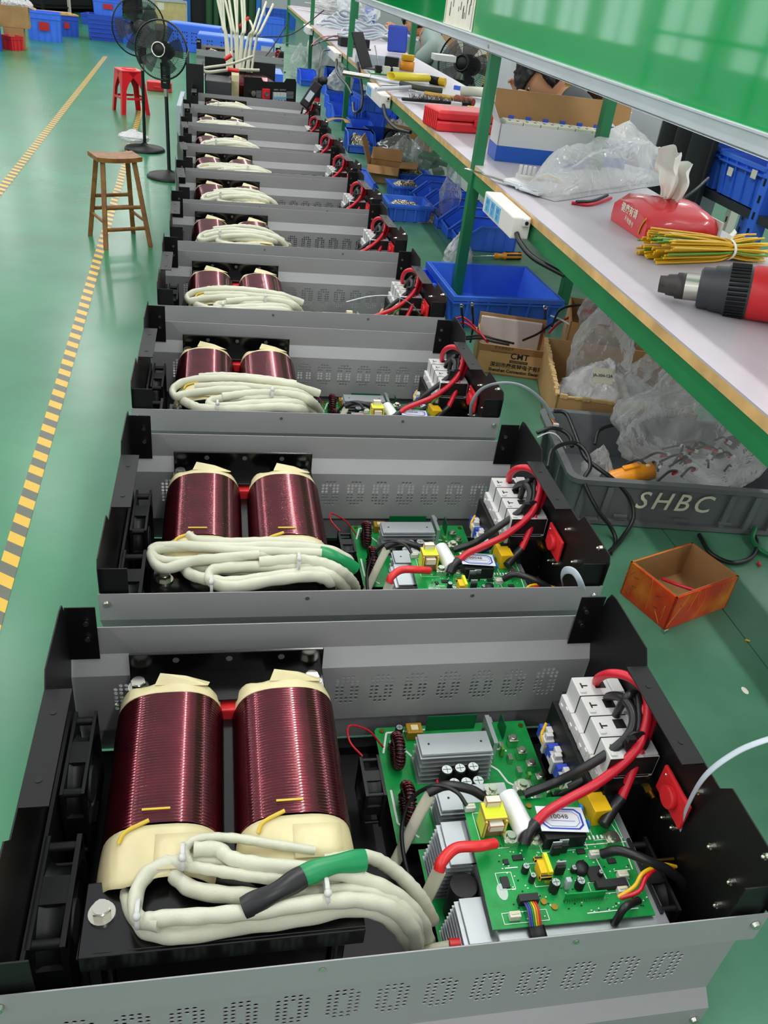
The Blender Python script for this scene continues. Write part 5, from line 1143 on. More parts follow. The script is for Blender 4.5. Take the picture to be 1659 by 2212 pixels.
for x, y, z, a_ in ((.02, 0, .03, 0), (.02, 0, .05, 0), (.0, .03, .03, 1), (.0, .03, .055, 1), (.0, d*.75, .055, 1), (.0, d*.75, .035, 1)):
    g.cyl((x, y-.0005, z), (x+(0 if a_ else .01), y+(.01 if a_ else 0), z-.003), .0006, n=5) if not a_ else g.cyl((x-.0005, y, z), (x-.0005, y+.010, z-.003), .0006, n=5)
g.build('staples', M_['brass'], t)
g = G()
random.seed(2)
for k in range(5):
    pts = [Vector((w*(.1+.2*k)+random.uniform(-.02, .02), -.0006, h*random.random())) for _ in range(3)]; g.tube(pts, .0005, 4)
    pts = [Vector((-.0006, d*(.1+.2*k)+random.uniform(-.02, .02), h*random.random())) for _ in range(3)]; g.tube(pts, .0005, 4)
g.build('printed_swirls', mat('swirl', 'e88a3a', .4), t)
cable('red wire lying in the small orange box', [(1430, 1250, .905), (1460, 1262, .90), (1500, 1275, .90)], .0032, 'red', 'red_wire', 'wire')
tag(G(T(*WZ(1433, 1363, MAT_Z+.004)) @ Rz(.4)).cyl((0, 0, 0), (.010, 0, 0), .003, n=8).cyl((-.002, 0, 0), (0, 0, 0), .0045, n=10).build('loose_screw', M_['steel']), 'loose metal screw on the mat at the corner of the orange box', 'screw')
tag(G(T(*WZ(1610, 1382, MAT_Z+.002)) @ Rz(-.5)).cyl((0, 0, 0), (.008, 0, 0), .002, n=6).build('yellow_sleeve', M_['yellow']), 'tiny yellow sleeve on the table seam', 'sleeve')
tag(G(T(*WZ(1641, 1222, MAT_Z+.003)) @ Rz(1.2)).cyl((0, 0, 0), (.012, 0, 0), .0028, n=8).build('red_sleeve', M_['redtube']), 'tiny red sleeve on the mat at the right edge', 'sleeve')
tag(G(T(*WZ(1609, 1492, MAT_Z+.0006))).lathe([(.0065, 0), (.0065, .0006)], 12, Matrix.Diagonal((.8, 1.3, 1, 1))).build('white_chip', M_['paper']), 'white oval paper dot on the mat at the right', 'paper')
# screwdriver
a, an, L_ = FRM(1003, 553, 1068, 553, MAT_Z+.014); t = thing('screwdriver', 'orange and black handled screwdriver lying on the mat in front of a picking bin', 'screwdriver', a, an)
G(Ry(pi/2)).lathe([(.0035, -.03), (.0035, L_)], 8).build('shaft', M_['steel'], t)
G(Ry(pi/2)).lathe([(.008, L_), (.013, L_+.004), (.012, L_+.014), (.0095, L_+.03), (.0155, L_+.05), (.0165, L_+.10), (.014, L_+.125), (.001, L_+.132)], 18).build('handle', M_['orangep'], t)
for k in range(6): G(Rx(k*pi/3) @ Ry(0)).box((L_+.085, 0, .0155), (.07, .007, .003)).build('rubber_grip', M_['blackp'], t)
# picking bins: (base left px, base right px, depth, height, rotation extra)
def bin_at(label, u, v, rz, w, d, h, **k): p = WZ(u, v, MAT_Z); p.z = MZ+k.pop('dz', 0); return pick_bin(label, p, rz, w, d, h, **k)
# scoop side to the left (rz=-pi/2: -y -> -x)
yb = [WZ(1000, 550, MAT_Z), WZ(1003, 520, MAT_Z), WZ(1008, 496, MAT_Z), WZ(1010, 470, MAT_Z), WZ(1008, 447, MAT_Z), WZ(1002, 425, MAT_Z)]
labs = ['nearest blue picking bin behind the screwdriver, scoop facing the inverters', 'second blue picking bin of the nested line behind the screwdriver', 'third blue picking bin of the nested line behind the screwdriver', 'fourth blue picking bin of the nested line behind the screwdriver', 'fifth blue picking bin of the nested line behind the screwdriver', 'last blue picking bin of the nested line, by the bag of green parts']
for k, p in enumerate(yb):
    pick_bin(labs[k], Vector((.785-.012*k, 2.56+.158*k+.15, MZ)), -pi/2-.03, .145, .24 if k == 0 else .21, .105, group='nested line of blue picking bins')
for lab, bl, br, vt, d_ in (('blue box bin of screws, nearest of the pair right of the inverter ends', (838, 478), (925, 484), 440, .17), ('blue box bin of screws just behind the nearest one', (850, 430), (918, 434), 402, .15), ('blue box bin third back, in front of the bag of screws', (855, 398), (925, 404), 374, .15), ('blue box bin beside the clear bag, between the box bins and the post', (928, 448), (965, 452), 410, .14)):
    a, an, L_, h_ = on_mat(*bl, *br, vt); t = crate('box_bin', lab, a, an, L_*1.04, d_, min(h_, .10), M_['blue'], ribs=4, kind='bin', taper=.9)
    pile('metal_screws', 'layer of small metal screws in the %s' % lab.replace('blue ', ''), 'screws', Vector((a.x, a.y, MZ+.045))+Rz(an) @ Vector((L_/2, d_/2, 0)), L_*.8, d_*.75, .03, M_['screw'], an, seed=int(a.y*100))
bin_at('blue picking bin tipped on its side against the inverter ends', 805, 412, 1.1, .15, .17, .10, tilt=(0, .5))
rows = [((752, 330), .16, .20, .11, .0, 'blue bin heaped with metal screws behind the open brown carton', 1), ((760, 298), .15, .17, .10, .1, 'blue picking bin right behind the bin of screws', 0), ((775, 285), .15, .2, .11, -.3, 'blue picking bin with its scoop turned to the aisle, mid row', 0),
        ((800, 262), .15, .18, .10, -.2, 'blue picking bin with pale strip laid across it', 0), ((722, 262), .15, .2, .10, .2, 'blue picking bin next to the curved cardboard piece', 0), ((712, 240), .17, .2, .10, .1, 'blue picking bin by the hanging black tool', 0),
        ((742, 238), .17, .24, .12, -.1, 'wide blue picking bin behind the green post', 0), ((705, 208), .22, .22, .11, .1, 'blue bin lined with a milky plastic bag', 0), ((735, 190), .2, .2, .12, -.1, 'blue picking bin behind the lined bin', 0), ((705, 178), .2, .2, .12, 0, 'blue picking bin furthest back beside the white bags', 0), ((650, 185), .14, .2, .12, .1, 'small blue bin left of the front green post far back', 0), ((835, 270), .12, .18, .10, .2, 'blue picking bin touching the carton of white parts', 0)]
for (u, v), w_, d_, h_, rz_, lab, fl in rows:
    p = WZ(u, v, MAT_Z); p.z = MZ; pick_bin(lab, p, rz_, w_, d_, h_)
    if fl: pile('metal_screws', 'heap of shiny metal screws filling the blue bin behind the open carton', 'screws', (p.x+w_/2, p.y+d_/2, MZ+.02), w_*.9, d_*.8, .085, M_['screw'], rz_, seed=9)
a, an, L_, h_ = on_mat(778, 262, 858, 268, 210); crate('storage_crate', 'deep blue crate with clear film scraps, below the middle power strip', a, an, L_*1.0, .30, .17, M_['blue'], ribs=4)
bag('plastic_bag', 'scrap of clear film spilling from the deep blue crate', 'plastic bag', Vector((a.x+.14, a.y+.15, MZ+.10)), (.22, .22, .12), 51, M_['film'])
# dark blue divider, small black fan, cartons
p = WZ(800, 320, MAT_Z); t = pick_bin('dark blue picking bin beside the bin of screws', Vector((p.x, p.y, MZ)), .15, .14, .17, .10, m=M_['bluedk'])
t = thing('loose_fan', 'black square fan standing on the mat in front of the carton of white parts', 'fan', WZ(848, 328, MAT_Z)+Vector((0, .05, .0005)), .9); fan(t, 'fan_frame', 0, .12, -.015, .015, .12, M_['blackp'])
a, an, L_, h_ = on_mat(832, 312, 918, 330, 266); t = carton('cardboard_box', 'brown carton holding white plastic parts under the bench', a, an-.05, L_*1.1, .26, .13, M_['cardboard'])
for k in range(7): bag('white_plastic_parts', 'white plastic parts heaped in the brown carton under the bench', 'plastic parts', Vector((a.x+.05+.045*k, a.y+.08+.03*(k % 2), MZ+.07)), (.07, .07, .075), 60+k, M_['white'], group='white plastic parts in the carton under the bench')
a, an, L_, h_ = on_mat(790, 392, 838, 396, 352); t = carton('cardboard_box', 'open empty brown carton with its flaps up beside the inverter ends', a, -.25, .17, .17, .085, M_['cardboard'], flaps=((3, .13, .35), (0, .05, 2.3), (1, .09, 1.5), (2, .08, .9)), inner=M_['cardin'])
bag('plastic_bag', 'clear bag with a heap of small screws beside the open empty carton', 'plastic bag', WZ(868, 372, MAT_Z), (.26, .22, .17), 70, M_['film']); q = WZ(868, 372, MAT_Z)
pile('metal_screws', 'heap of small metal screws in the clear bag beside the open carton', 'screws', (q.x, q.y, MZ), .24, .2, .09, M_['screw'], 0, seed=5)
q = WZ(935, 385, MAT_Z); bag('plastic_bag', 'clear bag of green parts beside the post', 'plastic bag', q, (.27, .24, .33), 71, M_['film'])
random.seed(6)
for k in range(6): tag(G(T(q.x+random.uniform(-.06, .06), q.y+random.uniform(-.06, .06), MZ+.03+.02*k) @ Rz(random.random()*3) @ Rx(random.uniform(-.5, .5))).box((0, 0, 0), (.10, .06, .025)).build('green_part', M_['green'], None, bevel=.003), 'green plastic block inside the clear bag beside the post', 'green part', 'green blocks in the clear bag')
q = WZ(925, 478, MAT_Z); bag('plastic_bag', 'slumped clear bag of screws beside the nearest box bin', 'plastic bag', q, (.12, .10, .075), 72, M_['film']); pile('metal_screws', 'small heap of screws in the slumped clear bag', 'screws', (q.x, q.y, MZ), .11, .09, .05, M_['screw'], 0, seed=6)
bag('plastic_bag', 'tall clear bag standing between the box bins and the nested bins', 'plastic bag', WZ(965, 478, MAT_Z), (.11, .10, .26), 73, M_['film'])
bag('plastic_bag', 'milky bag hanging on the rear wall of the large blue crate', 'plastic bag', WZ(985, 590, MAT_Z), (.12, .06, .15), 74, M_['film2'])
bag('foil_bag', 'shiny silver bag of parts behind the clear bag of screws', 'bag', WZ(862, 340, MAT_Z), (.30, .2, .13), 75, mat('silver_film', 'b8bcc0', .2, .7))
bag('plastic_bag', 'big milky bag standing between the two far green posts', 'plastic bag', WZ(702, 178, MAT_Z)+Vector((.05, .5, 0)), (.42, .40, .52), 76, M_['film2']); bag('plastic_bag', 'clear bag slumped left of the far green post', 'plastic bag', WZ(650, 172, MAT_Z)+Vector((0, .2, 0)), (.22, .22, .26), 77, M_['film'])
bag('plastic_bag', 'milky bag lining the blue bin near the hanging tool', 'plastic bag', WZ(735, 212, MAT_Z)+Vector((0, .1, .05)), (.26, .22, .17), 78, M_['film2'])
tag(G().tube([A(704, 262, .97), A(722, 256, .98), A(745, 258, .98), A(752, 266, .97)], (.002, .02), 8, flat=(0, 0, 1)).build('cardboard_strip', M_['cardboard']), 'curved cardboard strip beside the ninth inverter', 'cardboard')
# hanging tool with adapter
y_ = 4.35; c0 = WY(672, 205, y_); t = thing('power_adapter', 'black adapter with grey label hanging by its cable from the far power strip', 'adapter', c0)
d_ = (WY(690, 178, y_)-WY(655, 232, y_)); K = frame_from((0, 0, 0), d_, (-.2, -1, .2)); G(K).box((0, 0, 0), (d_.length*.95, .055, .035)).build('adapter_body', M_['blackp'], t, bevel=.008)
G(K).box((-.01, 0, .0185), (.055, .03, .001)).build('label', M_['greyflat'], t)
G().tube([d_*.5, WY(688, 165, y_)-c0, WY(692, 140, y_+.1)-c0, WY(697, 112, y_+.4)-c0, WY(712, 108, y_+.7)-c0], .0045, 8).build('supply_cable', M_['blk'], t)
G().tube([-d_*.5, -d_*.5+Vector((-.015, 0, -.06))], .005, 8).build('output_cable', M_['blk'], t)
t = thing('hanging_driver', 'black pistol driver with red ring hanging beside the adapter', 'tool', WY(693, 176, y_+.1)); G(frame_from((0, 0, 0), (0, 0, 1), (.8, -.5, .2))).lathe([(.012, -.05), (.026, -.04), (.026, .01), (.018, .02), (.018, .035), (.008, .04)], 18).build('driver_body', M_['blackp'], t)
G().cyl((-.01, 0, -.02), (-.014, 0, -.10), .015, n=12).build('grip', M_['blackp'], t); G().cyl((-.014, 0, -.085), (-.014, 0, -.105), .017, n=12).build('red_ring', M_['redp'], t)
# ================================================================ things on the white bench
BZ = BENCH_Z+.0005
def power_strip(label, y0, y1, n=3, x0=.558):
    t = thing('power_strip', label, 'power strip', (0, 0, 0)); x1 = RAIL_X+.011; z0, z1 = 1.235, 1.292
    o = G().bb((x0, y0, z0), (x1-.002, y1, z1)).build('housing', mat('strip_white', 'e0ded6', .4), t, bevel=.004)
    for k in range(n):
        yc = y1-.045-.052*k; s = G().bb((x0-.0012, yc-.021, z0+.008), (x0+.001, yc+.021, z1-.008)).build('socket_face', M_['bluelt'], t, bevel=.0006)
        g = G()
        for dy in (-.009, 0, .009): g.bb((x0-.0016, yc+dy-.0012, z1-.026), (x0-.001, yc+dy+.0012, z1-.014))
        g.bb((x0-.0016, yc-.004, z0+.014), (x0-.001, yc-.0025, z0+.026)); g.bb((x0-.0016, yc+.0025, z0+.014), (x0-.001, yc+.004, z0+.026)); g.build('socket_slots', M_['navy'], s)
    G().box((x0+.036, y0-.004, z1-.012), (.018, .010, .020)).build('mounting_lug', M_['white'], t, bevel=.002); G().cyl((x0+.036, y0-.008, z1-.012), (x0+.036, y0-.011, z1-.012), .005, n=10).build('mounting_screw', M_['blackp'], t)
    return t
t = power_strip('white power strip with three blue sockets on the near bench edge', 1.335, 1.62)
G().tube([(.575, 1.335, 1.25), (.578, 1.30, 1.235), (.60, 1.24, 1.215), (.66, 1.16, 1.20)], .007, 10).build('supply_cable', M_['blk'], t)
t = power_strip('white power strip with blue sockets on the bench edge by the metal tube, mid way', 3.55, 4.02)
G().tube([(.575, 3.55, 1.25), (.58, 3.47, 1.21), (.60, 3.3, 1.19), (.64, 3.15, 1.20)], .008, 10).build('supply_cable', M_['blk'], t)
t = power_strip('white power strip on the bench edge that feeds the hanging adapter', 5.55, 6.05, 2)
G().tube([(.575, 5.55, 1.25), (.56, 5.35, 1.19), (.60, 5.1, 1.15), (.60, 4.85, 1.13)], .008, 10).build('supply_cable', M_['blk'], t)
power_strip('white power strip furthest along the bench edge', 7.75, 8.2, 2)
tag(G().tube([(.60, 4.70, 1.32), (.61, 4.60, 1.24), (.615, 4.50, 1.16), (.60, 4.45, 1.10), (.58, 4.55, 1.07), (.59, 4.70, 1.10)], .008, 10).build('loop_cable', M_['blk']), 'thick black cable looping round the middle post below the bench', 'cable')
# long steel measuring arm over the edge
a, b_ = WZ(1006, 364, BZ+.012), WZ(1110, 398, BZ+.010); t = thing('steel_caliper', 'long steel caliper lying over the bench edge behind the near power strip', 'caliper', a); d_ = b_-a; K = frame_from((0, 0, 0), d_, (0, 0, 1))
G(K).bb((0, -.008, -.001), (d_.length, .008, .001)).build('beam', M_['steel'], t)
G(K).bb((d_.length-.03, -.012, -.003), (d_.length+.10, .010, .006)).bb((d_.length+.04, -.028, -.003), (d_.length+.10, -.010, .004)).cyl((d_.length+.03, -.012, .002), (d_.length+.03, -.024, .002), .007, n=12).bb((d_.length+.085, -.03, -.003), (d_.length+.115, .012, .004)).build('sliding_jaw', M_['alu'], t, bevel=.001)
# white connector housing
a = WZ(1112, 398, BZ); t = thing('connector_block', 'white plastic multi pin connector block with coloured wires on the bench', 'connector', a, -.35)
G().box((.03, .02, .014), (.065, .045, .028)).build('housing', M_['white'], t, bevel=.002)
for k in range(4): G().box((.008+k*.014, .028, .037), (.010, .018, .030)).build('key', M_['white'], t, bevel=.002)
G().box((.068, .014, .014), (.010, .014, .018)).build('red_clip', M_['redp'], t)
for k, c_ in enumerate(('ygwire', 'orangep', 'blk', 'gwire', 'orangep')): G().tube([Vector((.06, .01+.006*k, .018)), Vector((.10, .03+.006*k, .03)), Vector((.15, .015+.004*k, .012))], .0022, 6).build('wire', M_[c_], t)
# breaker carton
a, an, L_ = FRM(1068, 347, 1182, 359, BZ); w = .455; d = .125; h = HV(a, 263)-BZ; h = min(h, .115)
t = carton('breaker_carton', 'white and blue carton with its brown lid up, holding white breakers on the bench', a, an, w, d, h, M_['cartonw'], inner=M_['cardin'], cat='carton')
G().bb((-.0006, -.0006, 0), (w+.0006, -.0001, h*.42)).bb((-.0006, -.0006, 0), (-.0001, d, h*.42)).build('blue_band', M_['cartonblue'], t)
ht = HV(Vector((a.x, a.y+d, 0)), 190)-BZ-h
G(T(0, d, h) @ Rx(-.25)).bb((.0, 0, 0), (w+.03, .003, ht*1.02)).build('lid_flap', M_['cardin'], t); G(T(0, d, h) @ Rx(-.25)).bb((0, .003, 0), (w+.03, .005, ht*1.03)).build('lid_outside', M_['cartonw'], t)
G(T(0, d/2, h) @ Ry(1.05)).box((-.035, 0, 0), (.075, d*.8, .003)).build('side_flap', M_['cartonw'], t)
G(T(w, 0, h)).add([(-.09, 0, -.0), (0, 0, 0), (0, d, .0), (-.04, d, .03)], [(0, 1, 2, 3)]).build('side_flap', M_['cartonw'], t, solid=.002)
text_mesh('printed_text', 'CHiNT', .048, T(w-.062, -.001, h*.72) @ Rx(pi/2), M_['cartonblue'], t, .0003, bold=.0012)
K = T(*a) @ Rz(an)
for k in range(7):
    x = .022+.0605*k; q = K @ Vector((x, .02, .006)); t = thing('circuit_breaker', 'white circuit breaker with blue clips standing in the carton', 'breaker', q, an, 'white breakers in the blue and white carton')
    G().bb((0, 0, 0), (.058, .075, h+.002)).build('breaker_body', M_['ivory'], t, bevel=.002); g = G()
    for i in (0, 1): g.cyl((.015+.028*i, .02, h+.002), (.015+.028*i, .02, h+.003), .005, n=10)
    g.build('terminal_screw', M_['chip'], t); G().box((.03, .066, h+.007), (.018, .008, .010)).build('blue_clip', M_['navy'], t)
# black device with blue clip before the carton
a = WZ(1232, 352, BZ); t = thing('mounted_breaker', 'black box with blue clips half hidden by the clear bag', 'device', a, -.1); G().bb((0, 0, 0), (.10, .07, .035)).build('case_body', M_['blackp'], t, bevel=.002); G().bb((.02, .01, .035), (.10, .06, .042)).build('white_top', M_['white'], t); G().cyl((.035, .03, .046), (.055, .02, .046), .006, n=8).build('blue_clip', M_['navy'], t)
# clear bag of panels
a, b_ = WZ(1192, 434, BZ), WZ(1484, 390, BZ); K = T(a.x, a.y, BZ) @ Rz(math.atan2((b_-a).y, (b_-a).x)); L_ = (b_-a).length
t = thing('bag_of_boards', 'large glossy clear bag holding white sheets, lying on the bench', 'plastic bag', (0, 0, 0))
G(K).bb((.015, .02, .006), (L_*.75, .19, .018)).build('white_sheet', M_['white'], t)
rnd = Vector((3, 7, 1))
def bg(u, v, s=1):
    e = min(u, 1-u)*5; f = min(v, 1-v)*4; th = .105*min(1, e)**.6*min(1, f)**.6*(1+.35*u)
    z = .10*max(0, u-.35)*min(1, v*1.5)+th*(.75+.5*noise.noise(Vector((u*4, v*3, 2)))) + .007*noise.noise(Vector((u*16, v*9, 5)))*min(1, e*2)*min(1, f*2)
    return Vector((u*L_+.006*noise.noise(Vector((v*5, 0, 3))), -.01+v*(.13+.13*min(1, u*2.2))+.008*noise.noise(Vector((u*6, 1, 1))), .001+max(0, z)*s))
g = G(K); g.grid(lambda u, v: bg(u, v), 60, 36); g.grid(lambda u, v: bg(u, v, .02), 20, 12); g.build('film', M_['film3'], t)
lead_p = [(1270, 440, BZ+.01), (1300, 443, BZ+.012), (1330, 432, BZ+.015)]
tag(G().tube([A(1235, 438, BZ+.004), A(1275, 442, BZ+.004), A(1320, 428, BZ+.006)], .0045, 8).build('red_cable', M_['red']), 'red cable lying in front of the clear bag on the bench', 'cable'); tag(G().tube([A(1245, 436, BZ+.010), A(1280, 434, BZ+.012), A(1312, 422, BZ+.012)], .0045, 8).build('black_cable', M_['blk']), 'black cable beside the red one in front of the clear bag', 'cable')
# red tissue pack
a, an, L_ = FRM(1318, 474, 1388, 521, BZ); t = thing('tissue_pack', 'red soft tissue pack with white lettering and a tissue pulled out', 'tissue pack', a, an); w, d, h = L_*1.0, .20, .075
def tp(u, v):
    x = u*w; y = v*d; r = abs(2*v-1); return None
sec = [(0, 0), (-.006, .02), (-.004, h*.8), (.02, h), (w*.5, h*1.18), (w-.02, h*.95), (w+.004, h*.7), (w+.006, .02), (w, 0)]
vs = []; N = 8
for i in range(N+1):
    f = i/N; s = 1-.25*abs(2*f-1)**6
    vs += [Vector((w/2+(x-w/2)*(1-.04*abs(2*f-1)**4), d*f, z*(s+.05*sin(f*9+x*30)))) for x, z in sec]
n_ = len(sec); g = G(); g.add(vs, [(i*n_+k, (i+1)*n_+k, (i+1)*n_+k+1, i*n_+k+1) for i in range(N) for k in range(n_-1)], sm=True); g.add(vs, [tuple(range(n_)), tuple(range(N*n_, N*n_+n_))[::-1]]); g.build('film_wrap', mat('red_wrap', 'cf1f2b', .22, coat=.5), t)
MF = Rx(pi/2)
text_mesh('printed_text', '健康有请', .024, T(w*.47, -.0010, h*.62) @ MF, M_['paper'], t, .0002, bold=.0003)
text_mesh('printed_text', '天地壹号', .014, T(w*.53, -.0010, h*.30) @ MF @ Rz(-.15), M_['paper'], t, .0002)
text_mesh('printed_text', '天地壹号', .014, T(w*.5, d*.35, h*1.20) @ Rz(.1), M_['paper'], t, .0002)
G().tube([Vector((w*.86, -.002, .01)), Vector((w*.88, -.002, .03)), Vector((w*.95, -.002, .052))], (.001, .003), 6).build('printed_bottle', M_['lime'], t)
G().bb((w*.5, d*.99, .0), (w+.007, d+.004, h*.8)).build('white_side', M_['white'], t)
g = G()
def tis(u, v):
    a_ = (u-.5)*2; w_ = .012+.040*min(1, v*1.6)*(1-.35*v*v); n_ = noise.noise(Vector((u*5, v*3, 4)))
    return Vector((w*.50+w_*a_+.015*v+.008*sin(v*6), d*.42+.016*sin(a_*3.2)*(.3+v)+.014*n_-.03*v, h*1.12+v*(.125+.02*n_)-.018*a_*a_*v))
g.grid(tis, 24, 16); g.grid(lambda u, v: tis(u, v*.8)+Vector((.02*u, .016+.01*v, -.004)), 16, 12); g.build('tissue', M_['tissue'], t, solid=.0008)
# yellow green wire bundle
random.seed(15); a = WZ(1432, 545, BZ+.025); b_ = WZ(1640, 548, BZ+.02); mid = WZ(1570, 535, BZ+.028); t = thing('wire_bundle', 'tied bundle of short yellow and green wires beside the heat gun', 'wire bundle', Vector((mid.x, mid.y, BZ)))
o3 = Vector((mid.x, mid.y, BZ)); ax = (b_-a).normalized(); sd = Vector((-ax.y, ax.x, 0))
for k in range(92):
    r_ = math.sqrt(random.random())*.021; th = random.random()*2*pi; c_ = Vector((0, 0, .025))+sd*(r_*cos(th)*1.35)+Vector((0, 0, r_*sin(th)))
    def end(s, sp): e = ax*s+c_+sd*(cos(th)*r_*sp)+Vector((0, 0, sin(th)*r_*sp*.6+random.uniform(-.004, .004))); e.z = max(e.z, .004); return e
    G().tube([end(-(a-mid).length-random.uniform(-.015, .02), 1.5), end(-.05, .7), c_, end(.05, .7), end((b_-mid).length+random.uniform(-.02, .02), 1.1)], .0027, 6, k=3).build('wire', M_['ygwire'] if k % 7 else M_['gwire'], t)
K = frame_from(Vector((0, 0, .025)), sd, ax); G(K).lathe([(.0245, -.004), (.026, 0), (.0245, .004)], 20, Matrix.Diagonal((1.25, 1, 1, 1)), cap=False).box((.0, .028, 0), (.012, .010, .008)).tube([(0, .03, 0), (.02, .035, .03), (.05, .03, .06)], (.006, .002), 6).build('white_string_tie', M_['tissue'], t)
# heat gun
a = WZ(1424, 613, BZ+.026); b_ = WZ(1700, 640, BZ+.055); d_ = b_-a; t = thing('heat_gun', 'red and black heat gun lying on the bench, steel nozzle pointing left', 'heat gun', a); K = frame_from((0, 0, 0), d_.orthogonal(), d_)
G(K).lathe([(.001, .0), (.0165, .0), (.0175, .014), (.0205, .016), (.022, .032), (.0255, .034), (.026, .05), (.022, .052)], 28).build('nozzle', mat('burnt_steel', '4a4644', .5, .6, bump=.4, bscale=80), t)
G(K).lathe([(.0265, .05), (.0265, .078)], 28).build('steel_sleeve', M_['steel'], t)
G(K).lathe([(.034, .076), (.040, .08), (.041, .10), (.0445, .103), (.0455, .125), (.049, .128), (.050, .165), (.049, .172)], 32).build('barrel', M_['darkp'], t)
g = G(K)
for k in range(36): g.box((.0505*cos(k*pi/18), .0505*sin(k*pi/18), .148), (.004, .004, .036))
g.build('barrel_ribs', M_['blackp'], t)
G(K).lathe([(.049, .170), (.052, .176), (.053, .30), (.040, .33), (.001, .335)], 28).build('red_body', M_['redp'], t)
G(K).cyl((0, .03, .25), (.04, .16, .27), .022, n=14).build('grip', M_['redp'], t)
tag(G().tube([A(1450, 448, BZ+.05), A(1500, 412, BZ+.09), A(1530, 385, BZ+.11)], .004, 8).build('black_wire', M_['blk']), 'stiff black wire rising behind the tissue pack towards the blue crates', 'wire')
# red tool case
a, an, L_ = FRM(944, 284, 1062, 292, BZ); t = thing('tool_case', 'red plastic tool case on the bench behind the near post', 'case', a, an); w = .33; d = .16; h = .075
G().bb((0, 0, 0), (w, d, h*.5)).build('case_body', M_['redp'], t, bevel=.008); G().bb((.0, .0, h*.5+.002), (w, d, h)).build('case_lid', M_['redp'], t, bevel=.010); g = G()
for k in range(8): g.box((-.001, .02+k*.018, h*.5), (.004, .008, h*.8)); 
g.build('ribs', M_['redp'], t); G().box((w*.5, -.004, h*.5), (.03, .008, .024)).build('latch', M_['redp'], t, bevel=.002)
# brush, spatulas, rods
def rod(name, label, cat, u0, v0, u1, v1, z, r, m, n=10, flat=None): a, b_ = WZ(u0, v0, z), WZ(u1, v1, z); return tag(G().tube([a, b_], r, n, k=0, flat=flat).build(name, M_[m] if isinstance(m, str) else m), label, cat)
a, b_ = WZ(868, 214, BZ+.012), WZ(1018, 226, BZ+.02); t = thing('wire_brush', 'black hand brush with dark bristles lying on the bench', 'brush', a); d_ = b_-a; K = frame_from((0, 0, 0), d_, (0, 0, 1)); Lb = d_.length
G(K).bb((0, -.014, -.006), (Lb, .014, .008)).build('brush_back', M_['blackp'], t, bevel=.004); g = G(K); random.seed(7)
for k in range(260):
    x = Lb*(.12+.88*random.random()); s = -1 if random.random() < .35 else 1; y = .014*s; g.tube([(x, y*.5, .006), (x-.012*random.random()+.006, y*(1.5+1.6*random.random()), .009+.016*random.random())], .0008, 3, k=0)
g.build('bristles', M_['dark'], t)['kind'] = 'stuff'
t = thing('rubber_mallet_handle', 'steel tube with dark green rubber grips lying across the bench edge', 'tool', WZ(812, 193, BZ+.015)); o3 = WZ(812, 193, BZ+.015)
G().tube([Vector((0, 0, 0)), WZ(892, 188, BZ+.015)-o3], .0095, 12, k=0).build('steel_tube', M_['alu'], t)
G().tube([WZ(866, 180, BZ+.018)-o3, WZ(905, 190, BZ+.018)-o3, WZ(955, 196, BZ+.018)-o3], .013, 12).build('rubber_grip', mat('olive_rubber', '3a4034', .6), t)
t = thing('long_sealant_rod', 'chrome tipped long rod lying along the bench from the middle post', 'rod', WZ(762, 160, BZ+.01)); o3 = WZ(762, 160, BZ+.01); G().tube([Vector((-.05, 0, .0)), WZ(800, 167, BZ+.01)-o3], .014, 12, k=0).build('chrome_tip', M_['steel'], t); G().tube([WZ(800, 167, BZ+.01)-o3, WZ(915, 190, BZ+.01)-o3], .008, 10, k=0).build('shaft', M_['alu'], t)
rod('flat_metal_bar', 'flat grey metal bar lying near the bench edge before the brush', 'bar', 850, 207, 895, 212, BZ+.006, (.004, .012), 'alu', flat=(0, 0, 1))
rod('metal_ruler', 'thin steel strip in front of the yellow roll', 'strip', 820, 182, 925, 186, BZ+.003, (.0015, .02), 'alu', flat=(0, 0, 1))
rod('wooden_stick', 'mottled gold stick lying between the tube and the brush', 'stick', 917, 201, 985, 212, BZ+.010, .009, 'kraft'); rod('file_handle', 'reddish brown wooden file handle behind the brush', 'handle', 985, 213, 1022, 222, BZ+.02, .018, mat('red_wood', '9a4a2c', .5))
a = WZ(995, 206, BZ); t = thing('glue_gun', 'white plastic gun shaped tool behind the brown handle', 'tool', a, -.5); G().tube([Vector((0, 0, .02)), Vector((.10, .0, .03)), Vector((.16, -.02, .03))], (.022, .026), 12).build('tool_body', M_['ivory'], t); G().box((-.02, .02, .03), (.05, .02, .02)).build('blue_tip', M_['blue'], t)
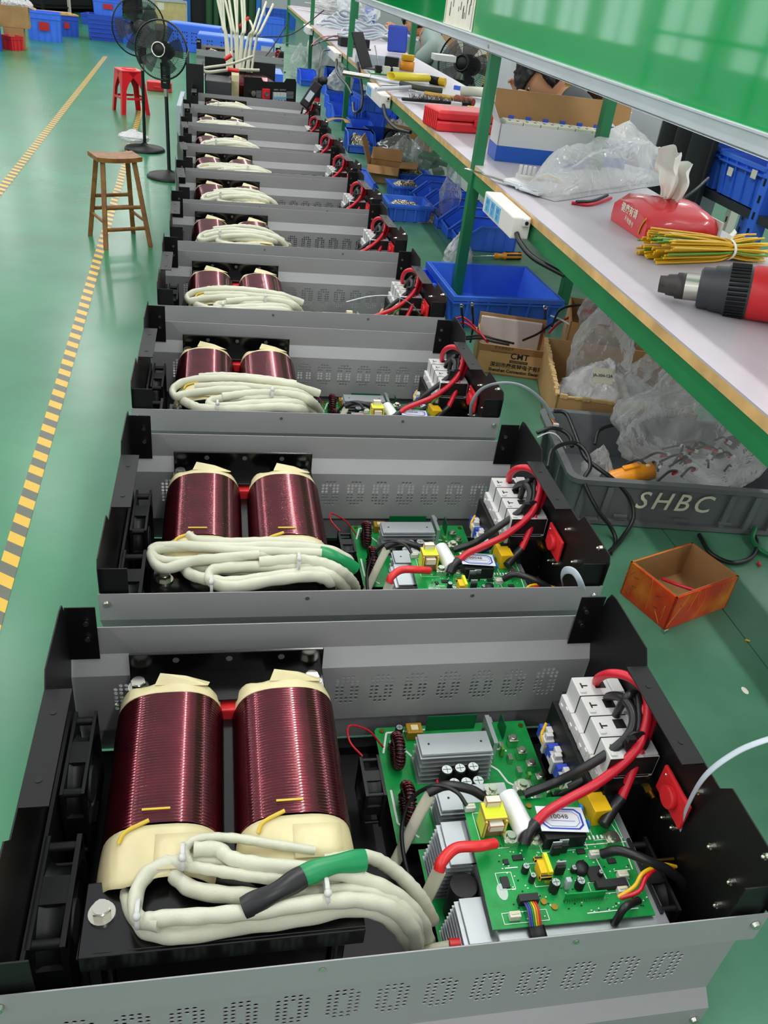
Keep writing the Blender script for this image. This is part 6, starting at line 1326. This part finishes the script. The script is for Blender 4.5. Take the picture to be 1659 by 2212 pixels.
# yellow roll
a, b_ = WZ(845, 168, BZ+.02), WZ(922, 172, BZ+.02); d_ = b_-a; t = thing('yellow_sheet', 'yellow sheet rolled up on the bench', 'sheet', a); K = frame_from((0, 0, 0), d_, (0, 0, 1)); R_ = .058; g = G(K); n = 26
pts = [(R_*.5*sin(2*pi*k/n*.98)*(1.5 if sin(2*pi*k/n) > 0 else 1.2), -.012+R_*.7*(1-cos(2*pi*k/n*.98))*.5) for k in range(n+1)]; vs = [Vector((x, y, z)) for x in (0, d_.length) for y, z in pts]
g.add(vs, [(k, k+1, n+1+k+1, n+1+k) for k in range(n)], sm=True); g.build('rolled_sheet', mat('yellow_sheet', 'f2df3a', .35), t, solid=.002)
a = WZ(835, 168, BZ); 
t = thing('utility_knife', 'yellow and black cutter behind the yellow roll', 'knife', WZ(930, 172, BZ+.02)); o3 = WZ(930, 172, BZ+.02); G().tube([Vector((0, 0, 0)), WZ(948, 176, BZ+.02)-o3], (.018, .024), 10, k=0).build('black_grip', M_['blackp'], t); G().tube([WZ(945, 175, BZ+.02)-o3, WZ(962, 178, BZ+.02)-o3], (.018, .024), 10, k=0).build('yellow_grip', M_['yellow'], t)
# small circuit board, white channel, tape roll, stand device
a = WZ(812, 158, BZ+.004); t = thing('loose_circuit_board', 'small green circuit board with black and cream parts on the bench', 'circuit board', a, .1); G().box((.05, .02, 0), (.17, .10, .003)).build('board', M_['pcb'], t)
for x, y, z, m, s in ((.02, .03, .02, 'blackp', .035), (.06, 0, .02, 'ivory', .04), (.09, .03, .018, 'blackp', .03), (.12, .02, .02, 'ivory', .035)): G().box((x, y, z), (s, s*.8, s)).build('component', M_[m], t, bevel=.002)
a, an, L_ = FRM(766, 138, 876, 152, BZ); t = thing('metal_channel', 'long white metal channel across the bench behind the circuit board', 'channel', a, an); G().bb((0, 0, 0), (L_, .14, .003)).bb((0, 0, 0), (L_, .003, .05)).bb((0, .137, 0), (L_, .14, .05)).build('channel_body', M_['greyflat'], t)
a = WZ(878, 152, BZ); t = thing('tape_roll', 'orange tape roll standing behind the green circuit board', 'tape', a); G().lathe([(.03, 0), (.045, 0), (.045, .05), (.03, .05), (.03, 0)], 24, cap=False).build('roll', M_['orangep'], t); G(T(0, 0, .055)).lathe([(.02, 0), (.04, 0), (.04, .03)], 20).build('upper_roll', M_['yellow'], t)
a = WZ(795, 128, BZ+.05); t = thing('tablet_on_stand', 'black tablet leaning on a stand on the bench', 'tablet', Vector((a.x, a.y, BZ)), -.25)
G(Rz(1.2) @ Rx(-.45)).box((0, 0, .16), (.22, .014, .32)).build('screen', M_['blackp'], t, bevel=.004); G().tube([(.05, .03, .20), (.12, .02, 0)], .006, 8, k=0).build('strut', M_['steel'], t); G().box((.06, .02, .006), (.22, .12, .012)).build('foot', M_['darkp'], t, bevel=.003)
G().box((.22, .10, .06), (.13, .10, .12)).build('printer_box', M_['blackp'], t, bevel=.004); t.scale = (.62, .62, .62)
a = WZ(850, 118, BZ); tag(G(T(a.x+.05, a.y+.15, BZ) @ Rz(.2) @ Rx(-.15)).box((0, 0, .09), (.15, .02, .17)).build('blue_sheet', M_['navy'], None, bevel=.012), 'dark blue rounded plastic sheet standing behind the black tablet', 'sheet')  # upright dark blue plastic sheet on the bench, not part of a chair
tag(G(T(a.x+.28, a.y-.1, BZ)).bb((0, 0, 0), (.16, .12, .04)).build('white_box', M_['white'], None, bevel=.003), 'white box on the bench in front of the leaning worker', 'box')
# ribbon cable coils, papers, black box
for u, v, R_, k_, lab in ((745, 62, .24, 5, 'large coil of grey ribbon cable on the far bench'), (785, 82, .20, 4, 'smaller coil of grey ribbon cable nearer the tablet')):
    p = WZ(u, v, BZ); t = thing('ribbon_cable_coil', lab, 'cable coil', p)
    for k in range(k_):
        rr = R_*(1-.10*k); G(T(.02*k, .01*k, .012+.022*k) @ Rx(.05*k) @ Ry(.04*(k-2))).tube([(rr*cos(2*pi*i/24)*1.15, rr*sin(2*pi*i/24)*.9, .012*sin(i*1.3+k)) for i in range(24)], (.011, .006), 6, k=0, closed=True, flat=(0, 0, 1)).build('cable_turn', M_['greyflat'], t)
p = WZ(690, 28, BZ); t = thing('folded_white_strips', 'heap of folded white strips at the far end of the bench', 'strips', p); random.seed(3)
for k in range(7): G().tube([Vector((random.uniform(-.25, .25), random.uniform(-.2, .2), .01+.02*k)) for _ in range(4)], (.003, .02), 6, flat=(0, 0, 1)).build('strip', M_['white'], t)
bag('plastic_bag', 'crumpled clear bag standing on the far bench behind the cable coils', 'plastic bag', WZ(775, 40, BZ), (.55, .4, .4), 80, M_['film']); bag('plastic_bag', 'milky bag on the far bench left of the clear bag', 'plastic bag', WZ(725, 30, BZ), (.6, .4, .35), 81, M_['film2'])
p = WZ(735, 100, BZ); tag(G(T(*p) @ Rz(.1)).bb((0, 0, 0), (.22, .10, .06)).build('black_box', M_['blackp'], None, bevel=.005), 'black box with cables on the bench beside the post', 'box')
for k, (pts, m, lab) in enumerate((([(675, 98), (700, 88), (735, 86), (765, 90)], 'blk', 'black lead curving along the bench before the ribbon coils, upper'), ([(690, 92), (720, 78), (750, 82), (775, 95)], 'blk', 'black lead curving along the bench before the ribbon coils, lower'), ([(672, 98), (690, 82), (715, 78), (735, 84)], 'red', 'thin red lead arching beside the black box'), ([(765, 100), (785, 105), (800, 108)], 'blk', 'black lead running towards the tablet'))):
    tag(G().tube([WZ(u, v, BZ+.01+.02*(k % 2)) for u, v in pts], .006 if m == 'blk' else .004, 6).build('bench_lead', M_[m]), lab, 'lead')
# white component bits near the red case
p = WZ(985, 238, BZ); t = thing('small_connectors', 'white and yellow connector bits beside the red tool case', 'connectors', p, -.2); G().box((0, .03, .015), (.05, .03, .03)).build('white_part', M_['white'], t, bevel=.003); G().box((.07, .02, .012), (.04, .03, .02)).build('yellow_part', M_['yellow'], t, bevel=.003)
p = WZ(1058, 258, BZ); t = thing('black_meter', 'cream and black boxed device behind the near post', 'device', p); G().bb((-.02, 0, 0), (.10, .08, .07)).build('case_body', M_['blackp'], t); G().bb((-.02, -.001, .07), (.10, .08, .09)).build('lid', M_['ivory'], t); G().sphere((.0, .03, .11), .014, 8).build('pink_knob', mat('pink', 'd84a6a', .4), t)
# ================================================================ background right of the bench
CY0, CY1 = WX(1536, 330, 1.72).y, WX(1425, 290, 1.72).y
for i, (x0, x1, y0, y1) in enumerate(((1.75, 2.15, 5.35, 5.75), (1.72, 2.10, CY1+.01, CY1+.33))):
    struct(G().bb((x0, y0, 0), (x1, y1, 4)).build('trim_%d' % (i+1), mat('column_white', 'c9ccd0', .6)), 'white square column')
tag(G().grid(lambda u, v: Vector((1.72+.04*sin(u*22), CY0+u*(CY1-CY0), .2+v*1.55)), 60, 4).build('dark_curtain', M_['dark'], None, solid=.006), 'dark charcoal curtain hanging behind the bench', 'curtain')
# rack with blue crates at right
q0, q1 = WX(1646, 400, 1.78), WX(1550, 372, 1.78); zs = WX(1580, 432, 1.78).z; RY = q0.y-.95
t = thing('storage_rack', 'blue slotted rack behind the bench carrying blue crates', 'rack', (1.80, RY, 0))
for (x, y) in ((0, 0), (.5, 0), (0, .93), (.5, .93), (0, 1.75), (.5, 1.75)):
    g = G().bb((x-.025, y-.025, 0), (x+.025, y+.025, 1.9))
    for k in range(28): g.box((x-.026, y, .1+k*.06), (.002, .012, .026), m=1)
    g.build('upright', [M_['blue'], M_['chip']], t)
for z in (.55, zs-.035, zs+.42): G().bb((-.02, -.02, z), (.52, 1.77, z+.03)).build('shelf', M_['darkp'], t)
h_ = WX(1600, 340, 1.78).z-zs; h_ = min(max(h_, .14), .24)
crate('storage_crate', 'blue rack crate with torn stickers, in the middle of the three', (1.78, q0.y, zs), 0, .42, q1.y-q0.y, h_, M_['blue'], ribs=4)
crate('storage_crate', 'blue rack crate next to the dark curtain', (1.78, q1.y+.02, zs), 0, .42, q1.y-q0.y, h_*1.05, M_['blue'], ribs=4)
crate('storage_crate', 'blue rack crate cut by the right edge of the photo', (1.78, q0.y-.45, zs), 0, .42, .36, h_*.95, M_['blue'], ribs=4)
dd = q1.y-q0.y
for y, z in ((q0.y+dd*.12, zs+h_*.68), (q0.y+dd*.62, zs+h_*.52), (q1.y+.05, zs+h_*.5)): tag(G().bb((1.768, y, z), (1.770, y+.035, z+.03)).build('torn_sticker', M_['paper']), 'small torn white sticker on the blue rack crates', 'sticker', 'torn stickers on the rack crates')
# cream slotted shelf behind second worker
t = thing('storage_shelf', 'cream slotted steel shelf with bags behind the bench', 'shelf', (2.2, 3.7, 0)); 
for (x, y) in ((0, 0), (0, 1.4), (.5, 0), (.5, 1.4)):
    g = G().bb((x-.025, y-.025, 0), (x+.025, y+.025, 2))
    for k in range(24): g.box((x-.026, y, .1+k*.08), (.002, .014, .03), m=1)
    g.build('upright', [M_['ivory'], M_['chip']], t)
for z in (.5, .95, 1.38, 1.8): G().bb((0, 0, z), (.5, 1.4, z+.04)).build('shelf_board', M_['ivory'], t)
for k in range(4): bag('plastic_bag', ('clear bag on the cream shelf, lower left', 'clear bag on the cream shelf, lower right', 'pinkish bag on the cream shelf, upper left', 'clear bag on the cream shelf, upper right')[k], 'plastic bag', (2.4, 3.95+.6*(k % 2), 1.0 if k < 2 else 1.43), (.35, .35, .3), 90+k, M_['film2'])
t = thing('carton_shelf', 'shelf of small brown cartons behind the second worker', 'shelf', (2.3, 5.9, 0)); 
for z in (.6, .9, 1.2, 1.5): G().bb((0, 0, z), (.4, 2.2, z+.02)).build('shelf_board', M_['wood'], t)
G().bb((.4, 0, 0), (.42, 2.2, 2)).build('back_panel', M_['woodst'], t)
for k in range(12): tag(G(T(2.32, 5.95+.35*(k % 6), (.921, 1.221)[k//6])).bb((0, 0, 0), (.3, .30, .2)).build('small_carton', M_['cardboard'], None, bevel=.003), 'small brown carton on the shelf behind the second worker', 'carton', 'small brown cartons on the rear shelf')
# far right workshop furniture behind first worker
t = thing('side_bench', 'grey work table with boxes behind the first worker', 'table', (2.6, 10, 0)); G().bb((0, 0, .95), (1.2, 5, 1.0)).build('tabletop', M_['benchtop'], t)
for x, y in ((.1, .1), (1.1, .1), (.1, 4.9), (1.1, 4.9)): G().bb((x-.03, y-.03, 0), (x+.03, y+.03, .95)).build('leg', M_['ivory'], t)
for k in range(5): tag(G(T(2.7, 10.3+.9*k, 1.001)).bb((0, 0, 0), (.35, .4, .3+.1*(k % 2))).build('bench_box', M_[('ivory', 'cardboard', 'darkp', 'white', 'navy')[k]], None, bevel=.006), ('cream box', 'brown box', 'dark box', 'white box', 'blue box')[k]+' on the far grey work table', 'box')
tag(G().bb((1.9, 12.6, 0), (1.93, 13.4, 2.2)).build('blue_partition', M_['bluedk']), 'tall blue panel far behind the ribbon cable coils', 'panel')
# standing fan near the bench
cc = WX(1003, 138, 1.62); dep = (cc-CAM).dot(RF)
ped_fan('pedestal_fan', 'black fan with round grille beside the first worker, behind the bench', (1.85, cc.y+.1, 0), cc, 62/F*dep, (-.75, -1, .15), M_['blk'], panel=False)
# ================================================================ people
def skin_body(name, nodes, edges, m, parent=None, sub=2):
    """nodes: {key: (pos, radius)}; first node is the root"""
    keys = list(nodes); me = bpy.data.meshes.new(name); me.from_pydata([nodes[k][0] for k in keys], [(keys.index(a), keys.index(b_)) for a, b_ in edges], [])
    o = bpy.data.objects.new(name, me); COL.objects.link(o); sk = o.modifiers.new('skin', 'SKIN'); sk.use_smooth_shade = True
    lay = me.skin_vertices[0].data if me.skin_vertices else None
    if lay is None:
        bm = bmesh.new(); bm.from_mesh(me); bm.verts.layers.skin.verify(); bm.to_mesh(me); bm.free(); lay = me.skin_vertices[0].data
    for i, k in enumerate(keys):
        r = nodes[k][1]; lay[i].radius = r if isinstance(r, tuple) else (r, r); lay[i].use_root = (i == 0)
    ss = o.modifiers.new('sub', 'SUBSURF'); ss.levels = sub; ss.render_levels = sub
    bpy.context.view_layer.update(); dg = bpy.context.evaluated_depsgraph_get(); me2 = bpy.data.meshes.new_from_object(o.evaluated_get(dg)); bpy.data.objects.remove(o)
    me2.materials.clear(); me2.materials.append(m)
    for f in me2.polygons: f.use_smooth = True; f.material_index = 0
    o = bpy.data.objects.new(name, me2); COL.objects.link(o)
    if parent is not None: o.parent = parent
    return o
def head_mesh(K, m, hairm, parent, body):
    """head in its own frame: +x forward (face), +z up, centre at origin, height .23"""
    bm = bmesh.new(); bmesh.ops.create_icosphere(bm, subdivisions=5, radius=1)
    for v in bm.verts:
        d = v.co; x, y, z = d.x*.095, d.y*.075, d.z*.118
        if z < 0: y *= 1-.30*(-d.z)**1.5; x *= 1-.10*(-d.z)
        if x > 0:
            x *= .93
            x += .020*math.exp(-((y/.012)**2+((z+.012)/.022)**2))      # nose
            x += .006*math.exp(-((y/.022)**2+((z+.052)/.009)**2))      # lips
            x += .007*math.exp(-((y/.025)**2+((z+.090)/.016)**2))      # chin
            x -= .010*math.exp(-(((abs(y)-.030)/.016)**2+((z-.012)/.014)**2)) # eye sockets
            x += .005*math.exp(-(((abs(y)-.028)/.022)**2+((z-.034)/.008)**2)) # brow
        e = math.exp(-((x+.002)/.014)**2-((z+.005)/.028)**2); y += (1 if y > 0 else -1)*.016*e*(abs(d.y) > .8)
        v.co = K @ Vector((x, y, z))
    bme = bmesh.new(); bme.from_mesh(body.data); tmp = bpy.data.meshes.new('t'); bm.to_mesh(tmp); bm.free(); bme.from_mesh(tmp); bme.to_mesh(body.data); bme.free()
    for f in body.data.polygons: f.use_smooth = True
    for s in (-1, 1):
        G(K).sphere((.073, s*.029, .010), .011, 8, sc=(.5, 1.2, .7)).build('eye', M_['white'], parent); G(K).sphere((.0775, s*.029, .009), .0055, 6).build('iris', M_['chip'], parent)
        G(K).tube([(.086, s*.014, .032), (.090, s*.03, .037), (.078, s*.046, .032)], .003, 6).build('eyebrow', M_['hair'], parent)
    bm = bmesh.new(); bmesh.ops.create_icosphere(bm, subdivisions=5, radius=1)
    for v in bm.verts:
        d = v.co; n_ = .10*noise.noise(d*7)+.07*abs(noise.noise(Vector((d.x*3, d.y*16, d.z*3)))); q = Vector((d.x*.116-.006, d.y*.096, d.z*.124+.018))*(1+n_)
        cut = .030+ .0*d.x
        if d.x > .1 and q.z < .022: q = Vector((q.x*.6, q.y*.8, .026))
        elif q.z < -.075: q = Vector((q.x*.7, q.y*.8, -.075))
        v.co = K @ q
    me = bpy.data.meshes.new('hair'); bm.to_mesh(me); bm.free(); me.materials.append(M_['hair'])
    for f in me.polygons: f.use_smooth = True
    o = bpy.data.objects.new('hair', me); COL.objects.link(o); o.parent = parent
def hand_nodes(tag_, wrist, d, side, up):
    """palm and five bent fingers; returns nodes and edges"""
    d = d.normalized(); s = side.normalized(); u = up.normalized(); N = {}; E = []
    palm = wrist+d*.045; N[tag_+'palm'] = (palm, (.034, .016)); k2 = tag_+'palm2'; N[k2] = (wrist+d*.08, (.036, .013)); E.append((tag_+'palm', k2))
    for i, (off, ln) in enumerate(((-.030, .070), (-.010, .080), (.010, .075), (.029, .060))):
        b = wrist+d*.092+s*off; k = '%sf%d' % (tag_, i); N[k+'a'] = (b, .0095); N[k+'b'] = (b+d*ln*.45-u*.006, .0088); N[k+'c'] = (b+d*ln*.78-u*.022, .0080); N[k+'d'] = (b+d*ln*.92-u*.038, .0068); E += [(k2, k+'a'), (k+'a', k+'b'), (k+'b', k+'c'), (k+'c', k+'d')]
    k = tag_+'th'; N[k+'a'] = (wrist+d*.035-s*.040-u*.006, .0115); N[k+'b'] = (wrist+d*.065-s*.058-u*.014, .0100); N[k+'c'] = (wrist+d*.092-s*.062-u*.022, .0085); E += [(tag_+'palm', k+'a'), (k+'a', k+'b'), (k+'b', k+'c')]
    return N, E
def worker(label, hip, chest, neck, headc, face, shirt, arms, seat_z=.48):
    """upper body bent over the table; arms: list of (shoulder, elbow, wrist)"""
    t = thing('person', label, 'person', (0, 0, 0)); V = Vector; face = V(face).normalized(); hip, chest, neck, headc = V(hip), V(chest), V(neck), V(headc)
    N = {'hip': (hip, (.17, .13)), 'belly': (hip.lerp(chest, .5), (.155, .12)), 'chest': (chest, (.17, .125)), 'nb': (neck, (.075, .07)), 'nt': (neck.lerp(headc, .6), (.058, .055))}
    E = [('hip', 'belly'), ('belly', 'chest'), ('chest', 'nb'), ('nb', 'nt')]
    S = {'hip': (hip, (.19, .15)), 'belly': (hip.lerp(chest, .5), (.18, .145)), 'chest': (chest, (.19, .15)), 'nb': (neck+(neck-chest)*.12, (.10, .09)), 'nt': (neck.lerp(headc, .36), (.078, .072))}; SE = [('hip', 'belly'), ('belly', 'chest'), ('chest', 'nb'), ('nb', 'nt')]
    for i, (sh, el, wr) in enumerate(arms):
        sh, el, wr = V(sh), V(el), V(wr); c = 'LR'[i]; N[c+'s'] = (sh, .058); N[c+'m'] = (sh.lerp(el, .5), .047); N[c+'e'] = (el, .040); N[c+'fm'] = (el.lerp(wr, .4), .038); N[c+'w'] = (wr, .026)
        E += [('chest', c+'s'), (c+'s', c+'m'), (c+'m', c+'e'), (c+'e', c+'fm'), (c+'fm', c+'w')]
        d = wr-el; hn, he = hand_nodes(c+'h', wr, d, d.cross(V((0, 0, 1))), V((0, 0, 1))); N.update(hn); E += he+[(c+'w', c+'hpalm')]
        S[c+'s'] = (sh, .085); S[c+'m'] = (sh.lerp(el, .45), .075); S[c+'e'] = (sh.lerp(el, .72), .068); SE += [('chest', c+'s'), (c+'s', c+'m'), (c+'m', c+'e')]
    for s, c in ((-1, 'l'), (1, 'r')):
        kn = V((hip.x-.42, hip.y+s*.13, seat_z+.06)); ft = V((hip.x-.40, hip.y+s*.13, .08)); N[c+'h'] = (V((hip.x-.05, hip.y+s*.10, hip.z-.05)), .085); N[c+'k'] = (kn, .058); N[c+'c'] = (kn.lerp(ft, .4), .052); N[c+'f'] = (ft, .038); N[c+'t'] = (ft+V((-.17, 0, -.045)), .035); E += [('hip', c+'h'), (c+'h', c+'k'), (c+'k', c+'c'), (c+'c', c+'f'), (c+'f', c+'t')]
    body = skin_body('body', N, E, M_['skin'], t); 
    up = (headc-neck).normalized(); side = up.cross(face).normalized(); fz = side.cross(up) if False else face; upv = face.cross(side)
    if upv.dot(up) < 0: upv = -upv; 
    K = Matrix((face, upv.cross(face), upv)).transposed().to_4x4(); K.translation = headc
    head_mesh(K, M_['skin'], M_['hair'], t, body)
    skin_body('shirt', S, SE, shirt, t); 
    P_ = {'hip': (hip-V((0, 0, .04)), (.185, .15))}; PE = []
    for s, c in ((-1, 'l'), (1, 'r')):
        kn = V((hip.x-.42, hip.y+s*.13, seat_z+.06)); ft = V((hip.x-.40, hip.y+s*.13, .12)); P_[c+'h'] = (V((hip.x-.05, hip.y+s*.10, hip.z-.05)), .10); P_[c+'k'] = (kn, .075); P_[c+'f'] = (ft, .06); PE += [('hip', c+'h'), (c+'h', c+'k'), (c+'k', c+'f')]
    skin_body('trousers', P_, PE, M_['dark'], t); return t
h1 = WX(898, 42, 1.50)
worker('person in a pale grey green polo shirt leaning over the bench with both elbows down', (1.84, h1.y-.30, .98), (1.69, h1.y-.22, 1.22), (1.61, h1.y-.08, 1.36), (h1.x, h1.y, 1.44), (-.85, .15, -.35), mat('polo_green', '8fa39b', .8, bump=.3, bscale=30),
       [((1.63, h1.y-.02, 1.29), (1.47, h1.y+.05, 1.10), (1.36, h1.y+.20, 1.29)), ((1.61, h1.y-.40, 1.28), (1.44, h1.y-.30, 1.10), (1.32, h1.y-.10, 1.33))], seat_z=.75)
h2 = WX(1172, 170, 1.28)
worker('person with short black hair in a dark grey shirt bending low behind the breaker carton', (1.80, h2.y-.16, .82), (1.60, h2.y-.16, 1.16), (1.42, h2.y-.10, 1.36), (h2.x, h2.y, h2.z), (-.60, .05, -.80), mat('shirt_grey', '4a4d50', .8, bump=.3, bscale=30),
       [((1.52, h2.y+.06, 1.27), (1.40, h2.y+.20, 1.08), (1.24, h2.y+.12, 1.33)), ((1.52, h2.y-.36, 1.28), (1.42, h2.y-.40, 1.10), (1.22, h2.y-.22, 1.33))], seat_z=.55)
for k, (x, y) in enumerate(((1.86, h1.y-.30), (1.82, h2.y-.16))):
    t = thing('work_stool', ('stool under the person in the pale polo shirt', 'stool under the person with the dark grey shirt')[k], 'stool', (x, y, 0)); hz = (.80, .62)[k]; G().lathe([(.17, hz-.03), (.18, hz-.01), (.17, hz)], 24).build('seat', M_['darkp'], t)
    for i in range(4): a_ = pi/4+i*pi/2; G().cyl((.12*cos(a_), .12*sin(a_), hz-.03), (.18*cos(a_), .18*sin(a_), 0), .013, n=8).build('leg', M_['steel'], t)
